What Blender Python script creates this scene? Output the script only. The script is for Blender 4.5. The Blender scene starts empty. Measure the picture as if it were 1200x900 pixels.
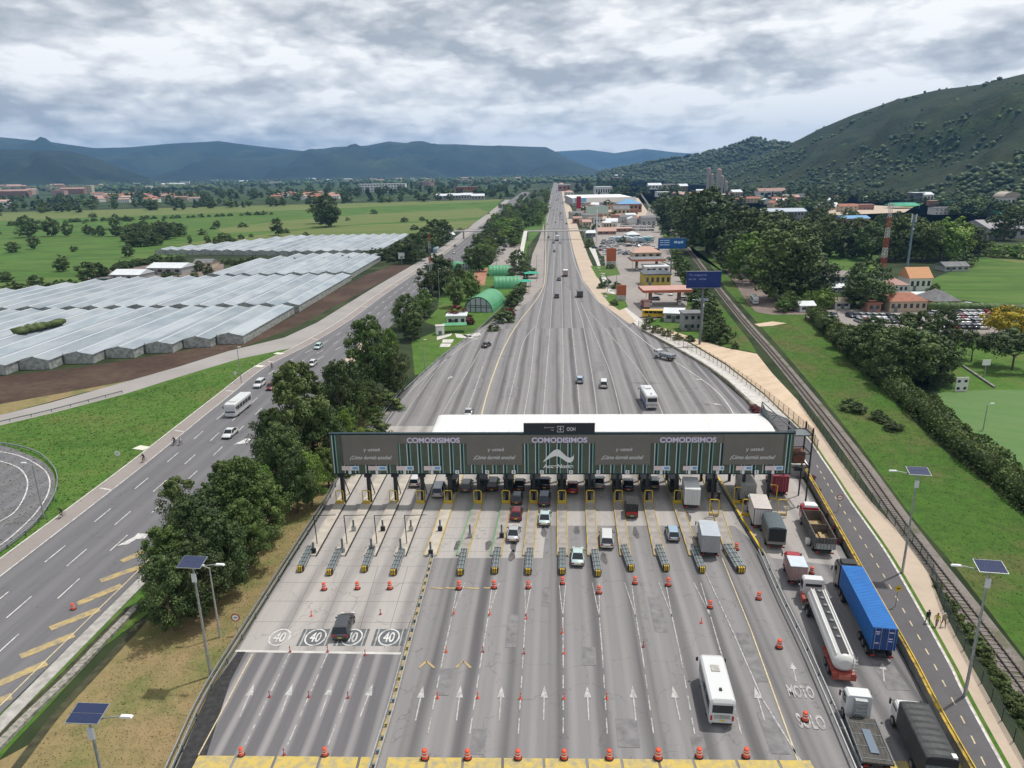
import bpy, bmesh, math, random
import numpy as np
from mathutils import Vector, Matrix
rnd = random.Random(11)
R = math.radians
SC = bpy.context.scene
COL = SC.collection
V = Vector

# ---------------------------------------------------------------- camera
CH, CF = 50.0, 835.0
PIT, ROL = math.atan(251/835.0), R(0.9)
cf = V((0, math.cos(PIT), -math.sin(PIT)))
r0 = V((1, 0, 0)); u0 = V((0, math.sin(PIT), math.cos(PIT)))
cr = math.cos(ROL)*r0 - math.sin(ROL)*u0
cu = math.cos(ROL)*u0 + math.sin(ROL)*r0
cam = bpy.data.cameras.new('camera'); camo = bpy.data.objects.new('camera', cam); COL.objects.link(camo)
M4 = Matrix((cr, cu, -cf)).transposed().to_4x4(); M4.translation = V((0, 0, CH))
camo.matrix_world = M4
cam.sensor_width = 36; cam.lens = CF/1200*36; cam.clip_start = 0.5; cam.clip_end = 60000
SC.camera = camo

# ---------------------------------------------------------------- light
SUN_EL, SUN_AZ = 69.0, 60.0      # azimuth clockwise from +Y (the view direction)
W = bpy.data.worlds.new('World'); SC.world = W; W.use_nodes = True
nt = W.node_tree; nt.nodes.clear()
N = nt.nodes.new; L = nt.links.new
out = N('ShaderNodeOutputWorld')
sky = N('ShaderNodeTexSky'); sky.sky_type = 'NISHITA'; sky.sun_disc = False
sky.sun_elevation = R(SUN_EL); sky.sun_rotation = R(SUN_AZ); sky.altitude = 2600
bg1 = N('ShaderNodeBackground'); bg1.inputs[1].default_value = 0.10; L(sky.outputs[0], bg1.inputs[0])
tc = N('ShaderNodeTexCoord'); sep = N('ShaderNodeSeparateXYZ'); L(tc.outputs['Generated'], sep.inputs[0])
def mth(op, a, b=None, clamp=False):
    n = N('ShaderNodeMath'); n.operation = op; n.use_clamp = clamp
    for i, v in enumerate((a, b)):
        if v is None: continue
        if isinstance(v, (int, float)): n.inputs[i].default_value = v
        else: L(v, n.inputs[i])
    return n.outputs[0]
def ramp(src, stops, interp='LINEAR'):
    n = N('ShaderNodeValToRGB'); L(src, n.inputs[0]); cr_ = n.color_ramp; cr_.interpolation = interp
    while len(cr_.elements) < len(stops): cr_.elements.new(0.5)
    for e, (p, c) in zip(cr_.elements, stops): e.position = p; e.color = (*c, 1) if len(c) == 3 else c
    return n.outputs[0]
zc = mth('ADD', mth('MAXIMUM', sep.outputs[2], 0.0), 0.055)
px = mth('DIVIDE', sep.outputs[0], zc); py = mth('DIVIDE', sep.outputs[1], zc)
cmb = N('ShaderNodeCombineXYZ'); L(px, cmb.inputs[0]); L(py, cmb.inputs[1])
def noise(vec, sc, det, rough=0.5, dist=0.0, off=(0, 0, 0)):
    m = N('ShaderNodeMapping'); L(vec, m.inputs[0]); m.inputs['Location'].default_value = off
    n = N('ShaderNodeTexNoise'); L(m.outputs[0], n.inputs['Vector']); n.inputs['Scale'].default_value = sc
    n.inputs['Detail'].default_value = det; n.inputs['Roughness'].default_value = rough; n.inputs['Distortion'].default_value = dist
    return n.outputs[0]
nz_big = noise(cmb.outputs[0], 0.22, 3, 0.5, 0.2, (3.1, 7.7, 0))
nz_mid = noise(cmb.outputs[0], 0.7, 12, 0.62, 0.35, (11.3, 2.0, 0))
mpz = N('ShaderNodeMapping'); L(tc.outputs['Generated'], mpz.inputs[0]); mpz.inputs['Scale'].default_value = (1, 1, 2.7)
nz_fin = noise(mpz.outputs[0], 4.6, 13, 0.60, 0.15, (1.0, 4.0, 2.0))
vz = N('ShaderNodeTexVoronoi'); vz.feature = 'SMOOTH_F1'; vz.inputs['Scale'].default_value = 8; vz.inputs['Smoothness'].default_value = 0.6
dst = N('ShaderNodeVectorMath'); dst.operation = 'MULTIPLY_ADD'; nzc = N('ShaderNodeTexNoise'); nzc.inputs['Scale'].default_value = 18; nzc.inputs['Detail'].default_value = 8
L(mpz.outputs[0], nzc.inputs['Vector']); L(nzc.outputs['Color'], dst.inputs[0]); dst.inputs[1].default_value = (0.12, 0.12, 0.12); L(mpz.outputs[0], dst.inputs[2]); L(dst.outputs[0], vz.inputs['Vector'])
vz2 = N('ShaderNodeTexVoronoi'); vz2.feature = 'SMOOTH_F1'; vz2.inputs['Scale'].default_value = 23; vz2.inputs['Smoothness'].default_value = 0.4; L(dst.outputs[0], vz2.inputs['Vector'])
puff = mth('SUBTRACT', 0.95, mth('ADD', vz.outputs['Distance'], mth('MULTIPLY', vz2.outputs['Distance'], 0.55)))
mix = mth('ADD', mth('ADD', mth('ADD', mth('MULTIPLY', nz_big, 0.22), mth('MULTIPLY', nz_mid, 0.16)), mth('MULTIPLY', nz_fin, 0.66)), mth('MULTIPLY', puff, 0.26))
# darker cloud bases over the left of the view, thin pale veil overhead
lft = mth('MULTIPLY', sep.outputs[0], 0.085)
mix = mth('ADD', mth('ADD', mix, lft), mth('MULTIPLY', mth('MAXIMUM', mth('SUBTRACT', 0.15, sep.outputs[2]), 0.0), 0.6))
ccol = ramp(mix, [(0.48, (0.40, 0.425, 0.46)), (0.535, (0.53, 0.55, 0.575)), (0.58, (0.66, 0.675, 0.69)), (0.62, (0.78, 0.785, 0.79)), (0.68, (0.97, 0.965, 0.95))])
cover = ramp(mth('ADD', mix, mth('MULTIPLY', sep.outputs[2], 1.2)), [(0.30, (0.55,)*3), (0.50, (0.97,)*3)])
bg2 = N('ShaderNodeBackground'); L(ccol, bg2.inputs[0]); bg2.inputs[1].default_value = 0.98
ms = N('ShaderNodeMixShader'); L(cover, ms.inputs[0]); L(bg1.outputs[0], ms.inputs[1]); L(bg2.outputs[0], ms.inputs[2])
L(ms.outputs[0], out.inputs[0])
sl = bpy.data.lights.new('sun', 'SUN'); sl.energy = 2.9; sl.angle = R(1.5); sl.color = (1, 0.955, 0.89)
so = bpy.data.objects.new('sun', sl); COL.objects.link(so)
sd = V((math.sin(R(SUN_AZ))*math.cos(R(SUN_EL)), math.cos(R(SUN_AZ))*math.cos(R(SUN_EL)), math.sin(R(SUN_EL))))
so.rotation_euler = sd.to_track_quat('Z', 'Y').to_euler(); so.location = (0, 0, 300)
SC.view_settings.view_transform = 'Standard'; SC.view_settings.look = 'None'
SC.view_settings.exposure = 0.26; SC.view_settings.gamma = 1; SC.view_settings.use_curve_mapping = False
SC.cycles.max_bounces = 5; SC.cycles.diffuse_bounces = 2; SC.cycles.glossy_bounces = 2; SC.cycles.transmission_bounces = 2
SC.cycles.volume_bounces = 0; SC.cycles.transparent_max_bounces = 6
SC.cycles.use_denoising = True

# ---------------------------------------------------------------- helpers
def G(x, y, z=0.0):
    d = cf*CF + cr*(x-600) + cu*(450-y)
    t = (z-CH)/d.z
    p = V((0, 0, CH)) + d*t; p.z = z
    return p
def HEAD(a, b):
    d = b-a; return math.atan2(-d.x, d.y)        # rotation about z that turns +Y into a->b
def PXH(u, v, vt):
    "height in metres of something standing at pixel (u,v) whose top reaches row vt"
    g = G(u, v); lo, hi = 0.0, 300.0
    for _ in range(40):
        m = (lo+hi)/2; q = g + V((0, 0, m-CH)); a = q.dot(cf)
        y = 450-CF*q.dot(cu)/a
        if y < vt: hi = m
        else: lo = m
    return lo
def MPP(u, v, z=0):
    "metres per pixel at a ground point"
    q = G(u, v, z)-V((0, 0, CH)); return q.dot(cf)/CF

MATS = {}
def new_mat(name):
    m = bpy.data.materials.new(name); m.use_nodes = True
    return m, m.node_tree, m.node_tree.nodes['Principled BSDF']
def P(name, col, rough=0.6, metal=0.0, spec=0.4, var=0.0, vs=3.0, bump=0.0, emis=0, coat=0, rand=0.0, rot=0, stretch=None, col2=None, lo=0.35, hi=0.65, det=5, trans=0, sss=0):
    """plain procedural material: base colour, optional noise wear and per-object random tint"""
    if name in MATS: return MATS[name]
    m, t, b = new_mat(name)
    b.inputs['Roughness'].default_value = rough; b.inputs['Metallic'].default_value = metal
    b.inputs['Specular IOR Level'].default_value = spec
    if coat: b.inputs['Coat Weight'].default_value = coat; b.inputs['Coat Roughness'].default_value = 0.08
    b.inputs['Base Color'].default_value = (*col, 1)
    cur = None
    nd, lk = t.nodes.new, t.links.new
    if var or col2:
        tcn = nd('ShaderNodeTexCoord'); mp = nd('ShaderNodeMapping'); lk(tcn.outputs['Object'], mp.inputs[0])
        mp.inputs['Rotation'].default_value = (0, 0, rot)
        if stretch: mp.inputs['Scale'].default_value = stretch
        nz = nd('ShaderNodeTexNoise'); nz.inputs['Scale'].default_value = vs; nz.inputs['Detail'].default_value = det
        nz.inputs['Roughness'].default_value = 0.6
        lk(mp.outputs[0], nz.inputs['Vector'])
        rp = nd('ShaderNodeValToRGB'); lk(nz.outputs[0], rp.inputs[0])
        a = rp.color_ramp.elements[0]; c = rp.color_ramp.elements[1]
        a.position = lo; c.position = hi
        if col2: a.color = (*col, 1); c.color = (*col2, 1)
        else:
            a.color = (*[x*(1-var) for x in col], 1); c.color = (*[min(1, x*(1+var)) for x in col], 1)
        cur = rp.outputs[0]; lk(cur, b.inputs['Base Color'])
        if bump:
            bp = nd('ShaderNodeBump'); bp.inputs['Strength'].default_value = bump; lk(nz.outputs[0], bp.inputs['Height']); lk(bp.outputs[0], b.inputs['Normal'])
    if rand:
        oi = nd('ShaderNodeObjectInfo'); hs = nd('ShaderNodeHueSaturation')
        mr = nd('ShaderNodeMapRange'); lk(oi.outputs['Random'], mr.inputs[0]); mr.inputs['To Min'].default_value = 1-rand; mr.inputs['To Max'].default_value = 1+rand
        mh = nd('ShaderNodeMapRange'); mm = nd('ShaderNodeMath'); mm.operation = 'FRACT'; m2 = nd('ShaderNodeMath'); m2.operation = 'MULTIPLY'; m2.inputs[1].default_value = 7.3
        lk(oi.outputs['Random'], m2.inputs[0]); lk(m2.outputs[0], mm.inputs[0]); lk(mm.outputs[0], mh.inputs[0])
        mh.inputs['To Min'].default_value = 0.5-rand*0.06; mh.inputs['To Max'].default_value = 0.5+rand*0.04
        lk(mr.outputs[0], hs.inputs['Value']); lk(mh.outputs[0], hs.inputs['Hue'])
        if cur: lk(cur, hs.inputs['Color'])
        else: hs.inputs['Color'].default_value = (*col, 1)
        lk(hs.outputs[0], b.inputs['Base Color'])
    if emis: b.inputs['Emission Color'].default_value = (*col, 1); b.inputs['Emission Strength'].default_value = emis
    if trans:
        b.inputs['Transmission Weight'].default_value = trans
    MATS[name] = m
    return m

def ground_mat(name, layers, base, rough=0.95, rot=0.0, stretch=(1, 1, 1), bump=0.15, tracks=None, bdist=0.3, bscale=None, cracks=None):
    """base colour, then layers = (scale, lo, hi, colour, strength[, rotated/stretched]) mixed in by noise; tracks = (period, phase, colour, strength)"""
    m, t, b = new_mat(name); nd, lk = t.nodes.new, t.links.new
    b.inputs['Roughness'].default_value = rough; b.inputs['Specular IOR Level'].default_value = 0.15
    tcn = nd('ShaderNodeTexCoord')
    mp0 = nd('ShaderNodeMapping'); lk(tcn.outputs['Object'], mp0.inputs[0]); mp0.inputs['Rotation'].default_value = (0, 0, rot)
    mp = nd('ShaderNodeMapping'); lk(mp0.outputs[0], mp.inputs[0]); mp.inputs['Scale'].default_value = stretch
    cur = None
    hgt = None
    for i, ly in enumerate(layers):
        sc, lo, hi, colr, st = ly[:5]
        nz = nd('ShaderNodeTexNoise'); nz.inputs['Scale'].default_value = sc; nz.inputs['Detail'].default_value = 6; nz.inputs['Roughness'].default_value = 0.62
        lk((mp if len(ly) > 5 else mp0).outputs[0], nz.inputs['Vector'])
        mr = nd('ShaderNodeMapRange'); lk(nz.outputs[0], mr.inputs[0]); mr.inputs['From Min'].default_value = lo; mr.inputs['From Max'].default_value = hi
        mr.inputs['To Max'].default_value = st
        mx = nd('ShaderNodeMix'); mx.data_type = 'RGBA'; lk(mr.outputs[0], mx.inputs['Factor'])
        if cur is None: mx.inputs['A'].default_value = (*base, 1)
        else: lk(cur, mx.inputs['A'])
        mx.inputs['B'].default_value = (*colr, 1); cur = mx.outputs['Result']; hgt = nz.outputs[0]
    if cracks:
        nw = nd('ShaderNodeTexNoise'); nw.inputs['Scale'].default_value = 0.5; nw.inputs['Detail'].default_value = 5; lk(mp0.outputs[0], nw.inputs['Vector'])
        va = nd('ShaderNodeVectorMath'); va.operation = 'MULTIPLY_ADD'; lk(nw.outputs['Color'], va.inputs[0]); va.inputs[1].default_value = (5, 5, 0); lk(mp0.outputs[0], va.inputs[2])
        vo = nd('ShaderNodeTexVoronoi'); vo.feature = 'DISTANCE_TO_EDGE'; vo.inputs['Scale'].default_value = cracks[0]; lk(va.outputs[0], vo.inputs['Vector'])
        mr = nd('ShaderNodeMapRange'); lk(vo.outputs['Distance'], mr.inputs[0]); mr.inputs['From Min'].default_value = 0.0; mr.inputs['From Max'].default_value = cracks[1]; mr.inputs['To Min'].default_value = cracks[2]; mr.inputs['To Max'].default_value = 0
        mx = nd('ShaderNodeMix'); mx.data_type = 'RGBA'; lk(mr.outputs[0], mx.inputs['Factor']); lk(cur, mx.inputs['A']); mx.inputs['B'].default_value = (0.05, 0.048, 0.048, 1); cur = mx.outputs['Result']
    if tracks:
        for per, ph, colr, st, sharp in tracks:
            sp = nd('ShaderNodeSeparateXYZ'); lk(mp0.outputs[0], sp.inputs[0])
            wob = nd('ShaderNodeTexNoise'); wob.inputs['Scale'].default_value = 0.05; lk(mp0.outputs[0], wob.inputs['Vector'])
            a1 = nd('ShaderNodeMath'); a1.operation = 'MULTIPLY_ADD'; lk(sp.outputs[0], a1.inputs[0]); a1.inputs[1].default_value = 2*math.pi/per; a1.inputs[2].default_value = ph
            a2 = nd('ShaderNodeMath'); a2.operation = 'MULTIPLY_ADD'; lk(wob.outputs[0], a2.inputs[0]); a2.inputs[1].default_value = 1.5; lk(a1.outputs[0], a2.inputs[2])
            sn = nd('ShaderNodeMath'); sn.operation = 'SINE'; lk(a2.outputs[0], sn.inputs[0])
            mr = nd('ShaderNodeMapRange'); lk(sn.outputs[0], mr.inputs[0]); mr.inputs['From Min'].default_value = -sharp; mr.inputs['From Max'].default_value = 1; mr.inputs['To Max'].default_value = st
            brk = nd('ShaderNodeTexNoise'); brk.inputs['Scale'].default_value = 0.12; brk.inputs['Detail'].default_value = 4; lk(mp.outputs[0], brk.inputs['Vector'])
            ml = nd('ShaderNodeMath'); ml.operation = 'MULTIPLY'; lk(mr.outputs[0], ml.inputs[0])
            mb2 = nd('ShaderNodeMapRange'); lk(brk.outputs[0], mb2.inputs[0]); mb2.inputs['From Min'].default_value = 0.3; mb2.inputs['From Max'].default_value = 0.6; mb2.inputs['To Min'].default_value = 0.35
            lk(mb2.outputs[0], ml.inputs[1])
            mx = nd('ShaderNodeMix'); mx.data_type = 'RGBA'; lk(ml.outputs[0], mx.inputs['Factor']); lk(cur, mx.inputs['A']); mx.inputs['B'].default_value = (*colr, 1); cur = mx.outputs['Result']
    lk(cur, b.inputs['Base Color'])
    if bump and hgt:
        bp = nd('ShaderNodeBump'); bp.inputs['Strength'].default_value = bump; bp.inputs['Distance'].default_value = bdist
        if bscale: nb = nd('ShaderNodeTexNoise'); nb.inputs['Scale'].default_value = bscale; nb.inputs['Detail'].default_value = 6; nb.inputs['Roughness'].default_value = 0.65; lk(mp0.outputs[0], nb.inputs['Vector']); hgt = nb.outputs[0]
        lk(hgt, bp.inputs['Height']); lk(bp.outputs[0], b.inputs['Normal'])
    return m

class MB:
    def __init__(s): s.v = []; s.f = []; s.m = []; s.mats = []; s.sm = []
    def mi(s, mat):
        if mat not in s.mats: s.mats.append(mat)
        return s.mats.index(mat)
    def add(s, vs, fs, mat, smooth=False):
        o = len(s.v); s.v += [tuple(p) for p in vs]; k = s.mi(mat)
        for f in fs: s.f.append([i+o for i in f]); s.m.append(k); s.sm.append(smooth)
    def box(s, c, d, mat, rot=0.0, tilt=None, taper=1.0):
        cx, cy, cz = c; a, b, h = d[0]/2, d[1]/2, d[2]/2
        vs = []
        for z, k in ((-h, 1.0), (h, taper)):
            for x, y in ((-a, -b), (a, -b), (a, b), (-a, b)): vs.append(V((x*k, y*k, z)))
        if tilt: vs = [tilt @ p for p in vs]
        if rot: rm = Matrix.Rotation(rot, 3, 'Z'); vs = [rm @ p for p in vs]
        vs = [(p.x+cx, p.y+cy, p.z+cz) for p in vs]
        s.add(vs, [(0, 3, 2, 1), (4, 5, 6, 7), (0, 1, 5, 4), (1, 2, 6, 5), (2, 3, 7, 6), (3, 0, 4, 7)], mat)
        return s
    def bz(s, x0, x1, y0, y1, z0, z1, mat): return s.box(((x0+x1)/2, (y0+y1)/2, (z0+z1)/2), (x1-x0, y1-y0, z1-z0), mat)
    def tube(s, p0, p1, r, mat, n=6, r1=None, cap=True, smooth=True):
        p0, p1 = V(p0), V(p1); r1 = r if r1 is None else r1
        d = (p1-p0).normalized(); a = d.orthogonal().normalized(); b = d.cross(a)
        vs = [p0+(a*math.cos(2*math.pi*i/n)+b*math.sin(2*math.pi*i/n))*r for i in range(n)] + [p1+(a*math.cos(2*math.pi*i/n)+b*math.sin(2*math.pi*i/n))*r1 for i in range(n)]
        s.add(vs, [(i, (i+1) % n, (i+1) % n+n, i+n) for i in range(n)], mat, smooth)
        if cap: s.add(vs, [tuple(range(n))[::-1], tuple(range(n, 2*n))], mat)
        return s
    def path(s, pts, r, mat, n=6):
        for a, b in zip(pts, pts[1:]): s.tube(a, b, r, mat, n)
        return s
    def quad(s, a, b, c, d, mat): s.add([a, b, c, d], [(0, 1, 2, 3)], mat); return s
    def poly(s, pts, mat): s.add(pts, [tuple(range(len(pts)))], mat); return s
    def prism(s, pts, z0, z1, mat, top=None):
        n = len(pts)
        ar = sum(pts[i][0]*pts[(i+1) % n][1]-pts[(i+1) % n][0]*pts[i][1] for i in range(n))
        if ar < 0: pts = pts[::-1]
        vs = [(p[0], p[1], z0) for p in pts]+[(p[0], p[1], z1) for p in pts]
        s.add(vs, [tuple(range(n))[::-1]]+[(i, (i+1) % n, (i+1) % n+n, i+n) for i in range(n)], mat)
        s.add([(p[0], p[1], z1) for p in pts], [tuple(range(n))], top or mat); return s
    def loft(s, secs, mat, cap=True, smooth=False):
        n = len(secs[0]); vs = [p for q in secs for p in q]
        fs = []
        for k in range(len(secs)-1):
            for i in range(n): fs.append((k*n+i, k*n+(i+1) % n, (k+1)*n+(i+1) % n, (k+1)*n+i))
        s.add(vs, fs, mat, smooth)
        if cap: s.add(secs[0], [tuple(range(n))[::-1]], mat); s.add(secs[-1], [tuple(range(n))], mat)
        return s
    def lathe(s, prof, mat, n=12, c=(0, 0, 0), smooth=True):
        secs = [[(c[0]+r*math.cos(2*math.pi*i/n), c[1]+r*math.sin(2*math.pi*i/n), c[2]+z) for i in range(n)] for r, z in prof]
        return s.loft(secs, mat, True, smooth)
    def blob(s, c, r, mat, sub=1, jit=0.2, seed=0, sz=1.0):
        bm = bmesh.new(); bmesh.ops.create_icosphere(bm, subdivisions=sub, radius=1.0); q = random.Random(seed)
        vs = []
        for v in bm.verts:
            k = 1+q.uniform(-jit, jit); vs.append((c[0]+v.co.x*r*k, c[1]+v.co.y*r*k, c[2]+v.co.z*r*k*sz))
        s.add(vs, [tuple(v.index for v in f.verts) for f in bm.faces], mat, True); bm.free(); return s
    def mesh(s, name='mesh'):
        me = bpy.data.meshes.new(name); me.from_pydata(s.v, [], s.f)
        for m in s.mats: me.materials.append(m)
        me.polygons.foreach_set('material_index', s.m); me.polygons.foreach_set('use_smooth', s.sm); me.update()
        return me
    def build(s, name, parent=None, loc=None, rot=None):
        o = bpy.data.objects.new(name, s.mesh(name)); COL.objects.link(o)
        if parent: o.parent = parent
        if loc is not None: o.location = loc
        if rot is not None: o.rotation_euler = (0, 0, rot)
        return o
def tag(o, label, cat, group=None, kind=None):
    if label: o['label'] = label
    if cat: o['category'] = cat
    if group: o['group'] = group
    if kind: o['kind'] = kind
    return o
def thing(name, label, cat, loc=(0, 0, 0), rot=0, group=None):
    o = bpy.data.objects.new(name, None); o.empty_display_size = 0.3; COL.objects.link(o)
    o.location = loc; o.rotation_euler = (0, 0, rot)
    return tag(o, label, cat, group)
def dup(root, loc, rot=None, scale=None, label=None, group=None):
    r = root.copy(); COL.objects.link(r); r.location = loc
    if rot is not None: r.rotation_euler = (0, 0, rot)
    if scale is not None: r.scale = scale if hasattr(scale, '__len__') else (scale,)*3
    if label: r['label'] = label
    if group: r['group'] = group
    for ch in KIDS.get(root.name, ()):
        c = ch.copy(); COL.objects.link(c); c.parent = r
        for g in KIDS.get(ch.name, ()):
            d = g.copy(); COL.objects.link(d); d.parent = c
    return r
KIDS = {}
def remember(root):
    for ob in COL.objects:
        pass
def reg(root, *ch): KIDS.setdefault(root.name, []).extend(ch)
def struct(name, mb): o = mb.build(name); o['kind'] = 'structure'; return o
def sheet(name, pts, z, mat, world=False):
    mb = MB(); P_ = [V((*p, z)) if world else G(p[0], p[1], 0) for p in pts]
    bm = bmesh.new(); vs = [bm.verts.new((p[0], p[1], z)) for p in P_]
    f = bm.faces.new(vs); bm.normal_update()
    if f.normal.z < 0: f.normal_flip()
    bmesh.ops.triangulate(bm, faces=[f]); me = bpy.data.meshes.new(name); bm.to_mesh(me); bm.free(); me.materials.append(mat)
    o = bpy.data.objects.new(name, me); COL.objects.link(o); o['kind'] = 'structure'; return o
def smooth_line(pts, k=6):
    "Catmull-Rom through world points"
    P_ = [V(p) for p in pts]
    if len(P_) < 3: return P_
    P_ = [2*P_[0]-P_[1]]+P_+[2*P_[-1]-P_[-2]]; o = []
    for i in range(1, len(P_)-2):
        for j in range(k):
            t = j/k; a, b, c, d = P_[i-1:i+3]
            o.append(0.5*((2*b)+(c-a)*t+(2*a-5*b+4*c-d)*t*t+(3*b-a-3*c+d)*t**3))
    o.append(P_[-2]); return o
def W_(pts, z=0, k=6): return smooth_line([G(u, v, z) for u, v in pts], k)
def strip_mb(mb, line, w, z, mat, h=0, off=0):
    "ribbon (or low wall when h) of width w along a world polyline"
    n = len(line); L_, R_ = [], []
    for i, p in enumerate(line):
        d = (line[min(i+1, n-1)]-line[max(i-1, 0)]); d.z = 0; d.normalize(); q = V((-d.y, d.x, 0))
        c = p-q*off
        L_.append(V((*(c+q*w/2).xy, z))); R_.append(V((*(c-q*w/2).xy, z)))
    if not h:
        mb.add(L_+R_, [(i, i+n, i+1+n, i+1) for i in range(n-1)], mat)
    else:
        up = V((0, 0, h))
        secs = [[L_[i], R_[i], R_[i]+up, L_[i]+up] for i in range(n)]
        mb.loft(secs, mat)
    return mb
def resample(line, step):
    out_ = [line[0]]; acc = 0
    for a, b in zip(line, line[1:]):
        d = (b-a).length
        while acc+d >= step:
            t = (step-acc)/d; a = a.lerp(b, t); out_.append(a.copy()); d = (b-a).length; acc = 0
            if d == 0: break
        acc += d
    return out_
def dashes(mb, line, w, z, mat, on, gap, start=0):
    ln = resample(line, 0.5); k = start
    per = int((on+gap)*2); o_ = int(on*2)
    i = int(start*2)
    while i+o_ < len(ln):
        strip_mb(mb, ln[i:i+o_+1:max(1, o_//3)], w, z, mat); i += per
ORD = ['first', 'second', 'third', 'fourth', 'fifth', 'sixth', 'seventh', 'eighth', 'ninth', 'tenth', 'eleventh', 'twelfth', 'thirteenth', 'fourteenth', 'fifteenth', 'sixteenth', 'seventeenth', 'eighteenth', 'nineteenth', 'twentieth']
def text_mesh(txt, width, height, mat, depth=0.02, bold=0.0, shear=0.0):
    "lettering as a mesh fitted into width x height, in local XZ plane facing -Y, origin at its centre"
    cu_ = bpy.data.curves.new('lettering', 'FONT'); cu_.body = txt; cu_.size = 1; cu_.extrude = 0.01; cu_.offset = bold; cu_.shear = shear
    o = bpy.data.objects.new('lettering', cu_); COL.objects.link(o)
    dg = bpy.context.evaluated_depsgraph_get(); me = bpy.data.meshes.new_from_object(o.evaluated_get(dg))
    bpy.data.objects.remove(o); bpy.data.curves.remove(cu_)
    xs = [v.co.x for v in me.vertices]; ys = [v.co.y for v in me.vertices]
    x0, x1, y0, y1 = min(xs), max(xs), min(ys), max(ys)
    for v in me.vertices:
        x, y, z = v.co
        v.co = ((x-(x0+x1)/2)/(x1-x0)*width, -(z+0.01)/0.02*depth, (y-(y0+y1)/2)/(y1-y0)*height)
    me.materials.clear(); me.materials.append(mat)
    for p_ in me.polygons: p_.material_index = 0
    return me
def text_obj(name, txt, width, height, mat, parent, loc, **k):
    o = bpy.data.objects.new(name, text_mesh(txt, width, height, mat, **k)); COL.objects.link(o)
    if parent: o.parent = parent
    o.location = loc; return o
# ================================================================ setting
HR = R(3.6)      # traffic direction of the plaza, clockwise from +Y
grass_c = (0.055, 0.12, 0.022)
m_plain = ground_mat('plain grass', [(0.004, 0.45, 0.66, (0.085, 0.12, 0.035), 0.7), (0.012, 0.42, 0.56, (0.02, 0.038, 0.016), 0.9), (0.15, 0.4, 0.7, (0.05, 0.08, 0.028), 0.5)], (0.04, 0.07, 0.024))
m_field = ground_mat('pasture', [(0.006, 0.42, 0.6, (0.12, 0.15, 0.045), 0.6, 1), (0.02, 0.47, 0.6, (0.035, 0.085, 0.018), 0.75, 1), (0.05, 0.45, 0.65, (0.04, 0.10, 0.018), 0.6), (0.4, 0.4, 0.7, (0.09, 0.15, 0.04), 0.4)], (0.075, 0.155, 0.028), stretch=(1, 5, 1), rot=0.1)
m_tan = ground_mat('dry pasture', [(0.01, 0.4, 0.65, (0.08, 0.14, 0.035), 0.7, 1), (0.1, 0.45, 0.7, (0.18, 0.155, 0.075), 0.5)], (0.135, 0.165, 0.055), stretch=(0.6, 5, 1))
m_lawn = ground_mat('lawn', [(0.05, 0.42, 0.6, (0.035, 0.09, 0.014), 0.8), (0.045, 0.5, 0.62, (0.15, 0.135, 0.05), 0.7), (0.25, 0.42, 0.6, (0.10, 0.165, 0.035), 0.8), (0.8, 0.5, 0.62, (0.035, 0.085, 0.014), 0.6), (1.3, 0.35, 0.7, (0.095, 0.175, 0.035), 0.5)], (0.06, 0.145, 0.022), bump=0.4)
m_verge = ground_mat('rail verge grass', [(0.035, 0.44, 0.56, (0.095, 0.14, 0.03), 0.9), (0.07, 0.5, 0.62, (0.135, 0.11, 0.05), 0.8), (0.5, 0.40, 0.62, (0.03, 0.062, 0.014), 0.6), (2.5, 0.35, 0.7, (0.07, 0.13, 0.028), 0.5)], (0.06, 0.135, 0.02), bump=0.5)
m_dry = ground_mat('dry grass', [(0.06, 0.42, 0.58, (0.29, 0.205, 0.11), 0.85), (0.16, 0.5, 0.64, (0.10, 0.145, 0.035), 0.85), (0.7, 0.42, 0.66, (0.14, 0.125, 0.05), 0.6), (3, 0.35, 0.7, (0.28, 0.22, 0.12), 0.4)], (0.235, 0.195, 0.085), bump=0.5)
m_soil = ground_mat('ploughed soil', [(0.03, 0.45, 0.6, (0.12, 0.085, 0.06), 0.7), (0.4, 0.4, 0.7, (0.035, 0.024, 0.02), 0.6)], (0.07, 0.045, 0.034), bump=0.8)
m_pitch = ground_mat('sports pitch', [(0.05, 0.4, 0.6, (0.13, 0.2, 0.08), 0.7, 1), (0.8, 0.4, 0.7, (0.08, 0.15, 0.05), 0.3)], (0.10, 0.185, 0.062), rot=0.5, stretch=(1, 6, 1))
m_asph = ground_mat('plaza asphalt', [(0.04, 0.4, 0.65, (0.245, 0.235, 0.235), 0.6, 1), (0.35, 0.4, 0.7, (0.155, 0.15, 0.155), 0.4, 1), (6, 0.4, 0.7, (0.24, 0.235, 0.235), 0.25)], (0.212, 0.204, 0.206), rough=0.85, rot=HR, stretch=(3, 0.16, 1), bump=0.08,
                    cracks=(0.13, 0.010, 0.42),
                    tracks=[(4.45, 0.4, (0.095, 0.091, 0.095), 0.92, 0.0), (1.9, 1.0, (0.33, 0.315, 0.31), 0.36, 0.0)])
m_asph_far = ground_mat('road asphalt', [(0.03, 0.4, 0.65, (0.25, 0.243, 0.243), 0.6, 1), (0.5, 0.4, 0.7, (0.17, 0.165, 0.168), 0.4, 1)], (0.205, 0.198, 0.20), rough=0.85, rot=HR+0.01, stretch=(3, 0.12, 1), bump=0.05, cracks=(0.1, 0.010, 0.35), tracks=[(3.7, 0.4, (0.11, 0.106, 0.11), 0.65, 0.1)])
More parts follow.
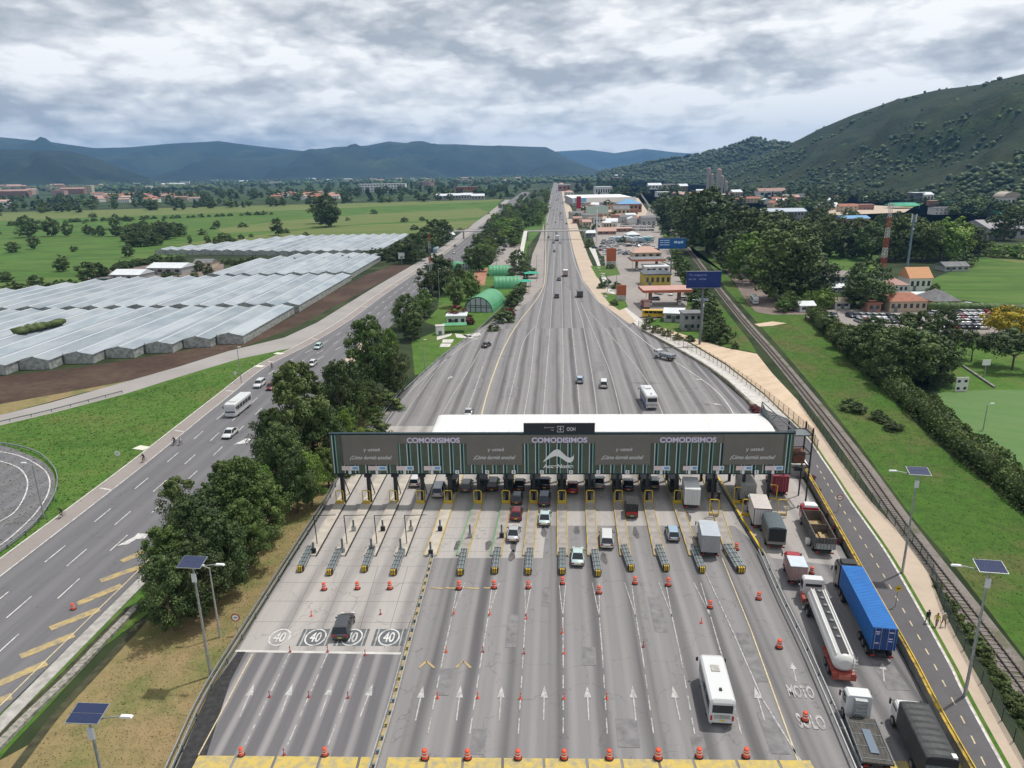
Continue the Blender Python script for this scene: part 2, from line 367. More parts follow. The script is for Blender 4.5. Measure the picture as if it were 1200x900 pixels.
m_asph_dark = ground_mat('resurfaced asphalt', [(0.3, 0.4, 0.7, (0.10, 0.10, 0.105), 0.5, 1), (7, 0.35, 0.7, (0.12, 0.12, 0.12), 0.3)], (0.145, 0.14, 0.147), rough=0.85, rot=R(1.2), stretch=(3, 0.16, 1), bump=0.08,
                    tracks=[(1.97, 2.2, (0.34, 0.32, 0.32), 0.75, 0.1)])
m_hwy = ground_mat('highway asphalt', [(0.05, 0.4, 0.65, (0.17, 0.165, 0.175), 0.6, 1), (0.7, 0.4, 0.7, (0.115, 0.112, 0.122), 0.4, 1)], (0.142, 0.140, 0.146), rough=0.85, rot=R(2.4), stretch=(3, 0.12, 1), bump=0.05, cracks=(0.09, 0.008, 0.35), tracks=[(3.65, 1.2, (0.20, 0.195, 0.20), 0.5, 0.1)])
m_slab = ground_mat('concrete slab', [(0.1, 0.4, 0.65, (0.33, 0.31, 0.29), 0.6, 1), (1.2, 0.4, 0.7, (0.30, 0.275, 0.27), 0.4, 1)], (0.40, 0.375, 0.355), rough=0.9, rot=HR, stretch=(3, 0.2, 1), bump=0.05,
                    cracks=(0.1, 0.009, 0.35),
                    tracks=[(4.45, 0.4, (0.19, 0.18, 0.18), 0.7, -0.1)])
m_ramp = ground_mat('slip road paving', [(0.08, 0.4, 0.65, (0.25, 0.235, 0.225), 0.6)], (0.32, 0.30, 0.285), rough=0.9, bump=0.05)
m_shoulder = ground_mat('shoulder paving', [(0.12, 0.4, 0.65, (0.23, 0.2, 0.185), 0.6), (2, 0.4, 0.7, (0.3, 0.27, 0.25), 0.4)], (0.285, 0.25, 0.235), rough=0.9, bump=0.05)
m_cyc = ground_mat('cycle path asphalt', [(0.2, 0.4, 0.65, (0.09, 0.086, 0.09), 0.6), (4, 0.4, 0.7, (0.14, 0.135, 0.14), 0.4)], (0.118, 0.112, 0.118), rough=0.9, bump=0.05)
m_walk = ground_mat('sand coloured paving', [(0.1, 0.42, 0.62, (0.38, 0.31, 0.24), 0.6), (0.9, 0.4, 0.7, (0.52, 0.43, 0.34), 0.5), (5, 0.4, 0.65, (0.40, 0.34, 0.28), 0.35)], (0.50, 0.405, 0.315), rough=0.95, bump=0.2)
m_sand = ground_mat('levelled sand', [(0.08, 0.42, 0.62, (0.45, 0.34, 0.24), 0.7, 1), (0.6, 0.45, 0.7, (0.62, 0.50, 0.38), 0.5)], (0.56, 0.44, 0.325), rough=0.95, bump=0.3, rot=-0.6, stretch=(1, 4, 1))
m_dirt = ground_mat('dirt road', [(0.1, 0.42, 0.62, (0.13, 0.10, 0.09), 0.7), (0.8, 0.4, 0.7, (0.26, 0.21, 0.18), 0.4)], (0.21, 0.165, 0.145), rough=0.95, bump=0.3)
m_ballast = ground_mat('track ballast', [(0.3, 0.4, 0.62, (0.21, 0.175, 0.15), 0.7), (5, 0.35, 0.65, (0.12, 0.11, 0.105), 0.7), (0.25, 0.5, 0.62, (0.07, 0.085, 0.03), 0.6)], (0.255, 0.225, 0.205), rough=0.95, bump=1.0)
m_yard = ground_mat('yard paving', [(0.03, 0.42, 0.62, (0.36, 0.315, 0.285), 0.7), (0.3, 0.4, 0.7, (0.2, 0.185, 0.175), 0.5)], (0.29, 0.265, 0.25), rough=0.95, bump=0.1)
m_tar = P('fresh bitumen', (0.03, 0.029, 0.03), 0.8, var=0.4, vs=2)
m_paint = P('white road paint', (0.62, 0.61, 0.59), 0.75, col2=(0.38, 0.37, 0.365), vs=1.6, lo=0.45, hi=0.62)
m_paint_worn = P('worn white road paint', (0.44, 0.43, 0.42), 0.8, col2=(0.24, 0.235, 0.235), vs=2.5, lo=0.42, hi=0.6)
m_paint_mid = P('aged white road paint', (0.46, 0.45, 0.44), 0.8, col2=(0.29, 0.285, 0.28), vs=2.0, lo=0.4, hi=0.62)
m_paint_y = P('yellow road paint', (0.52, 0.39, 0.10), 0.75, col2=(0.30, 0.27, 0.19), vs=1.5, lo=0.42, hi=0.68)
m_paint_yw = P('faded yellow road paint', (0.44, 0.33, 0.14), 0.8, col2=(0.24, 0.21, 0.16), vs=1.5, lo=0.4, hi=0.66)
m_paint_cream = P('cream edge line paint', (0.52, 0.44, 0.28), 0.8, var=0.2)
m_conc = P('concrete', (0.36, 0.345, 0.32), 0.85, var=0.22, vs=1.2, bump=0.1)
m_conc_d = P('dirty concrete', (0.20, 0.195, 0.185), 0.9, var=0.3, vs=0.7, bump=0.1)
m_conc_l = P('pale concrete', (0.52, 0.50, 0.47), 0.85, var=0.15, vs=0.8)
m_galv = P('galvanised steel', (0.42, 0.44, 0.44), 0.45, 0.7, var=0.15)
m_galv_d = P('weathered steel', (0.16, 0.185, 0.19), 0.55, 0.4, var=0.25)
m_yel = P('yellow paint', (0.62, 0.42, 0.03), 0.55, var=0.18, vs=1.5)
m_blk = P('black paint', (0.018, 0.02, 0.022), 0.5)
m_white = P('white paint', (0.78, 0.78, 0.76), 0.5, var=0.05)
m_dkgreen = P('dark green steel', (0.02, 0.038, 0.034), 0.5)
m_red = P('red paint', (0.42, 0.03, 0.025), 0.5)

# ---- ground sheets
sheet('ground', [(-13000, -4000), (13000, -4000), (13000, 13200), (-13000, 13200)], 0.0, m_plain, world=True)
def ext(a, b, m):   # extend the world line a->b beyond b by m metres
    d = (b-a).normalized(); return b+d*m
def wsheet(name, P_, z, mat): return sheet(name, [(p.x, p.y) for p in P_], z, mat, world=True)
# far fields left
sheet('pasture_field', [(-400, 262), (0, 249), (300, 241), (590, 233.5), (575, 250), (556, 264), (500, 272), (470, 279), (300, 291), (140, 307), (105, 330), (-60, 345), (-500, 380)], 0.06, m_field)
sheet('dry_grass_field', [(200, 287), (330, 272), (420, 264), (560, 258), (548, 268), (495, 276), (470, 279), (330, 287), (260, 291)], 0.10, m_tan)
sheet('dry_grass_field', [(255, 268), (330, 259), (430, 251), (560, 244), (575, 250), (560, 255), (430, 262), (330, 270), (262, 274)], 0.10, m_tan)
sheet('pasture_field', [(-300, 252), (0, 249), (300, 241), (590, 233.5), (584, 236), (330, 247), (100, 255), (0, 259), (-300, 268)], 0.10, m_tan)
sheet('farm_yard', [(100, 327), (145, 309), (200, 309), (262, 307), (262, 316), (230, 330), (200, 338), (110, 336)], 0.10, m_dirt)
# soil band, verge and slip road left
soil_t = [(-90, 452), (0, 441), (100, 430), (200, 414), (262, 401), (330, 378), (390, 342), (430, 322), (462, 310)]
soil_b = [(484, 311), (450, 329), (400, 355), (345, 384), (300, 401), (250, 419), (180, 441), (100, 456), (0, 474), (-90, 492)]
sheet('soil_band', soil_t+soil_b, 0.06, m_soil)
sheet('soil_verge', [(-90, 492), (0, 474), (100, 456), (180, 441), (250, 419), (262, 415), (262, 419), (200, 437), (100, 460), (0, 487), (-90, 506)], 0.08, m_dry)
ramp_t = [(-120, 514), (0, 487), (60, 472), (143, 449), (210, 430), (267, 412), (333, 396), (372, 378), (440, 336), (492, 306), (520, 288), (548, 267), (572, 250), (592, 234)]
ramp_b = [(598, 234), (582, 250), (558, 269), (528, 293), (500, 312), (450, 345), (400, 377), (352, 404), (347, 407), (280, 421), (210, 442), (147, 462), (60, 485), (0, 499), (-120, 529)]
sheet('slip_road', ramp_t+ramp_b, 0.10, m_ramp)
sheet('triangle_lawn', [(-160, 540), (0, 499), (60, 485), (147, 462), (210, 442), (280, 421), (347, 407), (300, 432), (255, 466), (205, 506), (150, 549), (70, 609), (0, 662), (-160, 790)], 0.08, m_lawn)
# left highway
hw_l = [(-150, 772), (0, 658), (70, 606), (150, 546), (205, 503), (255, 464), (300, 430), (352, 404), (400, 376), (445, 344), (497, 310), (530, 288), (556, 268), (580, 250), (598, 234.5), (612, 225)]
hw_r = [(621, 225), (611, 240), (598, 255), (580, 275), (560, 290), (541, 310), (515, 335), (470, 372), (437, 402), (405, 432), (330, 505), (250, 590), (172, 668), (100, 740), (0, 838), (-120, 955)]
sheet('highway', hw_l+hw_r, 0.13, m_hwy)
sh = W_(hw_l[1:14]); sh = [ext(sh[1], sh[0], 60)]+sh
mb = MB(); strip_mb(mb, sh, 2.9, 0.15, m_shoulder, off=1.35); struct('shoulder', mb)
mb = MB(); strip_mb(mb, sh, 0.25, 0.0, m_conc_l, h=0.22, off=-0.25); struct('kerb', mb)
mb = MB(); edge = []
strip_mb(mb, sh, 0.18, 0.17, m_paint, off=2.9)
for s_, o_ in ((2, 6.55), (1, 10.2), (5, 13.8)):
    q = []
    n = len(sh)
    for i, p in enumerate(sh):
        d = (sh[min(i+1, n-1)]-sh[max(i-1, 0)]); d.z = 0; d.normalize(); q.append(p+V((d.y, -d.x, 0))*o_)
    dashes(mb, q, 0.17, 0.17, m_paint, 4.5, 7.2, s_)
for i in range(0, 12):     # ticks across the shoulder
    p = resample(sh, 27.5)
    if i < len(p)-1:
        d = (p[i+1]-p[i]).normalized(); c = p[i]; nrm = V((d.y, -d.x, 0))
        strip_mb(mb, [c+nrm*0.4+d*0.5, c+nrm*2.7-d*0.3], 0.4, 0.17, m_paint)
# merge arrows
for pts in ([(137, 641), (158, 630), (162, 626), (174, 627), (170, 632), (160, 633), (150, 639)], [(274, 522), (288, 515), (296, 514), (291, 520)]):
    mb.poly([V((*G(*p).xy, 0.175)) for p in pts], m_paint)
struct('lane_markings', mb)
# yellow chevrons on the highway median side
mb = MB()
for a, b in (((143, 659), (174, 645)), ((118, 682), (171, 663)), ((91, 709), (143, 687)), ((59, 738), (117, 715)), ((24, 771), (87, 745)), ((-2, 803), (55, 778)), ((-40, 838), (14, 817))):
    strip_mb(mb, [G(*a), G(*b)], 1.15, 0.16, m_paint_yw)
yl = W_([(176, 655), (160, 672), (80, 750), (0, 829), (-60, 890)]); strip_mb(mb, yl, 0.16, 0.165, m_paint_cream)
struct('yellow_hatching', mb)
mb = MB(); kb = W_([(300, 547), (240, 607), (166, 682), (80, 769), (0, 851), (-60, 915)]); kb.append(ext(kb[-2], kb[-1], 30))
strip_mb(mb, kb, 1.5, 0.0, m_conc, h=0.2); struct('median_kerb', mb)
# bottom-left loop road
lp = [(-40, 520), (0, 522), (30, 532), (52, 543), (64, 560), (62, 580), (50, 605), (28, 628), (0, 648), (-60, 690)]
LPW = [G(*p) for p in lp]; wsheet('loop_road', smooth_line(LPW)+[G(-200, 700), G(-200, 520)], 0.12, m_hwy)
mb = MB(); strip_mb(mb, W_([(-20, 527), (20, 534), (48, 548), (58, 562), (56, 580), (42, 602), (20, 624), (0, 640), (-40, 668)]), 0.2, 0.14, m_paint)
strip_mb(mb, W_([(-20, 539), (0, 541), (22, 549), (32, 563), (30, 580), (18, 600), (0, 612), (-30, 630)]), 0.2, 0.14, m_paint); struct('lane_markings', mb)
# dry verge between highway and plaza
left_bar = W_([(378, 600), (350, 644), (300, 724), (245, 814), (210, 890)], k=3); left_bar.append(ext(left_bar[-3], left_bar[-1], 70))
sheet('dry_verge', [(385, 588), (372, 603), (350, 640), (300, 722), (245, 812), (205, 895), (150, 1010), (-220, 1010), (40, 870), (100, 800), (165, 735), (240, 640), (300, 560), (340, 520), (400, 470), (450, 470), (455, 500), (420, 540)], 0.06, m_dry)
sheet('median_grass', [(-90, 940), (0, 857), (80, 775), (166, 690), (240, 612), (255, 625), (180, 715), (120, 760), (60, 825), (10, 878), (-80, 985)], 0.09, m_lawn)
# plaza + main road north
gr = G(1125, 900); 
pl_left = [left_bar[-1]]+[G(*p) for p in [(210, 890), (245, 814), (300, 724), (350, 644), (378, 600), (392, 565), (410, 540), (440, 500), (470, 462), (515, 420), (560, 386), (606, 364), (622, 352), (635, 338), (637, 322), (637.5, 295), (638.5, 270), (640.5, 250), (643, 236), (646, 224), (649, 214)]]
pl_right = [G(*p) for p in [(655.5, 214), (657.5, 224), (660.5, 238), (664, 256), (668, 276), (673, 298), (683, 328), (702, 354), (748, 384), (802, 415), (842, 443), (872, 470), (898, 500), (930, 545), (958, 592), (998, 665), (1060, 775), (1125, 900)]]
pl_right.append(ext(G(1060, 775), G(1125, 900), 70))
wsheet('toll_road', pl_left+pl_right, 0.11, m_asph)
wsheet('main_road', [G(*p) for p in [(560, 386), (606, 364), (622, 352), (635, 338), (637, 322), (637.5, 295), (638.5, 270), (640.5, 250), (643, 236), (646, 224), (649, 214), (655.5, 214), (657.5, 224), (660.5, 238), (664, 256), (668, 276), (673, 298), (683, 328), (702, 354), (748, 384)]], 0.115, m_asph_far)
sheet('road_widening', [(637.5, 262), (631, 282), (624, 298), (620, 320), (615, 345), (603, 362), (607, 364), (622, 352), (636, 336), (638, 300)], 0.105, m_yard)
# side bays right of the main road
sheet('frontage_strip', [(656, 214), (660, 214), (664, 232), (672, 250), (680, 275), (690, 302), (704, 332), (722, 352), (745, 377), (738, 380), (702, 354), (683, 328), (673, 298), (668, 276), (664, 256), (660.5, 238)], 0.12, m_walk)
# resurfaced block bottom-left and the concrete slabs
nw, ne = G(283, 764), G(469, 767); sw, se = G(214, 897), G(437, 899)
wsheet('resurfaced_lanes', [nw, ne, se, ext(ne, se, 45), ext(nw, sw, 45), sw], 0.135, m_asph_dark)
wsheet('bitumen_strip', [G(279, 765), G(288, 765), G(270, 800), G(238, 900), ext(G(270, 800), G(238, 900), 40), ext(G(245, 814), G(209, 896), 40), G(209, 896), G(245, 812)], 0.14, m_tar)
sheet('concrete_slab', [(400, 545), (392, 575), (378, 602), (350, 646), (300, 727), (280, 763), (467, 766), (508, 655), (636, 655), (640, 617), (860, 617), (905, 655), (990, 665), (955, 597), (920, 540), (880, 500), (430, 500)], 0.125, m_slab)
mb = MB(); strip_mb(mb, [G(276, 764), G(470, 767)], 0.35, 0.14, m_conc_l); struct('slab_edge', mb)
mb = MB(); m_joint = P('joint sealant', (0.12, 0.115, 0.11), 0.9)
for k in range(9):
    v = 600+k*k*1.15+k*7
    if v < 655: strip_mb(mb, [G(375-(v-600)*0.55, v), G(632, v+1)], 0.05, 0.13, m_joint)
    else: strip_mb(mb, [G(343-(v-655)*0.58, v), G(505-(v-655)*0.27, v+1)], 0.05, 0.13, m_joint)
for x in (385, 420, 455, 490): strip_mb(mb, [G(x-12, 665), G(x-60 if x < 420 else x-52 if x < 450 else x-40, 762)], 0.05, 0.13, m_joint)
struct('slab_joints', mb)
mb = MB(); m_patch = P('asphalt repair', (0.18, 0.174, 0.177), 0.9, var=0.2, vs=1.0); m_oil = P('oil stain', (0.10, 0.095, 0.095), 0.6, var=0.35, vs=2)
for u, v, w_, l_ in ((520, 800, 1.6, 4), (600, 740, 1.2, 6), (690, 770, 1.5, 3), (735, 860, 2.0, 3.5), (770, 720, 1.4, 7), (880, 770, 1.3, 8), (905, 860, 1.6, 5), (560, 870, 1.3, 3), (640, 700, 1.0, 4), (820, 880, 1.2, 3), (1040, 790, 2.2, 5), (700, 430, 3, 9), (600, 460, 2.5, 8), (640, 400, 2, 14), (560, 450, 2, 9)):
    p = G(u, v); rm = Matrix.Rotation(-HR, 3, 'Z'); mb.poly([V((*(p+rm@V((a*w_/2, b*l_/2, 0))).xy, 0.139)) for a, b in ((-1, -1), (1, -1), (1.05, 1), (-0.95, 1))], m_patch)
for u, v in ((637, 624), (676, 622), (602, 642), (572, 640), (708, 655), (745, 625), (536, 640), (768, 640), (806, 606), (600, 652)):
    p = G(u, v); rm = Matrix.Rotation(-HR, 3, 'Z'); mb.poly([V((*(p+rm@V((0.42*math.cos(t)*(1+.25*math.sin(3*t+u)), 1.5*math.sin(t)*(1+.2*math.cos(2*t+v)), 0))).xy, 0.141)) for t in [k*math.pi/7 for k in range(14)]], m_oil)
struct('asphalt_patches', mb)
# yellow band across all lanes
mb = MB(); x = 232
while x < 1130:
    w_ = rnd.uniform(38, 52); lim = 452 if x < 440 else 1130
    x2 = min(x+w_, lim)
    a, b = G(x+1, 887+(x-232)*0.008), G(x2-1, 887+(x2-232)*0.008)
    if x < 436: x2 = min(x2, 436); b = G(x2-1, 887+(x2-232)*0.008)
    if 985 < x2 < 1030: x = x2+8; continue
    off = V((0, -1.9, 0)); mb.poly([V((*q.xy, 0.152)) for q in (a+off, b+off, b, a)], m_paint_y); x = x2+(18 if x2 == 436 else 1.2)
struct('yellow_stop_band', mb)
# ---- plaza lane markings
HOOP = [399, 430, 461.5, 493, 525.5, 560, 593, 625.5, 658.5, 691.5, 724.5, 759.6, 794, 838]
CUSH = [354, 390, 430, 465, 505, 541, 581, 619, 659, 698, 736, 776, 817, 860]
mb = MB()
Z = 0.155
def seg(a, b, w, m=m_paint_worn): strip_mb(mb, [G(*a), G(*b)], w, Z, m)
def dash_px(a, b, w, on, gap, m=m_paint_worn): dashes(mb, [G(*a), G(*b)], w, Z, m, on, gap)
bot = {0: None, 1: 283, 2: 333, 3: 381, 5: 498, 6: 548, 7: 607, 8: 661, 9: 714, 10: 770, 11: 819, 12: 875, 13: 936}
for i, xb in bot.items():
    if not xb or i == 13: continue
    x0 = CUSH[i]; a = (x0+(xb-x0)*0.12, 682)
    if i >= 5:
        seg((x0-4, 684), (x0+(xb-x0)*0.27, 724), 0.11); seg((x0+4, 684), (x0+(xb-x0)*0.27, 724), 0.11)
        seg((x0+(xb-x0)*0.27, 724), (x0+(xb-x0)*0.5, 770), 0.13)
        dash_px((x0+(xb-x0)*0.5, 770), (xb-1, 884), 0.13, 2.0, 1.2)
    elif i >= 1:
        dash_px((x0+(xb-x0)*0.47, 766), (xb, 884), 0.13, 2.6, 1.0)
seg((296, 768), (233, 886), 0.12, m_paint_cream)
seg((819, 655), (858, 740), 0.14); seg((858, 740), (893, 820), 0.14); seg((893, 820), (938, 893), 0.16)
seg((846, 655), (880, 740), 0.12, m_paint_cream); seg((880, 740), (935, 893), 0.14, m_paint_cream)
# arrows on the lanes: straight shafts with long heads
def arrow(tip, tail, wd=0.13, hw=0.37, frac=0.36, m=m_paint_mid):
    a, b = G(*tail), G(*tip); d = b-a; l = d.length; d.normalize(); n_ = V((d.y, -d.x, 0)); c = b-d*l*frac
    z3 = V((0, 0, Z+0.004))
    mb.poly([a-n_*wd/2+z3, a+n_*wd/2+z3, c+n_*wd/2+z3, c-n_*wd/2+z3], m)
    mb.poly([c-n_*hw+z3, c+n_*hw+z3, b+z3], m)
for tip, tail in (((298, 803), (281, 842)), ((343, 803), (328, 842)), ((389, 803), (375, 842)), ((437, 803), (422, 842)), ((496, 805), (487, 846)), ((540, 805), (535, 846)), ((588, 805), (585, 846)), ((638, 805), (637, 846)), ((688, 805), (690, 846)), ((741, 805), (745, 846)), ((788, 805), (797, 846)), ((884, 806), (896, 846))):
    arrow(tip, tail)
arrow((1034, 778), (1036, 800)); arrow((928, 778), (933, 800), hw=0.35)
# faded chevrons in two lanes
for cx in (500, 543):
    for dx in (-9, 9): seg((cx, 776), (cx+dx, 784), 0.25, m_paint_yw)
for cx in (512, 530, 553, 575): seg((cx-8, 690), (cx+8, 691), 0.3, m_paint_yw)
struct('lane_markings', mb)
# the 40 patches
mb = MB(); rings = MB()
def ell(c, rx, ry, h, n=28):
    ca, sa = math.cos(h), math.sin(h)
    return [V((c.x+ca*rx*math.cos(2*math.pi*i/n)-sa*ry*math.sin(2*math.pi*i/n), c.y+sa*rx*math.cos(2*math.pi*i/n)+ca*ry*math.sin(2*math.pi*i/n), 0)) for i in range(n+1)]
p40 = P('dark patch paint', (0.11, 0.12, 0.13), 0.85, var=0.25, vs=1.2)
for k, x in enumerate((328, 370, 412.5, 456)):
    c = G(x, 748); h = -R(1.2)
    rm = Matrix.Rotation(h, 3, 'Z')
    if k: mb.poly([V((*(c+rm@V((a, b, 0))).xy, 0.146)) for a, b in ((-1.75, -1.5), (1.75, -1.5), (1.75, 1.5), (-1.75, 1.5))], p40)
    if k: mb.poly([V((*(c+rm@V((a, b, 0))).xy, 0.1475)) for a, b in ((-1.45, -1.5), (-1.3, -1.5), (-1.3, 1.5), (-1.45, 1.5))], m_conc); mb.poly([V((*(c+rm@V((a, b, 0))).xy, 0.1475)) for a, b in ((1.3, -1.5), (1.45, -1.5), (1.45, 1.5), (1.3, 1.5))], m_conc)
    strip_mb(mb, ell(c, 1.12, 1.42, h), 0.17, 0.15, m_paint)
    me = text_mesh('40', 1.25, 1.75, m_paint, 0.012, 0.015)
    o_ = len(mb.v)
    for v in me.vertices: v.co = (c.x+math.cos(h)*v.co.x-math.sin(h)*v.co.z, c.y+math.sin(h)*v.co.x+math.cos(h)*v.co.z, 0.157-v.co.y)
    mb.add([tuple(v.co) for v in me.vertices], [tuple(p_.vertices) for p_ in me.polygons if p_.area > 1e-6], m_paint)
    bpy.data.meshes.remove(me)
def flat_text(txt, c, w, h_, head, m, z=0.158):
    me = text_mesh(txt, w, h_, m, 0.012, 0.035)
    vs = [(c.x+math.cos(head)*v.co.x-math.sin(head)*v.co.z, c.y+math.sin(head)*v.co.x+math.cos(head)*v.co.z, z-v.co.y) for v in me.vertices]
    mb.add(vs, [tuple(p_.vertices) for p_ in me.polygons], m); bpy.data.meshes.remove(me)
flat_text('MOTO', G(938, 812), 2.5, 1.8, -R(8), m_paint_worn); flat_text('SOLO', G(950, 847), 2.5, 1.9, -R(8), m_paint_worn)
struct('painted_speed_limits', mb)
# ---- north plaza fan lines
mb = MB(); Z = 0.155
fan = [[(462, 505), (487, 468), (520, 425), (552, 398), (590, 365)], [(508, 505), (530, 465), (552, 430), (568, 402)], [(537, 505), (552, 470), (566, 430)],
       [(588, 505), (604, 440), (614, 400), (630, 380)], [(611, 505), (622, 440), (629, 380), (640, 330), (643, 290), (645, 262)], [(635, 505), (640, 440), (645, 380), (648, 330), (650, 285), (650, 255)],
       [(657, 505), (660, 440), (659, 380), (658, 330), (656, 285), (654, 255)], [(681, 505), (676, 440), (670, 380), (668, 340)], [(702, 505), (694, 440), (683, 380), (674, 350)],
       [(732, 505), (716, 440), (700, 400), (681, 355)], [(784, 505), (765, 460), (738, 420), (690, 365)]]
for f_ in fan: strip_mb(mb, W_(f_), 0.2 if f_[0][0] != 462 else 0.16, Z, m_paint_worn)
yl = W_([(561, 510), (566, 480), (578, 440), (592, 405), (608, 378), (626, 355), (636, 338), (639, 320), (640, 280), (643, 250), (647, 228)]); strip_mb(mb, yl, 0.3, Z+0.004, m_paint_cream)
strip_mb(mb, W_([(868, 505), (855, 478), (835, 455), (800, 430), (760, 404), (722, 372), (698, 350), (681, 326), (671, 298), (663, 258), (658, 235)]), 0.2, Z, m_paint)
strip_mb(mb, W_([(430, 560), (447, 505), (478, 462), (520, 424), (566, 390), (600, 366), (616, 352)]), 0.2, Z, m_paint_worn)
for tip, tail in (((848, 476), (826, 472)), ((824, 446), (808, 444)), ((562, 396), (552, 400)), ((530, 441), (524, 446))): arrow(tip, tail, 0.3, 0.7, 0.5)
struct('lane_markings', mb)
# ---- right side: wall foot, cycle path, paving, railway
cyc_r = [(1190, 926), (1158, 868), (1110, 775), (1056, 678), (1030, 636), (996, 588), (978, 560), (963, 538), (948, 516), (925, 492), (895, 463), (850, 428), (800, 398), (760, 381), (735, 362), (716, 338), (704, 312), (697, 290)]
cyc_l = [(1140, 926), (1130, 897), (1066, 775), (1004, 663), (964, 590), (941, 546), (925, 520), (905, 500), (880, 473), (840, 440), (800, 414), (750, 386), (722, 358), (708, 335), (698, 306), (690, 290)]
wr = [ext(G(1158, 868), G(1190, 926), 50)]+[G(*p) for p in cyc_r[1:]]; wl = [ext(G(1130, 897), G(1140, 926), 50)]+[G(*p) for p in cyc_l[1:]]
wsheet('cycle_path', [wr[0]]+[G(*p) for p in cyc_r[1:10]]+[G(*p) for p in cyc_l[8:0:-1]]+[wl[0]], 0.12, m_cyc)
wsheet('walkway', [G(*p) for p in cyc_r[9:]]+[G(*p) for p in cyc_l[:7:-1]], 0.118, m_conc_l)
mb = MB(); strip_mb(mb, smooth_line([p for p in wr[:10]]), 0.22, 0.14, m_paint); 
cen = [G((a[0]+b[0])/2+2, (a[1]+b[1])/2) for a, b in (((1190, 926), (1140, 926)), ((1158, 868), (1118, 868)), ((1110, 775), (1070, 775)), ((1056, 678), (1014, 678)), ((1030, 638), (992, 638)), ((996, 590), (965, 590)), ((963, 540), (940, 540)))]
dashes(mb, cen, 0.13, 0.14, m_paint_cream, 1.0, 1.6); struct('cycle_path_markings', mb)
mb = MB(); strip_mb(mb, smooth_line(wr[:10]), 0.38, 0.13, m_lawn, off=0.42); struct('grass_strip', mb)
fen = [(1290, 1030), (1200, 893), (1140, 784), (1107, 720), (1080, 652), (1020, 588), (984, 540), (962, 508), (935, 470), (905, 438), (888, 416)]
fw = [G(*p) for p in fen]
wsheet('pavement', [p for p in wr[:9]]+[G(925, 492), G(932, 498)]+[G(962, 508)]+[p for p in fw[6::-1]], 0.11, m_walk)
sheet('sand_lot', [(750, 388), (775, 384), (815, 397), (850, 408), (887, 415), (905, 438), (935, 470), (962, 508), (984, 540), (976, 548), (963, 536), (948, 514), (925, 490), (895, 461), (850, 426), (800, 396)], 0.105, m_sand)
rail_c = [(1290, 930), (1200, 805), (1130, 712), (1060, 620), (1000, 535), (950, 470), (905, 415), (870, 375), (838, 335), (812, 300), (796, 280), (780, 264), (766, 250), (757, 236), (750, 226)]
rw = W_(rail_c, k=4)
mb = MB(); strip_mb(mb, rw, 3.1, 0.13, m_ballast, off=0.3); struct('ballast_bed', mb)
mb = MB(); 
m_rail = P('rail steel', (0.045, 0.037, 0.035), 0.6, 0.3); m_slp = P('sleeper wood', (0.19, 0.165, 0.145), 0.9, var=0.3)
for s_ in (-0.53, 0.53): strip_mb(mb, rw, 0.11, 0.2, m_rail, h=0.16, off=s_)
near = resample(rw, 0.75)
for i in range(0, min(len(near)-1, 560)):
    p = near[i]; d = near[i+1]-p; mb.box((p.x, p.y, 0.165), (1.75, 0.24, 0.08), m_slp, rot=HEAD(p, near[i+1]))
struct('railway_track', mb)
sheet('rail_verge', [(1500, 1000), (1200, 770), (1120, 665), (1072, 610), (1010, 525), (960, 462), (912, 405), (880, 370), (850, 338), (832, 310), (812, 290), (800, 290), (795, 283), (835, 300), (852, 322), (870, 345), (890, 362), (920, 368), (942, 368), (997, 425), (1045, 468), (1109, 530), (1158, 568), (1210, 612), (1500, 800)], 0.06, m_verge)
sheet('rail_verge', [(800, 392), (820, 400), (887, 414), (880, 402), (858, 374), (835, 345), (820, 330), (806, 308), (785, 278), (770, 262), (745, 232), (735, 232), (760, 262), (776, 290), (790, 320), (800, 345), (805, 370)], 0.07, m_verge)
sheet('dirt_path', [(833, 292), (848, 292), (858, 312), (880, 330), (900, 345), (925, 358), (955, 361), (955, 369), (905, 369), (886, 366), (872, 350), (860, 330), (845, 310), (832, 298)], 0.11, m_dirt)
mb = MB()
sheet('bare_patch', [(884, 380), (905, 377), (922, 379), (905, 382), (890, 383)], 0.10, m_sand)
# right fields
sheet('pasture_field', [(935, 298), (1000, 293), (1030, 300), (1028, 318), (950, 318)], 0.08, m_field)
sheet('pasture_field', [(1065, 346), (1085, 330), (1120, 316), (1150, 298), (1190, 300), (1500, 330), (1500, 380), (1200, 362), (1130, 352)], 0.08, m_field)
sheet('dry_grass_field', [(1140, 300), (1180, 297), (1500, 320), (1500, 335), (1190, 308)], 0.10, m_tan)
m_floor = ground_mat('woodland floor', [(0.01, 0.42, 0.58, (0.06, 0.075, 0.03), 0.8), (0.06, 0.45, 0.6, (0.015, 0.026, 0.012), 0.8), (0.004, 0.6, 0.66, (0.11, 0.16, 0.05), 0.8)], (0.03, 0.045, 0.02))
sheet('woodland_floor', [(700, 229), (700, 209), (800, 205), (1000, 212), (1500, 205), (1500, 262), (1240, 262), (1100, 262), (980, 268), (900, 285), (840, 280), (800, 262), (765, 240)], 0.05, m_floor)
sheet('woodland_floor', [(-400, 238), (-400, 214), (600, 206), (632, 216), (600, 229), (420, 236), (240, 240), (0, 246)], 0.05, m_floor)
sheet('bare_ground', [(890, 245), (1010, 240), (1070, 243), (1060, 249), (960, 253), (900, 252)], 0.09, m_walk)
sheet('pasture_field', [(1040, 240), (1080, 232), (1085, 238), (1060, 246)], 0.08, m_field)
sheet('pasture_field', [(1000, 262), (1070, 258), (1080, 266), (1010, 270)], 0.08, m_field)
sheet('park_lawn', [(1095, 392), (1500, 398), (1500, 500), (1200, 470), (1105, 462), (1080, 440)], 0.07, m_lawn)
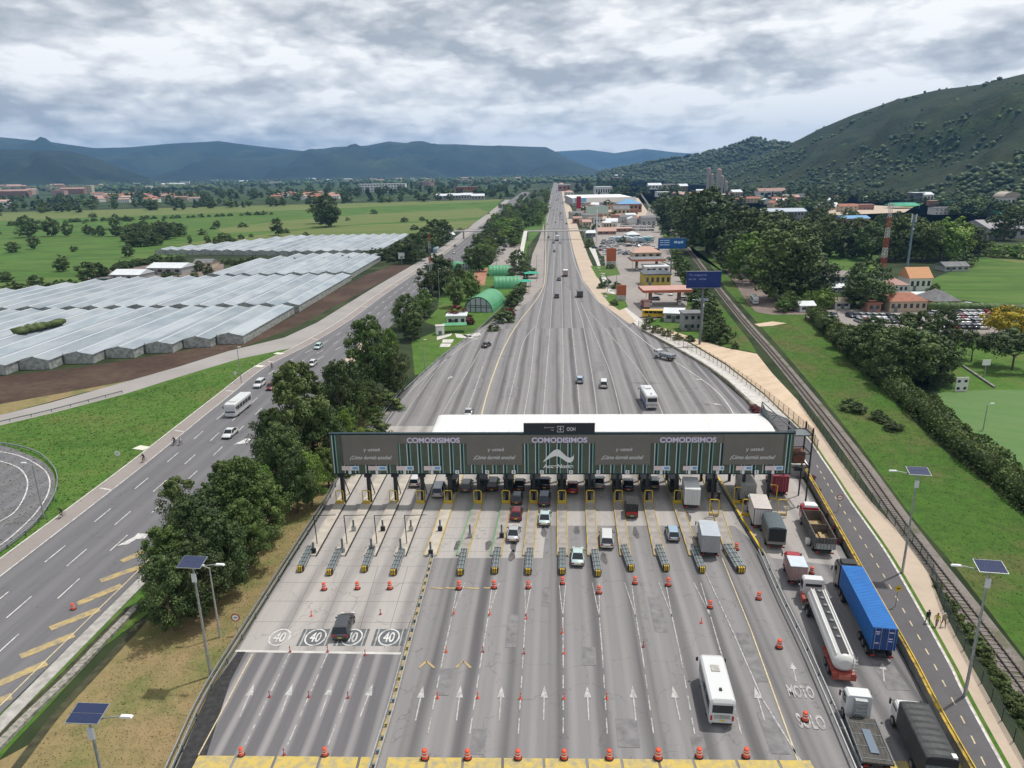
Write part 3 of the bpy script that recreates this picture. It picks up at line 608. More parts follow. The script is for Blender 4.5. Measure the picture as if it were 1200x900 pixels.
sheet('sports_field', [(1098, 461), (1160, 457), (1500, 460), (1500, 800), (1200, 590), (1160, 545), (1118, 500)], 0.09, m_pitch)
sheet('access_road', [(945, 362), (1200, 386), (1500, 400), (1500, 408), (1200, 396), (1108, 392), (1000, 382), (945, 374)], 0.10, m_shoulder)
sheet('car_park', [(955, 362), (1160, 366), (1165, 384), (1108, 390), (1000, 380), (960, 376)], 0.12, m_yard)
# roadside yards on the right
sheet('service_yard', [(708, 300), (760, 300), (792, 315), (806, 350), (800, 385), (775, 384), (752, 380), (725, 352), (712, 330)], 0.10, m_yard)
sheet('vehicle_yard', [(690, 262), (752, 262), (762, 240), (770, 262), (783, 290), (790, 312), (760, 300), (705, 300), (698, 290)], 0.10, m_yard)
sheet('commercial_lots', [(672, 232), (748, 232), (762, 252), (765, 264), (690, 264), (680, 248)], 0.09, m_walk)
sheet('verge_lawn', [(692, 312), (722, 312), (727, 322), (700, 326)], 0.13, m_lawn)
sheet('verge_lawn', [(704, 343), (730, 346), (736, 360), (726, 364), (714, 356)], 0.13, m_lawn)
sheet('verge_lawn', [(750, 380), (775, 384), (820, 398), (850, 408), (850, 396), (820, 386), (798, 372), (770, 374)], 0.115, m_lawn)
# gardens left of the main road
sheet('garden_lawn', [(482, 400), (520, 386), (556, 392), (548, 402), (518, 418), (498, 438), (486, 440)], 0.085, m_lawn)
sheet('garden_lawn', [(498, 378), (522, 352), (545, 345), (600, 350), (585, 365), (556, 384), (520, 384)], 0.085, m_lawn)
sheet('garden_lawn', [(505, 430), (520, 300), (560, 275), (640, 240), (640, 262), (618, 290), (612, 330), (598, 350), (560, 385), (515, 420)], 0.07, m_field)
sheet('hut_car_park', [(575, 312), (580, 286), (596, 282), (614, 288), (613, 328), (603, 342), (598, 318)], 0.10, m_yard)
sheet('garden_terrace', [(556, 318), (572, 314), (568, 334), (555, 336)], 0.11, P('terracotta paving', (0.33, 0.16, 0.10), 0.9, var=0.3, vs=0.6))
mb = MB()
for a, b, c_, d_ in (((512, 395), (530, 391), (528, 394), (512, 399)), ((533, 391), (552, 394), (556, 397), (535, 396)), ((519, 398), (532, 398), (530, 402), (518, 402)), ((517, 403), (529, 403), (527, 407), (515, 407)), ((542, 393), (562, 390), (564, 393), (548, 396))):
    mb.poly([V((*G(*q).xy, 0.12)) for q in (a, b, c_, d_)], m_conc_l)
struct('garden_path', mb)
# pavement patch by the left highway
sheet('bus_stop_paving', [(404, 422), (427, 398), (436, 404), (412, 430)], 0.14, m_walk)
# drain: stone wall and ditch beside the highway
mb = MB(); m_stone = P('stone masonry', (0.33, 0.31, 0.27), 0.95, col2=(0.16, 0.15, 0.13), vs=2.2, bump=0.5, lo=0.4, hi=0.62)
dr = W_([(162, 712), (120, 755), (80, 797), (33, 842), (0, 876)]); dr.append(ext(dr[-2], dr[-1], 30))
strip_mb(mb, dr, 0.9, -0.1, m_stone, h=0.55); o = mb.build('drain_wall'); tag(o, 'long pale stone drain wall on the slope beside the highway', 'wall')
mb = MB(); dt = W_([(170, 726), (117, 784), (67, 838), (23, 896)]); dt.append(ext(dt[-2], dt[-1], 30))
m_ditch = P('wet ditch soil', (0.045, 0.045, 0.022), 0.9, var=0.4, vs=1)
strip_mb(mb, dr, 0.8, 0.10, m_ditch, off=1.0); strip_mb(mb, dt, 0.9, 0.11, m_ditch); struct('drain_ditch', mb)
mb = MB(); strip_mb(mb, dr, 1.6, 0.095, m_lawn, off=2.3); struct('ditch_bank', mb)

# ---------------------------------------------------------------- hills and mountains
def terrain(name, cols, depth, mat, seed, rough=0.08, rows=26, back=0.5, detail=1.0):
    """cols: (x pixel, ridge pixel row, toe distance, ridge distance) read along the skyline; a solid hill that rises from its toe, crests and falls behind"""
    from mathutils import noise as mn
    cs = []
    for a, b in zip(cols, cols[1:]):
        n_ = max(2, int(abs(b[0]-a[0])/(6/detail)))
        for i in range(n_): t = i/n_; cs.append([a[j]+(b[j]-a[j])*t for j in range(4)])
    cs.append(list(cols[-1])); vs = []
    for (u, vr, d0, d1) in cs:
        hz = 199-(u-600)*math.tan(ROL)
        d = cf*CF+cr*(u-600)+cu*(450-vr); hor = V((d.x, d.y, 0)).normalized(); tan_ = d.z/math.hypot(d.x, d.y)
        # ridge height above z=0 at horizontal distance d1
        h = max(2.0, CH+tan_*d1)
        for j in range(rows+1):
            t = j/rows*(1+back)
            dist = d0+(d1-d0)*t
            if t <= 1: s_ = t**1.25*(1.0) ; s_ = s_*0.55+0.45*(3*t*t-2*t**3)
            else: s_ = max(0, 1-((t-1)/back)**1.5)
            p = hor*dist
            nz = mn.fractal(V((p.x, p.y, seed*100))*(1.0/(depth*0.22)), 0.9, 2.1, 6)
            amp = h*rough*(s_*(1-s_)**1.5*9.0+0.04*s_)
            zz = h*s_+nz*amp*1.5
            if j == 0 or j == rows: zz = -3
            vs.append((p.x, p.y, zz))
    nr = rows+1; fs = []
    for i in range(len(cs)-1):
        for j in range(rows): fs.append((i*nr+j, (i+1)*nr+j, (i+1)*nr+j+1, i*nr+j+1))
    mb = MB(); mb.add(vs, fs, mat, True); o = struct(name, mb); return o, vs, nr
m_hill = ground_mat('hillside scrub', [(0.0022, 0.42, 0.58, (0.048, 0.05, 0.024), 0.7), (0.008, 0.45, 0.6, (0.014, 0.027, 0.013), 0.9), (0.03, 0.46, 0.6, (0.022, 0.04, 0.016), 0.75), (0.006, 0.6, 0.7, (0.07, 0.11, 0.03), 0.7), (0.12, 0.42, 0.6, (0.03, 0.045, 0.022), 0.6)], (0.024, 0.037, 0.016), bump=1.0, bdist=5, bscale=0.06)
m_hill2 = ground_mat('wooded hillside', [(0.006, 0.45, 0.6, (0.04, 0.055, 0.028), 0.7), (0.03, 0.42, 0.6, (0.012, 0.024, 0.014), 0.7)], (0.025, 0.042, 0.02), bump=0.8, bdist=8, bscale=0.04)
m_mtn = ground_mat('mountain forest', [(0.0009, 0.42, 0.6, (0.03, 0.045, 0.024), 0.9), (0.003, 0.45, 0.62, (0.008, 0.014, 0.011), 0.7), (0.0016, 0.58, 0.68, (0.075, 0.10, 0.04), 0.6)], (0.012, 0.02, 0.013), bump=0.6, bdist=25, bscale=0.012)
HILL, hv, hnr = terrain('hill', [(780, 201, 2500, 3000), (820, 199, 2200, 2850), (850, 194, 1900, 2650), (872, 188, 1700, 2500), (900, 178, 1650, 2450), (925, 169, 1600, 2350), (960, 151, 1500, 2250), (1000, 134, 1400, 2150), (1050, 116, 1250, 2050), (1100, 104, 1150, 1950), (1150, 98, 1080, 1850), (1200, 86, 1020, 1780), (1300, 66, 950, 1700), (1450, 52, 850, 1600), (1700, 60, 700, 1500)], 1000, m_hill, 3, 0.12, 44)
HILL2, hv2, hnr2 = terrain('hill', [(700, 203, 2900, 3500), (735, 197, 2800, 3400), (760, 191, 2700, 3350), (790, 186, 2600, 3300), (820, 181, 2500, 3250), (845, 176, 2450, 3200), (868, 167, 2400, 3150), (885, 162, 2350, 3100), (905, 165, 2300, 3100), (925, 169, 2300, 3050), (960, 172, 2200, 3000), (1000, 170, 2200, 2900)], 900, m_hill2, 9, 0.12, 22)
terrain('mountains', [(-300, 168, 4300, 6000), (-100, 176, 4300, 6000), (0, 174, 4200, 5800), (40, 175, 4200, 5700), (80, 177, 4200, 5600), (110, 184, 4200, 5400), (140, 196, 4200, 5200), (175, 208, 4200, 4900)], 2200, m_mtn, 21, 0.24)
terrain('mountains', [(-300, 150, 6600, 8900), (-60, 158, 6600, 8900), (0, 160, 6600, 8900), (60, 166, 6600, 8900), (110, 173, 6600, 8900), (150, 172, 6600, 8900), (205, 168, 6600, 8700), (255, 165, 6600, 8700), (300, 171, 6600, 8700), (370, 178, 6600, 8700), (430, 178, 6600, 8500)], 3000, m_mtn, 33, 0.24)
terrain('mountains', [(170, 209, 5600, 6600), (210, 197, 5600, 7400), (250, 186, 5600, 7800), (300, 183, 5600, 8000), (350, 179, 5600, 8200), (390, 172, 5600, 8300), (430, 170, 5600, 8300), (455, 165, 5600, 8300), (490, 168, 5600, 8300), (540, 169, 5600, 8300), (600, 171, 5600, 8100), (640, 172, 5600, 8000), (652, 178, 5600, 7900), (668, 187, 5600, 7700), (690, 196, 5600, 7400), (715, 204, 5600, 7000)], 2600, m_mtn, 47, 0.24)
terrain('mountains', [(560, 182, 11000, 12900), (640, 178, 11000, 12900), (690, 175, 11000, 12900), (720, 179, 11000, 12900), (755, 174, 11000, 12900), (790, 178, 11000, 12900), (840, 182, 11000, 12900), (960, 186, 11000, 12900)], 4000, m_mtn, 58, 0.15)
# ---------------------------------------------------------------- haze
hz = MB(); hz.bz(-13500, 13500, -4500, 14000, -4.0, 640, None); hz.mats = []; 
ho = hz.build('haze'); ho['kind'] = 'stuff'
mh = bpy.data.materials.new('haze air'); mh.use_nodes = True; t = mh.node_tree; t.nodes.clear()
oo = t.nodes.new('ShaderNodeOutputMaterial'); pv = t.nodes.new('ShaderNodeVolumePrincipled')
pv.inputs['Color'].default_value = (0.26, 0.55, 1.0, 1); pv.inputs['Density'].default_value = 6.5e-5; pv.inputs['Anisotropy'].default_value = 0.1
t.links.new(pv.outputs[0], oo.inputs['Volume']); ho.data.materials.append(mh)
# ================================================================ toll canopy
A0 = G(390, 555, 5.2); A1 = G(925, 555, 5.2); A0.z = A1.z = 0
fd = (A1-A0); FL = 70.2; fh = math.atan2(fd.y, fd.x); fdn = fd.normalized(); fnn = V((-fdn.y, fdn.x, 0))
canopy = thing('toll_canopy', 'long toll plaza canopy with a white vaulted roof and striped green front spanning every lane', 'toll canopy', A0, fh)
def FS(u, v=555, z=5.2):
    "distance along the front for an image column"
    d = cf*CF+cr*(u-600)+cu*(450-v); o = V((0, 0, CH))-A0
    # plane through A0 with normal fnn
    t = -(o.dot(fnn))/d.dot(fnn); p = o+d*t
    return p.dot(fdn), p.z
m_face = P('olive cladding', (0.085, 0.105, 0.075), 0.55, var=0.12, vs=0.6)
m_ban = P('banner fabric', (0.165, 0.155, 0.135), 0.7, var=0.06, vs=0.3)
m_teal = P('teal tube', (0.19, 0.40, 0.34), 0.4)
m_tealw = P('pale tube', (0.50, 0.60, 0.57), 0.4)
m_navy = P('dark blue green trim', (0.012, 0.035, 0.045), 0.4)
m_rw = P('white roof sheeting', (0.70, 0.70, 0.69), 0.6, col2=(0.62, 0.62, 0.61), vs=0.4, lo=0.4, hi=0.62, stretch=(1.5, 0.3, 1))
m_let = P('lilac lettering', (0.66, 0.62, 0.78), 0.5)
m_let2 = P('grey lettering', (0.60, 0.59, 0.60), 0.5)
m_sblue = P('sign blue', (0.16, 0.36, 0.62), 0.5); m_spink = P('sign pale pink', (0.72, 0.60, 0.60), 0.5); m_swhite = P('sign white', (0.72, 0.74, 0.76), 0.5)
ZB, ZT = 5.25, 11.65
f = MB(); f.bz(0, FL, 0.0, 0.35, ZB, ZT, m_face); f.bz(-0.1, FL+0.1, -0.08, 0.45, ZT, ZT+0.22, m_navy); f.bz(-0.1, FL+0.1, -0.05, 0.42, ZB-0.16, ZB, m_navy)
f.build('front_panel', canopy)
x = 0.6; k = 0
groups = []
while x < FL-0.2:
    groups.append(x); x += 1.64; k += 1
ban = [(402, 467), (547, 612), (697, 762), (847, 917)]
bs = [(FS(a, 530)[0], FS(b, 530)[0]) for a, b in ban]
for i, x in enumerate(groups):
    tb = MB()
    for dx, m_, w in ((-0.25, m_tealw, 0.14), (0.25, m_teal, 0.15), (0.02, m_navy, 0.33)):
        xx = x+dx; inb = any(a-0.1 < xx < b+0.1 for a, b in bs)
        zt = ZB+1.45 if inb else ZT-1.45
        if xx < bs[0][0]: zt = ZT-0.1
        if xx > bs[3][1]: zt = ZT-0.1
        tb.bz(xx-w/2, xx+w/2, -0.09 if m_ is not m_navy else -0.03, -0.002, ZB+0.05, zt, m_)
    tb.build('stripe', canopy)
bm_ = MB(); bm_.bz(bs[0][0], bs[3][1], -0.14, -0.1, ZT-1.42, ZT-0.06, m_ban); bm_.build('name_band', canopy)
for a, b in bs:
    q = MB(); q.bz(a, b, -0.2, -0.15, ZB+1.5, ZT-0.1, m_ban); q = q.build('banner', canopy)
    w_ = b-a; c = (a+b)/2
    text_obj('lettering', 'y usted', w_*0.29, 0.72, m_let2, q, (c+0.2, -0.21, ZT-2.45), bold=0.012)
    text_obj('lettering', '\u00bfC\u00f3mo durmi\u00f3 anoche?', w_*0.76, 0.78, m_let2, q, (c, -0.21, ZT-3.75), bold=0.02, shear=0.25)
for a, b in ((477, 539), (623, 688), (773, 839)):
    s0, s1 = FS(a, 518)[0], FS(b, 518)[0]
    text_obj('name_lettering', 'COMODISIMOS', s1-s0, 0.86, m_let, canopy, ((s0+s1)/2, -0.16, ZT-0.88), bold=0.035)
# swoosh emblem and its word
lg = MB(); s0, s1 = FS(636, 530)[0], FS(672.5, 530)[0]; w_ = s1-s0
up = [(0, 0), (0.10, 0.30), (0.22, 0.62), (0.34, 0.88), (0.44, 1.0), (0.54, 0.95), (0.66, 0.68), (0.78, 0.40), (0.90, 0.33), (0.98, 0.48), (1.0, 0.60)]
dn = [(1.0, 0.30), (0.97, 0.08), (0.88, -0.06), (0.76, 0.02), (0.64, 0.22), (0.52, 0.42), (0.40, 0.46), (0.28, 0.36), (0.16, 0.20), (0.06, 0.04)]
hh = 2.1; zb = ZB+1.95
pts = [(s0+x*w_, zb+y*hh) for x, y in up+dn]
nn = len(pts); lg.add([(x, -0.18, z) for x, z in pts], [tuple(range(nn))], m_white); lg.build('swoosh_emblem', canopy)
text_obj('name_lettering', 'AcceNorte', w_*0.98, 0.66, m_white, canopy, ((s0+s1)/2, -0.18, ZB+1.28), bold=0.03, shear=0.1)
# roof sign
s0, s1 = FS(613.5, 505)[0], FS(697, 505)[0]
q = MB(); q.bz(s0, s1, -0.05, 0.25, ZT+0.1, ZT+1.75, P('charcoal panel', (0.022, 0.027, 0.035), 0.5)); q = q.build('roof_sign', canopy)
c = (s0+s1)/2
text_obj('lettering', 'powered', 1.5, 0.24, m_let2, q, (c-1.5, -0.06, ZT+1.1)); text_obj('lettering', 'by', 0.4, 0.26, m_let2, q, (c-0.95, -0.06, ZT+0.7))
text_obj('lettering', 'OOH', 1.3, 0.6, m_let2, q, (c+1.8, -0.06, ZT+0.85), bold=0.02)
g_ = MB()
for a, b, cc, d in ((0.0, 1.0, 0.92, 1.0), (0.0, 1.0, 0.0, 0.08), (0, 0.08, 0.6, 1.0), (0, 0.08, 0.0, 0.4), (0.92, 1, 0.6, 1), (0.92, 1, 0, 0.4), (0.2, 0.8, 0.45, 0.55), (0.45, 0.55, 0.15, 0.85)): g_.bz(c-0.3+a, c-0.3+b, -0.07, -0.05, ZT+0.35+cc, ZT+0.35+d, m_let2)
g_.build('bracket_emblem', q)
# roof: shallow vault from the front to the rear beam, only over the middle and right lanes
rx0, rx1 = FS(503, 507, 11.7)[0]+0.3, FL-2.6
rf = MB(); secs = []
RD = 8.3
prof = [(RD*i/14, 0.25+0.30*math.sin(math.pi*i/14)) for i in range(15)]
def ring(x, k): return [(x, 0.4+y, ZT-0.1+z*k) for y, z in prof]+[(x, 0.4+y, ZT-0.32+z*k) for y, z in reversed(prof)]
rf.loft([ring(rx0, 0.45), ring(rx0+0.35, 0.8), ring(rx0+0.9, 1.0), ring(rx1, 1.0)], m_rw)
x = rx0+1.4
while x < rx1-0.3:
    for i in range(14):
        (y0, z0), (y1, z1) = prof[i], prof[i+1]
        rf.add([(x-0.025, 0.4+y0, ZT-0.095+z0), (x+0.025, 0.4+y0, ZT-0.095+z0), (x+0.025, 0.4+y1, ZT-0.095+z1), (x-0.025, 0.4+y1, ZT-0.095+z1)], [(0, 1, 2, 3)], P('roof seam grey', (0.50, 0.50, 0.51), 0.6))
    x += 0.95
rf.build('roof', canopy)
q = MB(); q.bz(rx0+0.3, rx1, 0.5, RD+0.3, ZT-0.75, ZT-0.6, m_galv_d)
for i in range(18): xx = rx0+1+i*(rx1-rx0-2)/17; q.bz(xx-0.12, xx+0.12, 0.5, RD+0.2, ZT-1.3, ZT-0.75, m_dkgreen)
q.bz(rx0+0.3, rx1, RD+0.3, RD+0.6, ZT-1.6, ZT-0.05, m_dkgreen); q.build('soffit', canopy)
# right end truss and walkway
q = MB(); x1 = FL+0.1
for a, b in (((rx1, 0.5, ZT+0.2), (rx1, RD, ZT+0.4)), ((rx1, RD, ZT+0.4), (rx1+0.1, RD, ZT+2.3)), ((rx1+0.1, RD, ZT+2.3), (x1, 0.3, ZT+0.3)), ((rx1, RD*0.5, ZT+0.3), (rx1+1.0, RD*0.5, ZT+1.3)), ((x1, 0.3, ZT+0.3), (x1, RD, ZT)), ((rx1, RD, ZT), (x1, RD, ZT))): q.tube(a, b, 0.09, m_galv_d)
q.poly([(rx1+0.15, 0.4, ZT+0.2), (rx1+0.15, RD, ZT+0.35), (rx1+0.2, RD, ZT+2.0)], m_galv_d)
for i in range(4): q.tube((rx1+0.1, 1+i*2, ZT+0.35), (x1-0.2, 1+i*2, ZT+0.1), 0.05, m_galv_d)
q.build('end_truss', canopy)
q = MB()
for z in (6.2, 8.4, ZT-0.3): 
    for a, b in (((x1, 0, z), (x1+2.6, 0, z)), ((x1+2.6, 0, z), (x1+2.6, 3, z)), ((x1, 3, z), (x1+2.6, 3, z))): q.tube(a, b, 0.1, m_blk)
for xx, yy in ((x1+2.6, 0), (x1+2.6, 3), (x1, 3)): q.tube((xx, yy, 0), (xx, yy, ZT+0.9), 0.12, m_blk)
for i in range(7): q.tube((x1+0.1, 0.4*i+0.2, ZT-0.3), (x1+0.1, 0.4*i+0.2, ZT+0.8), 0.03, m_blk); q.tube((x1+2.6, 0.4*i+0.2, ZT-0.3), (x1+2.6, 0.4*i+0.2, ZT+0.8), 0.03, m_blk)
q.bz(x1+0.15, x1+2.5, 0.1, 2.9, ZT-0.4, ZT-0.32, m_galv_d); q.bz(x1+0.4, x1+2.2, 1.0, 2.8, 6.4, 8.3, P('rust brown panel', (0.14, 0.06, 0.035), 0.8, var=0.4))
q.build('access_frame', canopy)
# columns and lane signs
for i, hx in enumerate(HOOP+[874, 904]):
    s, _ = FS(hx+(1 if i < 5 else 0), 556, 5)
    q = MB(); c_ = m_navy
    if i < 5:
        q.bz(s-0.28, s+0.28, 0.0, 0.5, 0.1, ZB-0.15, m_blk); q.bz(s-0.55, s+0.55, -0.2, 0.7, ZB-0.6, ZB-0.17, m_blk)
        q.tube((s, 0.5, ZB-0.4), (s+0.1, 3.2, 0.3), 0.09, m_blk)
    else:
        q.bz(s-0.2, s+0.2, 0.5, 0.9, 0.1, ZB-0.1, m_blk); q.build('column', canopy)
        q = MB(); q.bz(s-0.2, s+0.2, RD, RD+0.4, 0.1, ZT-1.5, m_blk)
    q.build('column', canopy)
for a, b in ((401, 421), (432, 453), (465, 485), (497, 517), (766, 785), (800, 817), (835, 848), (862, 881), (896, 917)):
    s0, s1 = FS(a, 547)[0], FS(b, 547)[0]; mid = (s0+s1)/2
    q = MB(); q.bz(s0, mid, -0.3, -0.22, ZB+0.62, ZB+1.32, m_spink); q.bz(mid+0.003, s1, -0.3, -0.22, ZB+0.62, ZB+1.32, m_swhite)
    q.bz(mid+0.35, s1-0.15, -0.32, -0.302, ZB+0.78, ZB+1.18, m_sblue); q.bz(mid-0.3, mid+0.1, -0.28, -0.2, ZB+0.0, ZB+0.58, m_swhite); q.build('lane_sign', canopy)
for u in (536, 571, 602, 635, 669, 701, 735, 886):
    s = FS(u, 552)[0]; q = MB(); q.bz(s-0.3, s+0.3, -0.3, -0.22, ZB+0.05, ZB+0.62, m_swhite); q.bz(s-0.06, s+0.06, -0.315, -0.302, ZB+0.18, ZB+0.5, m_blk); q.build('lane_number_sign', canopy)

# ================================================================ islands, booths, hoops, crash cushions
m_isl = P('island concrete', (0.44, 0.40, 0.345), 0.9, var=0.15, vs=0.7, bump=0.1); m_isl2 = P('grey island concrete', (0.30, 0.275, 0.255), 0.9, var=0.2, vs=0.7, bump=0.1)
m_booth = P('booth cladding', (0.035, 0.045, 0.045), 0.5); m_bglass = P('booth glass', (0.02, 0.03, 0.035), 0.1, spec=0.6); m_kyel = P('worn yellow kerb', (0.50, 0.36, 0.07), 0.7, col2=(0.26, 0.21, 0.10), vs=1.2, lo=0.45, hi=0.65); m_green = P('green kerb paint', (0.07, 0.32, 0.10), 0.7, var=0.2)
LANE = []
NI = len(HOOP)
for i in range(NI):
    b_ = G(HOOP[i], 592); endx = {0: 364, 1: 398, 2: 434, 3: 469, 4: 504}.get(i, CUSH[i]-(0 if i < 9 else 3))
    e_ = G(endx, 653); LANE.append((b_, e_, HEAD(e_, b_)))
for i, (b_, e_, h) in enumerate(LANE):
    far = b_+(b_-e_).normalized()*20; L_ = (far-e_).length; w = 1.5 if i < 5 else 1.3
    who = 'leftmost' if i == 0 else ORD[i]
    top = m_isl if i < 5 else m_isl2
    isl = thing('toll_island', f'raised concrete toll island with painted edges, {ORD[i]} from the left under the canopy', 'toll island', e_, h, 'toll islands')
    q = MB(); q.prism([(-w/2, 0), (w/2, 0), (w/2, L_), (-w/2, L_)], 0.1, 0.3, top); q.build('base', isl)
    for s_ in (-1, 1):
        dark = (i < 4 and s_ == 1)
        q = MB(); q.bz(s_*(w/2+0.06)-0.055, s_*(w/2+0.06)+0.055, 0, L_, 0.1, 0.36, m_blk if dark else (m_green if i in (5, 6) and s_ < 0 else (m_kyel if i > 3 else m_isl))); q.build('edge_kerb', isl)
    # booth under the canopy
    if i < 4: continue
    bt = thing('toll_booth', f'dark toll booth with a window band on the {ORD[i]} island from the left', 'toll booth', b_+(b_-e_).normalized()*5.5, h, 'toll booths')
    q = MB(); q.bz(-0.7, 0.7, -1.5, 1.5, 0.3, 1.3, m_booth); q.bz(-0.7, 0.7, -1.5, 1.5, 2.35, 2.6, m_booth)
    for xx in (-0.65, 0.65):
        for yy in (-1.45, 1.45): q.bz(xx-0.05, xx+0.05, yy-0.05, yy+0.05, 1.3, 2.35, m_booth)
    q.build('body', bt); q = MB(); q.bz(-0.62, 0.62, -1.42, 1.42, 1.3, 2.35, m_bglass); q.build('window', bt); q = MB(); q.bz(-0.85, 0.85, -1.7, 1.7, 2.6, 2.72, m_booth); q.build('roof', bt)
# yellow portal hoops
def hoop(c, h, w, ht, label):
    q = MB(); r = 0.075; z0 = 0.3
    pts = [(-w/2, 0, z0), (-w/2, 0, ht-0.15), (-w/2+0.15, 0, ht), (w/2-0.15, 0, ht), (w/2, 0, ht-0.15), (w/2, 0, z0)]
    q.path(pts, r, m_yel, 8); q.tube((-w/2, 0, z0+0.45), (w/2, 0, z0+0.45), r, m_yel, 8)
    q.bz(-w/2+0.05, w/2-0.05, -0.02, 0.02, z0+0.02, z0+0.42, m_yel if rnd.random() < 0.5 else m_isl)
    o = q.build('height_hoop', None, c, h); return tag(o, label, 'barrier hoop', 'yellow hoops on the island ends')
for i, (b_, e_, h) in enumerate(LANE):
    if i == 13: continue
    hoop(G(HOOP[i], 592), h, 1.15, 2.5, f'yellow tubular hoop standing on the {ORD[i]} toll island from the left')
for u, v, t in ((836, 607, 'yellow tubular hoop in front of the grey box truck at the canopy'), (864.5, 592, 'yellow tubular hoop under the sign band left of the white box truck'), (874.5, 607, 'yellow tubular hoop beside the rear wheel of the white box truck'), (904, 589, 'tall yellow hoop between the white box truck and the maroon truck'), (915.6, 607, 'yellow hoop standing left of the red truck cab')):
    hoop(G(u, v), -R(9), 1.3, 3.0, t)
# crash cushions
m_cc = P('cushion steel', (0.15, 0.18, 0.19), 0.5, 0.4, var=0.2, vs=2)
def cushion_parts(root, L_=5.6):
    q = MB()
    q.bz(-0.36, 0.36, 0.4, L_, 0.16, 0.85, m_cc)
    for k in range(6):
        y = 0.5+k*(L_-0.6)/5; q.bz(-0.42, 0.42, y-0.05, y+0.05, 0.12, 0.95, m_galv_d); 
    for s_ in (-1, 1): q.bz(s_*0.44-0.03, s_*0.44+0.03, 0.4, L_, 0.5, 0.8, m_galv); q.bz(s_*0.2-0.04, s_*0.2+0.04, 0.45, L_, 0.86, 0.92, m_galv)
    b = q.build('body', root)
    q = MB(); q.prism([(-0.4, 0.38), (-0.4, 0.15), (-0.22, -0.05), (0.22, -0.05), (0.4, 0.15), (0.4, 0.38)], 0.2, 0.95, m_blk)
    for k in range(3): q.bz(-0.3+k*0.22, -0.18+k*0.22, -0.075, 0.3, 0.3, 0.97, m_yel)
    n_ = q.build('nose', root); return [b, n_]
cc = thing('crash_cushion', 'x', 'crash cushion', (0, 0, 0), 0, 'crash cushions before the toll islands'); parts = cushion_parts(cc); reg(cc, *parts)
ccl = [(352, 675, 361, 652), (386, 679, 396, 652), (427, 675, 434, 652), (461, 679, 470, 652), (539.5, 679, 544, 650), (580, 677, 583, 650), (619, 678, 621, 650), (659, 678, 659, 650), (701, 680, 697, 652), (740, 674, 733, 650), (781, 674, 773, 648), (823, 676, 814, 648), (869, 676, 853, 645)]
nm = ['at the far left beside the guardrail', 'second from the left', 'third from the left', 'fourth from the left, just before the lane divider', 'first one right of the lane divider', 'second one right of the lane divider', 'third right of the divider, behind the dark red car', 'below the white swoosh emblem', 'left of the silver green car', 'between the silver green car and the white van', 'right of the white van', 'left of the grey box truck', 'widest one, at the right of the grey box truck']
for k, (u, v, u2, v2) in enumerate(ccl):
    a, b = G(u, v-3), G(u2, v2+1); h = HEAD(a, b)
    lab = f'grey crash cushion with striped nose, {nm[k]}'
    if k == 0: cc.location = a; cc.rotation_euler = (0, 0, h); cc['label'] = lab
    else: dup(cc, a, h, (1.35, 1.1, 1) if k == 12 else None, lab)
# barrels, cones, delineators
m_or = P('orange plastic', (0.68, 0.085, 0.035), 0.5, var=0.1, vs=3); m_refl = P('reflective white', (0.70, 0.66, 0.62), 0.5); m_rub = P('black rubber', (0.02, 0.02, 0.02), 0.8); m_dkred = P('dull red plastic', (0.30, 0.05, 0.05), 0.6)
def barrel_parts(root):
    q = MB(); q.lathe([(0.33, 0.12), (0.33, 0.3), (0.30, 0.31), (0.30, 0.46)], m_or, 14); q.lathe([(0.30, 0.46), (0.29, 0.58)], m_refl, 14); q.lathe([(0.29, 0.58), (0.27, 0.78)], m_or, 14); q.lathe([(0.27, 0.78), (0.265, 0.88)], m_refl, 14); q.lathe([(0.26, 0.88), (0.24, 1.06), (0.12, 1.1), (0.0, 1.1)], m_or, 14)
    b = q.build('body', root); q = MB(); q.lathe([(0.42, 0.01), (0.44, 0.05), (0.42, 0.12), (0.33, 0.13)], m_rub, 14); f_ = q.build('base_ring', root); return [b, f_]
br = thing('traffic_barrel', 'x', 'barrel', (0, 0, 0), 0, 'orange barrels on the toll lanes'); reg(br, *barrel_parts(br))
bl = [(538, 690, 'in front of the first cushion right of the divider'), (579, 689, 'in front of the second cushion right of the divider'), (619, 689, 'in front of the third cushion right of the divider'), (659, 684, 'in front of the cushion under the swoosh emblem'), (702, 695, 'in front of the cushion left of the silver green car'), (744, 684, 'in front of the cushion beside the white van'), (783, 686, 'in front of the cushion right of the white van'), (832, 712, 'standing on the lane line above the white bus'),
      (380, 691, 'in front of the second cushion from the left'), (419, 690, 'in front of the third cushion from the left'), (457, 690, 'in front of the fourth cushion from the left'), (863, 644, 'beside the widest cushion, near the dark tarpaulin truck'), (889, 702, 'alone in the motorcycle lane above the others'), (913, 759, 'in the motorcycle lane above the word MOTO'), (943, 844, 'standing on the word SOLO'),
      (951, 672, 'behind the small box truck, before the white tanker cab'), (86, 714, 'on the yellow hatching of the left highway'),
      (498, 889, 'first of the row on the yellow band'), (548, 889, 'second of the row on the yellow band'), (607, 889, 'third of the row on the yellow band'), (661, 889, 'fourth of the row on the yellow band'), (714, 889, 'fifth of the row on the yellow band'), (771, 889, 'sixth of the row on the yellow band'), (819, 887, 'seventh of the row on the yellow band'), (874, 887, 'eighth of the row on the yellow band'), (283, 885, 'leftmost of the row at the yellow band'), (381, 885, 'right of the three at the left yellow band'), (985, 757, 'small one half hidden behind the white tanker')]
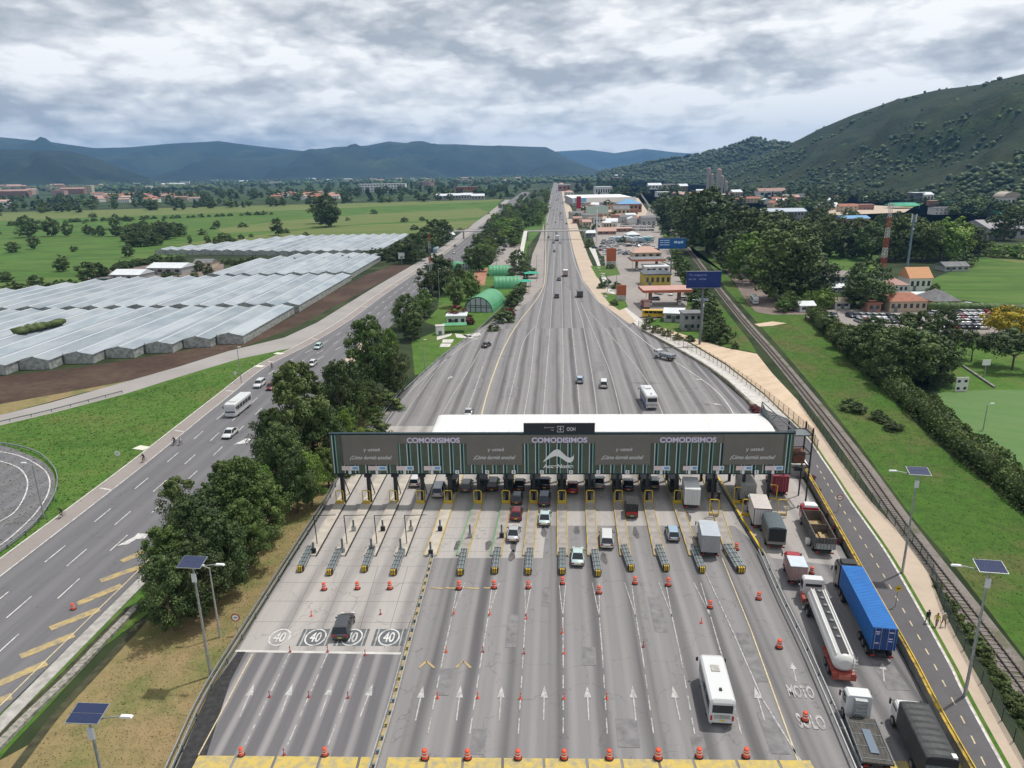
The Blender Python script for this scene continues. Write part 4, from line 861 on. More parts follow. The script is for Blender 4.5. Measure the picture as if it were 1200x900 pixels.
for k, (u, v, t) in enumerate(bl):
    lab = f'orange and white traffic barrel {t}'
    if k == 0: br.location = G(u, v, 0.13); br['label'] = lab
    elif k == 27: continue
    else: dup(br, G(u, v, 0.13), rnd.uniform(0, 3), rnd.uniform(0.85, 0.97) if k not in (25, 26, 16) else 0.75, lab)
def delin(m_):
    q = MB(); q.lathe([(0.17, 0.0), (0.17, 0.05), (0.06, 0.07), (0.055, 0.38)], m_, 8); q.lathe([(0.055, 0.38), (0.055, 0.46)], m_refl, 8); q.lathe([(0.055, 0.46), (0.05, 0.75), (0.0, 0.77)], m_, 8); return q.mesh('delineator')
dm = [delin(m_or), delin(m_dkred)]
dl = [(532, 719), (523, 764), (513, 818), (574, 720), (566, 764, 1), (560, 818), (617, 725), (614, 766, 1), (610, 819), (659, 742), (661, 766), (661, 819), (754, 758, 1), (711, 819), (365, 722), (446, 720, 1), (340, 764, 1), (384, 764, 1), (428, 768, 1), (316, 817, 1), (362, 817, 1), (408, 818, 1), (333, 885, 1), (822, 730)]
for d_ in dl:
    o = bpy.data.objects.new('lane_post', dm[1 if len(d_) > 2 else 0]); COL.objects.link(o); o.location = G(d_[0], d_[1], 0.13)
    c_ = min(range(13), key=lambda i: abs(d_[0]-([354, 390, 430, 465, 541, 581, 619, 659, 698, 736, 776, 817, 858][i])-0)) 
    row = 'just below the cushions' if d_[1] < 745 else ('halfway down the lanes' if d_[1] < 790 else ('level with the painted arrows' if d_[1] < 850 else 'at the yellow band'))
    colr = 'dull red' if len(d_) > 2 else 'orange'
    side = 'left lanes' if d_[0] < 450 else 'middle lanes'
    same = sorted([e[0] for e in dl if (e[0] < 450) == (d_[0] < 450) and len(e) == len(d_) and ('just below the cushions' if e[1] < 745 else ('halfway down the lanes' if e[1] < 790 else ('level with the painted arrows' if e[1] < 850 else 'at the yellow band'))) == row])
    tag(o, f'{colr} lane post, {side}, {row}, {ORD[same.index(d_[0])]} from the left', 'lane post', 'flexible lane posts')

# ---- guardrails
def place_parts(me, pts, root, name='post'):
    if len(pts) > 100: pts = pts[::-(-len(pts)//100)]
    for p in pts: o = bpy.data.objects.new(name, me); COL.objects.link(o); o.parent = root; o.location = (p.x, p.y, 0)
def guardrail(line, label, name='guardrail', h=0.75, col=None, step=4.0, double=False, z0=0.1):
    root = thing(name, label, 'guardrail', (0, 0, 0)); ln = resample(line, 2.0); q = MB()
    for z in (h-0.3, h-0.14): strip_mb(q, ln, 0.1, z, col or m_galv, h=0.11)
    strip_mb(q, ln, 0.05, h-0.24, m_galv_d, h=0.14)
    if double: strip_mb(q, ln, 0.1, h-0.3, m_galv, h=0.28, off=0.5)
    q.build('rail', root); q = MB(); q.box((0.1, 0, h/2+z0/2), (0.1, 0.14, h-z0-0.05), m_galv_d); place_parts(q.mesh('post'), resample(line, step), root); return root
gl = W_([(470, 461), (440, 500), (405, 548), (388, 582), (378, 600), (350, 644), (300, 724), (245, 814), (210, 890)], k=4); gl.append(ext(gl[-3], gl[-1], 40))
guardrail(gl, 'long grey steel guardrail along the left edge of the toll lanes', h=0.85, double=True)
guardrail(W_([(598, 351), (562, 386), (517, 420), (472, 461)]), 'grey guardrail along the curved left edge behind the canopy')
guardrail(W_([(-40, 522), (0, 522), (40, 531), (62, 548), (68, 566), (62, 588), (40, 618), (0, 650), (-40, 680)]), 'curved steel guardrail round the loop road at the left edge')
guardrail(W_([(143, 461), (60, 483), (0, 497), (-60, 513)]), 'low guardrail between the slip road and the bright lawn')
dvl = W_([(507, 655), (478, 762), (460, 830), (443, 886)]); dvl.append(ext(dvl[-3], dvl[-1], 30))
dv = thing('lane_divider', 'double guardrail with yellow and blue patches splitting the left lanes from the rest', 'guardrail', (0, 0, 0))
q = MB(); strip_mb(q, resample(dvl, 2), 0.12, 0.5, m_galv, h=0.28, off=-0.28); strip_mb(q, resample(dvl, 2), 0.12, 0.5, m_galv, h=0.28, off=0.28); q.build('rail', dv)
q = MB(); dr_ = resample(dvl, 1.6)
for m_k, sel in ((P('faded yellow block', (0.45, 0.33, 0.10), 0.7, var=0.25), (1, 2)), (P('faded blue block', (0.14, 0.22, 0.32), 0.6), (4,)), (m_galv_d, (0, 3))):
    q = MB(); q.box((0, 0, 0.4), (0.28, 0.16, 0.45), m_k); place_parts(q.mesh('spacer'), [p for i, p in enumerate(dr_) if (i*7) % 11 % 5 in sel], dv, 'spacer_block')
q = MB(); strip_mb(q, resample(dvl, 2), 0.5, 0.12, m_paint_yw, h=0.12); q.build('base', dv)
dvr = W_([(893, 650), (915, 700), (945, 762), (975, 830), (1002, 893)]); dvr.append(ext(dvr[-3], dvr[-1], 30))
guardrail(dvr, 'steel guardrail between the motorcycle lane and the truck lanes', double=True, h=0.9)
isr = [G(846, 572), G(868, 612), G(893, 652)]
q = MB(); strip_mb(q, [G(838, 560)]+isr, 0.35, 0.1, m_blk, h=0.3); strip_mb(q, [G(838, 560)]+isr, 0.3, 0.12, m_yel, h=0.3, off=-0.3); tag(q.build('island_edge_kerb'), 'black and yellow kerb line from the canopy to the truck lane guardrail', 'kerb')
# ---- retaining wall on the right with yellow top
tw = [ext(G(1060, 775), G(1130, 897), 40)]+[G(u, v) for u, v in [(1128, 897), (1064, 776), (1002, 664), (962, 591), (937, 547), (905, 504), (880, 476), (845, 443), (805, 417), (752, 388)]]
wl_ = smooth_line(tw[:6]); w_root = thing('retaining_wall', 'grey concrete wall with a yellow painted top beside the truck lane', 'wall', (0, 0, 0))
q = MB(); strip_mb(q, wl_, 0.35, 0.0, m_conc_d, h=1.15); q.build('wall', w_root)
q = MB(); strip_mb(q, wl_, 0.42, 1.153, P('grimy yellow paint', (0.50, 0.34, 0.05), 0.7, col2=(0.14, 0.11, 0.04), vs=1.3, lo=0.42, hi=0.6), h=0.12); strip_mb(q, wl_, 0.08, 1.35, m_yel, h=0.09, off=0.1); q.build('yellow_coping', w_root)
q = MB(); wl2 = smooth_line(tw[5:]); strip_mb(q, wl2, 0.4, 0.0, P('mossy brown concrete', (0.19, 0.15, 0.10), 0.95, col2=(0.36, 0.33, 0.28), vs=0.6), h=0.75); tag(q.build('parapet_wall'), 'low brown concrete parapet curving along the north side of the toll lanes', 'wall')
q = MB(); b2 = W_([(902, 503), (872, 470), (850, 450), (820, 425)]); strip_mb(q, b2, 3.2, 0.13, m_asph_dark, off=-1.8); struct('gutter_strip', q)
q = MB(); rd = W_([(870, 478), (885, 492), (900, 504)]); 
bush = P('maroon shrub leaves', (0.10, 0.015, 0.02), 0.8, var=0.4, vs=4)
# ---- fences
def mesh_fence(line, label, h, m_post, m_wire, step=3.0, name='mesh_fence', wires=7, diag=False, rpost=0.05):
    root = thing(name, label, 'fence', (0, 0, 0)); ps = resample(line, step); q = MB()
    q.tube((0, 0, 0.1), (0, 0, h), rpost, m_post, 5); place_parts(q.mesh('post'), ps, root); q = MB()
    for k in range(wires):
        z = 0.2+(h-0.25)*k/(wires-1)
        for a, b in zip(ps, ps[1:]): q.tube((a.x, a.y, z), (b.x, b.y, z), 0.018, m_wire, 3, cap=False)
    for a, b in zip(ps, ps[1:]):
        n_ = 12 if step < 4 else 4
        for j in range(n_): c = a.lerp(b, (j+0.5)/n_); q.tube((c.x, c.y, 0.15), (c.x, c.y, h-0.05), 0.014, m_wire, 3, cap=False)
    q.build('mesh_panel', root); return root
m_fgreen = P('fence green', (0.03, 0.055, 0.045), 0.6); m_fgrey = P('fence wire', (0.075, 0.09, 0.085), 0.6, 0.2)
mesh_fence(smooth_line([G(*p) for p in fen[:9]], 3), 'dark green mesh fence between the sand coloured pavement and the railway', 1.7, m_fgreen, m_fgrey, 2.6)
m_wood = P('weathered timber', (0.27, 0.19, 0.12), 0.8, var=0.3); 
mesh_fence(W_([(748, 384), (790, 402), (830, 422), (875, 452), (915, 483), (945, 510), (958, 530)], k=3), 'brown timber and wire fence across the levelled sand lot', 2.3, m_wood, m_wood, 2.6, 'timber_fence', 3, rpost=0.07)
# railing on the walkway edge
q = MB(); ln = W_([(742, 384), (800, 418), (845, 447), (880, 478), (915, 512), (945, 545)], k=3)
for a, b in zip(ln, ln[1:]): q.tube((a.x+0.5, a.y, 1.0), (b.x+0.5, b.y, 1.0), 0.05, m_galv_d); q.tube((a.x+0.5, a.y, 0.15), (a.x+0.5, a.y, 1.0), 0.04, m_galv_d)
tag(q.build('walkway_railing'), 'thin steel handrail along the pale walkway beyond the canopy', 'railing')
# overhead pipe frames on the left islands
q0 = None
for k, (ub, vb, ut) in enumerate(((372, 639, 0), (407, 639, 0), (442, 639, 0), (477, 639, 0))):
    root = thing('height_bar_frame', f'thin dark post with a horizontal bar on the {ORD[k]} island from the left', 'barrier frame', G(ub, vb), R(-4), 'bar frames on the left islands')
    q = MB(); q.tube((0, 0, 0.1), (-0.1, 0, 4.6), 0.07, m_blk); q.build('pole', root)
    q = MB(); q.tube((-0.1, 0, 4.6), (2.9, 0.3, 4.6), 0.05, m_blk); q.build('bar', root)
for k, (u, v, h) in enumerate(((368, 650, 1.9), (402, 649, 2.3), (436, 649, 2.3), (470, 649, 2.3), (505, 652, 2.2), (415, 624, 2.0), (449, 624, 2.0), (482, 624, 2.0), (516, 624, 2.0), (551, 632, 2.3), (588, 632, 2.3))):
    root = thing('lane_terminal', f'slim grey lane terminal with dark head on the {ORD[[0, 1, 2, 3, 4, 1, 2, 3, 4, 5, 6][k]]} island, {"near end" if v > 630 else "middle"}', 'terminal', G(u, v), R(-4), 'lane terminals on the islands')
    q = MB(); q.bz(-0.12, 0.12, -0.1, 0.1, 0.3, h, m_galv_d); q.build('column', root); q = MB(); q.bz(-0.3, 0.3, -0.18, 0.18, 0.3, 0.95, m_galv if k % 2 else m_blk); q.build('cabinet', root)

# ================================================================ lamps, signs, poles
m_pv = P('solar cells', (0.012, 0.022, 0.075), 0.15, spec=0.6, coat=0.5); m_lampw = P('lamp housing', (0.70, 0.72, 0.72), 0.4)
def solar_lamp(base, ht, yaw, label, arm=-1):
    r_ = thing('solar_street_lamp', label, 'street lamp', base, yaw, 'solar street lamps')
    q = MB(); q.tube((0, 0, 0), (0, 0, ht), 0.16, m_galv, 10, r1=0.085); q.lathe([(0.3, 0), (0.3, 0.08), (0.16, 0.1)], m_galv, 8); q.build('pole', r_)
    q = MB(); q.bz(-0.22, 0.22, -0.2, -0.02, ht-1.9, ht-1.0, m_lampw); q.build('battery_box', r_)
    t_ = Matrix.Rotation(R(14), 3, 'X'); q = MB(); q.box((0, 0, ht+0.25), (2.45, 1.66, 0.05), m_galv, tilt=t_)
    pf = q.build('panel_frame', r_)
    for sy in (-0.4, 0.4):
        q = MB(); q.box((0, sy*math.cos(R(14)), ht+0.25+sy*math.sin(R(14))+0.035), (2.36, 0.76, 0.03), m_pv, tilt=t_); q.build('solar_panel', pf)
    q = MB(); q.path([(0, 0, ht-0.6), (arm*1.2, 0, ht-0.1), (arm*2.4, 0, ht+0.1)], 0.05, m_galv, 6); a_ = q.build('arm', r_)
    q = MB(); q.box((arm*2.85, 0, ht+0.13), (0.95, 0.32, 0.12), m_lampw, taper=0.8); q.build('lamp_head', a_); return r_
solar_lamp(G(247, 793), 13.2, R(-6), 'tall solar street lamp on the dry verge near the trees', arm=1)
gb = G(116, 915); solar_lamp(G(104, 842, 12.6).xy.to_3d(), 12.8, R(-4), 'solar street lamp cut by the bottom edge at the lower left', arm=1)
solar_lamp(G(1130, 817), 14.2, R(-10), 'solar street lamp on the pavement by the pedestrians', arm=-1)
solar_lamp(G(1057, 672), 13.9, R(-10), 'solar street lamp on the pavement near the small yellow sign', arm=-1)
solar_lamp(G(822, 398), 12, R(-10), 'distant solar lamp beside the big blue billboard', arm=-1)
def street_lamp(base, ht, label, yaw=0, arm=1.5, m_=None, group='plain street lamps'):
    r_ = thing('street_lamp', label, 'street lamp', base, yaw, group); m_ = m_ or m_galv
    q = MB(); q.tube((0, 0, 0), (0, 0, ht), 0.13, m_, 8, r1=0.07); q.build('pole', r_)
    q = MB(); q.path([(0, 0, ht-0.1), (arm, 0, ht+0.25)], 0.05, m_); a_ = q.build('arm', r_)
    q = MB(); q.box((arm*1.25, 0, ht+0.28), (0.8, 0.3, 0.12), m_lampw, taper=0.8); q.build('lamp_head', a_); return r_
street_lamp(G(258, 747), 8.9, 'plain concrete lamp post beside the tall solar lamp', m_=m_conc, arm=-0.7)
street_lamp(G(52, 608), 9.0, 'grey lamp post on the grass beside the loop road', arm=-1.0)
street_lamp(G(283, 449), 9.0, 'lamp post on the bright lawn above the white bus', arm=0.4)
street_lamp(G(1152, 504), 5.2, 'small white lamp on the sports field by the hedge', arm=0.7)
street_lamp(G(442, 462), 15.0, 'tall thin pole among the trees left of the canopy', m_=m_conc, arm=0.4)
street_lamp(G(498, 433), 7.8, 'short pole on the lawn behind the canopy', m_=m_conc, arm=0.3)
street_lamp(G(515, 300+50), 12, 'lamp post at the garden beside the green arched hut', m_=m_conc, arm=0.5)
street_lamp(G(1066, 445), 9, 'slim lamp inside the dark trees by the sports field', arm=0.6)
for k, (u, v, ht) in enumerate(((722, 350, 14), (733, 300, 16), (741, 320, 14), (717, 300, 15), (699, 255, 16), (582, 320, 12), (620, 345, 12), (621, 300, 12), (660, 262, 12), (683, 262, 12), (629, 330, 12), (757, 350, 12), (712, 344, 12), (548, 240, 14), (556, 240, 14), (540, 242, 14), (530, 243, 14))):
    street_lamp(G(u, v), ht, 'thin light pole standing among the far roadside plots', arm=0.8, group='far light poles')
# lattice mast red and white, monopole, guyed mast left
def mast(base, ht, w, label, bands, cols, name='lattice_mast'):
    r_ = thing(name, label, 'mast', base, 0.3); hb = ht/bands
    for k in range(bands):
        q = MB(); m_ = cols[k % len(cols)]; z0, z1 = k*hb, (k+1)*hb; w0, w1 = w*(1-0.45*z0/ht), w*(1-0.45*z1/ht)
        cs = [(-1, -1), (1, -1), (1, 1), (-1, 1)]
        n2 = 3
        for a, b in cs: q.tube((a*w0, b*w0, z0), (a*w1, b*w1, z1), 0.085, m_, 5)
        for j in range(n2):
            za, zb_ = z0+(z1-z0)*j/n2, z0+(z1-z0)*(j+1)/n2; wa, wb = w0+(w1-w0)*j/n2, w0+(w1-w0)*(j+1)/n2
            for i in range(4):
                a, b = cs[i], cs[(i+1) % 4]
                q.tube((a[0]*wa, a[1]*wa, za), (b[0]*wb, b[1]*wb, zb_), 0.05, m_, 4); q.tube((b[0]*wa, b[1]*wa, za), (a[0]*wb, a[1]*wb, zb_), 0.05, m_, 4); q.tube((a[0]*wb, a[1]*wb, zb_), (b[0]*wb, b[1]*wb, zb_), 0.05, m_, 4)
        q.build('lattice_section', r_)
    return r_
m_mw = P('mast white', (0.66, 0.65, 0.63), 0.6); m_mr = P('mast red', (0.46, 0.08, 0.05), 0.6)
bs_ = G(1033, 325); mt = mast(bs_, PXH(1033, 325, 243), 0.95, 'red and white banded lattice mast rising over the right hand trees', 7, [m_mw, m_mr])
q = MB(); 
for i in range(5): a = i*1.256; q.bz(1.1*math.cos(a)-0.2, 1.1*math.cos(a)+0.2, 1.1*math.sin(a)-0.1, 1.1*math.sin(a)+0.1, 31.0, 33.2, m_mw)
q.build('antenna', mt)
bs_ = G(1060, 334); r_ = thing('steel_monopole', 'blue grey steel monopole with antennas right of the red and white mast', 'mast', bs_)
q = MB(); hp = PXH(1060, 334, 252); q.tube((0, 0, 0), (0, 0, hp), 0.55, P('monopole steel', (0.16, 0.24, 0.33), 0.5, 0.3), 10, r1=0.35); q.build('pole', r_)
q = MB()
for s_ in (-1, 1): q.bz(s_*0.9-0.2, s_*0.9+0.2, -0.2, 0.2, hp-3, hp+0.3, m_mw); q.tube((0, 0, hp-1.4), (s_*0.9, 0, hp-1.4), 0.08, m_galv)
q.bz(-0.3, 0.3, -0.9, -0.5, hp-6, hp-5.3, m_mw); q.build('antenna', r_)
bs_ = G(506, 350); mast(bs_, PXH(506, 350, 274), 0.55, 'slim rust and grey lattice mast beside the left highway trees', 9, [m_galv_d, m_galv, P('rust paint', (0.30, 0.09, 0.05), 0.7)])
# big blue billboards
def billboard(base, ht, w, h, label, txts, double=False, yaw=0, colr=(0.012, 0.03, 0.16), name='billboard', splay=0.0):
    r_ = thing(name, label, 'billboard', base, yaw)
    q = MB(); q.tube((0, 0.3, 0), (0, 0.3, ht), 0.35, m_galv_d, 10, r1=0.3); q.build('pole', r_)
    q = MB(); q.bz(-w/2, w/2, -0.05, 0.25, ht-h, ht, P('sign face '+label[:12], colr, 0.35)); pn = q.build('panel', r_)
    q = MB(); 
    for z in (ht-h-0.06, ht+0.0): q.bz(-w/2-0.06, w/2+0.06, -0.1, 0.3, z, z+0.06, m_galv)
    q.bz(-w/2, w/2, -0.9, -0.05, ht-h-0.1, ht-h-0.05, m_galv_d); q.build('frame', r_)
    for tx, tw_, th_, ox, oz, m_ in txts: text_obj('lettering', tx, tw_, th_, m_, pn, (ox, -0.07, ht+oz))
    return r_
bb = G(820, 404); mp = MPP(820, 404); hh_ = PXH(820, 404, 318)
m_bt = P('billboard lettering', (0.30, 0.38, 0.62), 0.5)
billboard(bb, hh_, 42*mp*0.93, 18.5*mp, 'big dark blue billboard on a post beside the railway', [('Tu negocio', 20*mp, 2.6*mp, -7*mp, -4.2*mp, m_bt), ('en la', 8*mp, 2.2*mp, -13*mp, -8.6*mp, m_bt), ('vitrina', 8*mp, 2.2*mp, -1.5*mp, -8.6*mp, m_bt)], yaw=R(-3))
bb = G(786, 320); mp = MPP(786, 320); hh_ = PXH(786, 320, 279)
m_bt2 = P('pale billboard lettering', (0.45, 0.62, 0.85), 0.5)
b_ = billboard(bb, hh_, 32*mp, 12*mp, 'bright blue billboard beyond the petrol station, left of the railway', [('Claro', 11*mp, 4*mp, 6.5*mp, -5*mp, m_bt2)] if False else [], yaw=R(-5), colr=(0.015, 0.10, 0.30))
q = MB()
for k, (a, b, c_) in enumerate(((-14, -10, -2.6), (-9.5, -3, -2.6), (-14, -10, -5), (-9.5, -3, -5), (-14, -10, -7.6), (-9.5, -3, -7.6), (2, 6, -4.6), (6.6, 9.5, -5), (10, 12.5, -4.6))):
    hh2 = 0.9 if a < 0 else 2.6
    q.bz(a*mp, b*mp, -0.09, -0.06, hh_+(c_-hh2/2)*mp, hh_+(c_+hh2/2)*mp, m_bt2)
q.build('printed_panel', b_)
# small road signs
def road_sign(base, ht, label, shape, colr, word=None, yaw=0):
    r_ = thing('road_sign', label, 'road sign', base, yaw)
    q = MB(); q.tube((0, 0, 0), (0, 0, ht), 0.05, m_galv, 6); q.build('post', r_)
    q = MB(); n_ = 16 if shape == 'o' else 4; rr = 0.5
    def disc(r_2, y, m_): q.add([(r_2*math.cos(2*math.pi*i/n_), y, ht+r_2*math.sin(2*math.pi*i/n_)) for i in range(n_)], [tuple(range(n_))], m_)
    disc(rr, -0.06, colr); disc(rr, -0.03, m_galv); 
    if shape == 'o': disc(rr*0.75, -0.065, m_white); q.bz(-0.22, 0.22, -0.075, -0.07, ht-0.05, ht+0.05, m_blk)
    else: q.bz(-0.18, 0.18, -0.075, -0.07, ht-0.06, ht+0.06, m_blk)
    q.build('plate', r_); return r_
road_sign(G(279, 744), 2.3, 'small round red rimmed sign on the dry verge by the guardrail', 'o', m_red)
road_sign(G(344, 478), 2.6, 'yellow diamond warning sign at the edge behind the canopy', 'd', m_yel) if False else road_sign(G(469, 462), 2.4, 'yellow diamond warning sign at the left edge behind the canopy', 'd', m_yel)
r_ = road_sign(G(1049, 712), 2.6, 'yellow warning plate above a round sign beside the cycle path', 'd', m_yel)
q = MB(); q.lathe([(0, 0)]*2, m_white) if False else None
rs = road_sign(G(982, 600), 2.4, 'round red and white sign at the edge of the cycle path', 'o', m_red)
road_sign(G(140, 543), 2.0, 'small round white sign on the bright lawn by the highway', 'o', m_white)
road_sign(G(277, 447), 2.2, 'small pale sign on the lawn left of the white minibus', 'o', m_conc_l)
r_ = thing('information_sign', 'white square sign board beside the trees along the left highway', 'sign', G(471, 310)); q = MB(); q.tube((0, 0, 0), (0, 0, 4), 0.15, m_galv); q.build('post', r_); q = MB(); q.prism([(-1.8, 0), (1.8, 0), (1.8, 0.2), (-1.8, 0.2)], 3.2, 6.8, m_white); q.build('plate', r_)
r_ = thing('information_sign', 'tall white sign board at the end of the ploughed soil band', 'sign', G(495, 304)); q = MB(); q.tube((0, 0, 0), (0, 0, 5), 0.15, m_galv); q.build('post', r_); q = MB(); q.prism([(-2, 0), (2, 0), (2, 0.2), (-2, 0.2)], 5, 8.4, m_white); q.build('plate', r_)
# lawn covers
for k, (u, v) in enumerate(((166, 526), (304, 430), (327, 415))):
    q = MB(); q.prism([(-1.3, -0.9), (1.3, -0.9), (1.3, 0.9), (-1.3, 0.9)], 0.08, 0.25, P('pale cover slab', (0.60, 0.60, 0.50), 0.8)); o = q.build('manhole_slab', None, G(u, v), R(-20)); tag(o, f'pale concrete slab in the bright lawn, {["near the cyclists", "middle one", "farthest one by the slip road"][k]}', 'slab', 'slabs in the lawn')
# ================================================================ vehicles
m_glass = P('vehicle glass', (0.012, 0.016, 0.02), 0.08, spec=0.7); m_tyre = P('tyre rubber', (0.02, 0.02, 0.021), 0.85); m_rim = P('wheel rim', (0.35, 0.35, 0.36), 0.35, 0.7)
m_tail = P('tail light', (0.40, 0.02, 0.015), 0.25); m_head = P('head light', (0.75, 0.76, 0.78), 0.15, coat=0.5); m_plas = P('dark trim plastic', (0.03, 0.03, 0.032), 0.6); m_plate = P('number plate', (0.62, 0.50, 0.06), 0.6)
def paint(name, c): return P(name+' car paint', c, 0.28, spec=0.5, coat=0.6)
PT = {'white': (0.60, 0.61, 0.61), 'silver': (0.42, 0.44, 0.46), 'grey': (0.13, 0.14, 0.15), 'black': (0.015, 0.017, 0.02), 'dkgrey': (0.045, 0.05, 0.055), 'red': (0.30, 0.018, 0.02), 'dkred': (0.14, 0.012, 0.016), 'green': (0.33, 0.45, 0.41),
      'blue': (0.05, 0.12, 0.28), 'ltblue': (0.33, 0.44, 0.55), 'navy': (0.015, 0.025, 0.05), 'yellow': (0.62, 0.40, 0.03), 'pgreen': (0.45, 0.58, 0.56), 'beige': (0.4, 0.35, 0.28)}
def rrect(y, hw, z0, z1, r=0.12):
    "rounded cross-section at station y"
    return [(-hw+r*0.6, y, z0), (hw-r*0.6, y, z0), (hw, y, z0+r), (hw, y, z1-r), (hw-r, y, z1), (-hw+r, y, z1), (-hw, y, z1-r), (-hw, y, z0+r)]
def wheel(root, x, y, r=0.32, w=0.22):
    q = MB(); s_ = 1 if x > 0 else -1
    q.tube((x-w/2, y, r), (x+w/2, y, r), r, m_tyre, 14); q.tube((x+s_*(w/2+0.002), y, r), (x+s_*(w/2+0.012), y, r), r*0.62, m_rim, 10); return q.build('wheel', root)
def car_parts(root, kind, m_):
    ch = []
    L_, W2, hb, hr, y = {'sedan': (4.4, 0.86, 0.90, 1.43, 0), 'hatch': (3.9, 0.83, 0.93, 1.48, 0), 'suv': (4.5, 0.92, 1.05, 1.70, 0), 'wagon': (4.4, 0.86, 0.92, 1.48, 0), 'minivan': (4.6, 0.93, 1.05, 1.78, 0), 'pickup': (5.2, 0.92, 1.05, 1.75, 0)}[kind]
    h = L_/2; q = MB()
    hood = hb-0.08; tail = hb if kind != 'sedan' else hb-0.02
    q.loft([rrect(-h, W2*0.80, 0.36, tail-0.22, 0.1), rrect(-h+0.12, W2*0.93, 0.25, tail-0.03, 0.14), rrect(-h*0.6, W2, 0.22, tail, 0.14), rrect(0, W2, 0.22, hb, 0.12), rrect(h*0.42, W2, 0.22, hb-0.01, 0.14), rrect(h*0.8, W2*0.96, 0.22, hood-0.08, 0.15), rrect(h-0.1, W2*0.86, 0.25, hood-0.22, 0.14), rrect(h, W2*0.7, 0.36, hood-0.32, 0.08)], m_, True, True)
    rf0, rf1 = {'sedan': (-h*0.34, h*0.18), 'hatch': (-h*0.78, h*0.22), 'suv': (-h*0.84, h*0.22), 'wagon': (-h*0.82, h*0.2), 'minivan': (-h*0.88, h*0.34), 'pickup': (-h*0.10, h*0.3)}[kind]
    b0, b1 = {'sedan': (-h*0.72, h*0.52), 'hatch': (-h*0.96, h*0.58), 'suv': (-h*0.96, h*0.52), 'wagon': (-h*0.96, h*0.54), 'minivan': (-h*0.97, h*0.68), 'pickup': (-h*0.2, h*0.58)}[kind]
    wt = W2*0.76; zb_ = hb-0.05
    if kind == 'pickup':
        q.bz(-W2*0.93, W2*0.93, -h+0.05, b0-0.1, hb, hb+0.02, m_)
    # pillars and roof skin in body colour
    q.loft([[(-wt, rf0, hr-0.07), (wt, rf0, hr-0.07), (wt, rf1, hr-0.07), (-wt, rf1, hr-0.07)], [(-wt*0.97, rf0+0.04, hr-0.01), (wt*0.97, rf0+0.04, hr-0.01), (wt*0.97, rf1-0.06, hr-0.01), (-wt*0.97, rf1-0.06, hr-0.01)], [(-wt*0.7, rf0+0.25, hr+0.03), (wt*0.7, rf0+0.25, hr+0.03), (wt*0.7, rf1-0.25, hr+0.03), (-wt*0.7, rf1-0.25, hr+0.03)]], m_)
    for s_ in (-1, 1):
        q.tube((s_*W2*0.93, b1, zb_), (s_*wt, rf1, hr-0.04), 0.045, m_, 5); q.tube((s_*W2*0.93, b0, zb_), (s_*wt, rf0, hr-0.04), 0.06, m_, 5)
        q.tube((s_*W2*0.96, (b0+b1)*0.5, zb_), (s_*wt*1.01, (rf0+rf1)*0.5, hr-0.04), 0.035, m_, 5)
    q.bz(-W2*0.9, W2*0.9, -h-0.02, -h+0.1, 0.28, 0.42, m_plas); q.bz(-W2*0.7, W2*0.7, h-0.12, h+0.02, 0.26, 0.42, m_plas)
    q.bz(-0.22, 0.22, -h-0.035, -h-0.02, 0.5, 0.64, m_plate)
    ch.append(q.build('body', root))
    q = MB(); q.loft([[(-W2*0.94, b0, zb_), (W2*0.94, b0, zb_), (W2*0.94, b1, zb_), (-W2*0.94, b1, zb_)], [(-wt*0.985, rf0, hr-0.065), (wt*0.985, rf0, hr-0.065), (wt*0.985, rf1, hr-0.065), (-wt*0.985, rf1, hr-0.065)]], m_glass); ch.append(q.build('windows', root))
    if kind == 'pickup':
        q = MB(); q.bz(-W2*0.8, W2*0.8, -h+0.15, b0-0.2, hb+0.022, hb+0.5, m_plas); ch.append(q.build('cargo_cover', root))
    for x in (-W2+0.08, W2-0.08):
        for y in (-h*0.62, h*0.62): ch.append(wheel(root, x, y, 0.33 if kind not in ('suv', 'pickup') else 0.37))
    for s_ in (-1, 1):
        q = MB(); q.box((s_*W2*0.72, -h+0.03, tail-0.24), (0.32, 0.1, 0.2), m_tail); ch.append(q.build('taillight', root))
        q = MB(); q.box((s_*W2*0.66, h-0.09, hood-0.3), (0.36, 0.14, 0.16), m_head); ch.append(q.build('headlight', root))
        q = MB(); q.box((s_*(W2+0.09), h*0.36, hb+0.02), (0.18, 0.1, 0.13), m_plas); ch.append(q.build('mirror', root))
    return ch
def lane_h(p): return -R(0.9+max(0, min(9.5, (p.x+30)/55*7.3)))
def car(u, v, kind, col, label, head=None, z=0.7, group='vehicles on the toll lanes', sc=1.0, dh=0):
    p = G(u, v, z); p.z = 0.15
    h = lane_h(p)+R(dh) if head is None else head
    r_ = thing('car' if kind not in ('suv', 'pickup', 'minivan') else {'suv': 'suv', 'pickup': 'pickup_truck', 'minivan': 'minivan'}[kind], label, 'car' if kind not in ('pickup', 'minivan') else kind.replace('minivan', 'van'), p, h, group)
    r_.scale = (sc,)*3; ch = car_parts(r_, kind, paint(col, PT[col])); reg(r_, *ch); return r_
TW = math.pi-R(2.4)     # oncoming heading on the left highway
car(403, 733, 'suv', 'dkgrey', 'dark grey hatchback driving over the painted forties in the left lanes', dh=3)
car(514.5, 574, 'minivan', 'silver', 'silver minivan just leaving the shade of the canopy')
car(487, 563, 'hatch', 'white', 'small white car in the left lanes under the front of the canopy')
car(547, 568, 'wagon', 'grey', 'grey car in the shade under the canopy, right of the silver minivan')
car(578, 567, 'suv', 'black', 'black four wheel drive in the shade, left of the red car queue')
car(609, 567, 'sedan', 'black', 'black car under the canopy heading the queue with the dark red car')
car(606, 583, 'hatch', 'dkgrey', 'dark grey hatchback at the shade edge directly ahead of the dark red car')
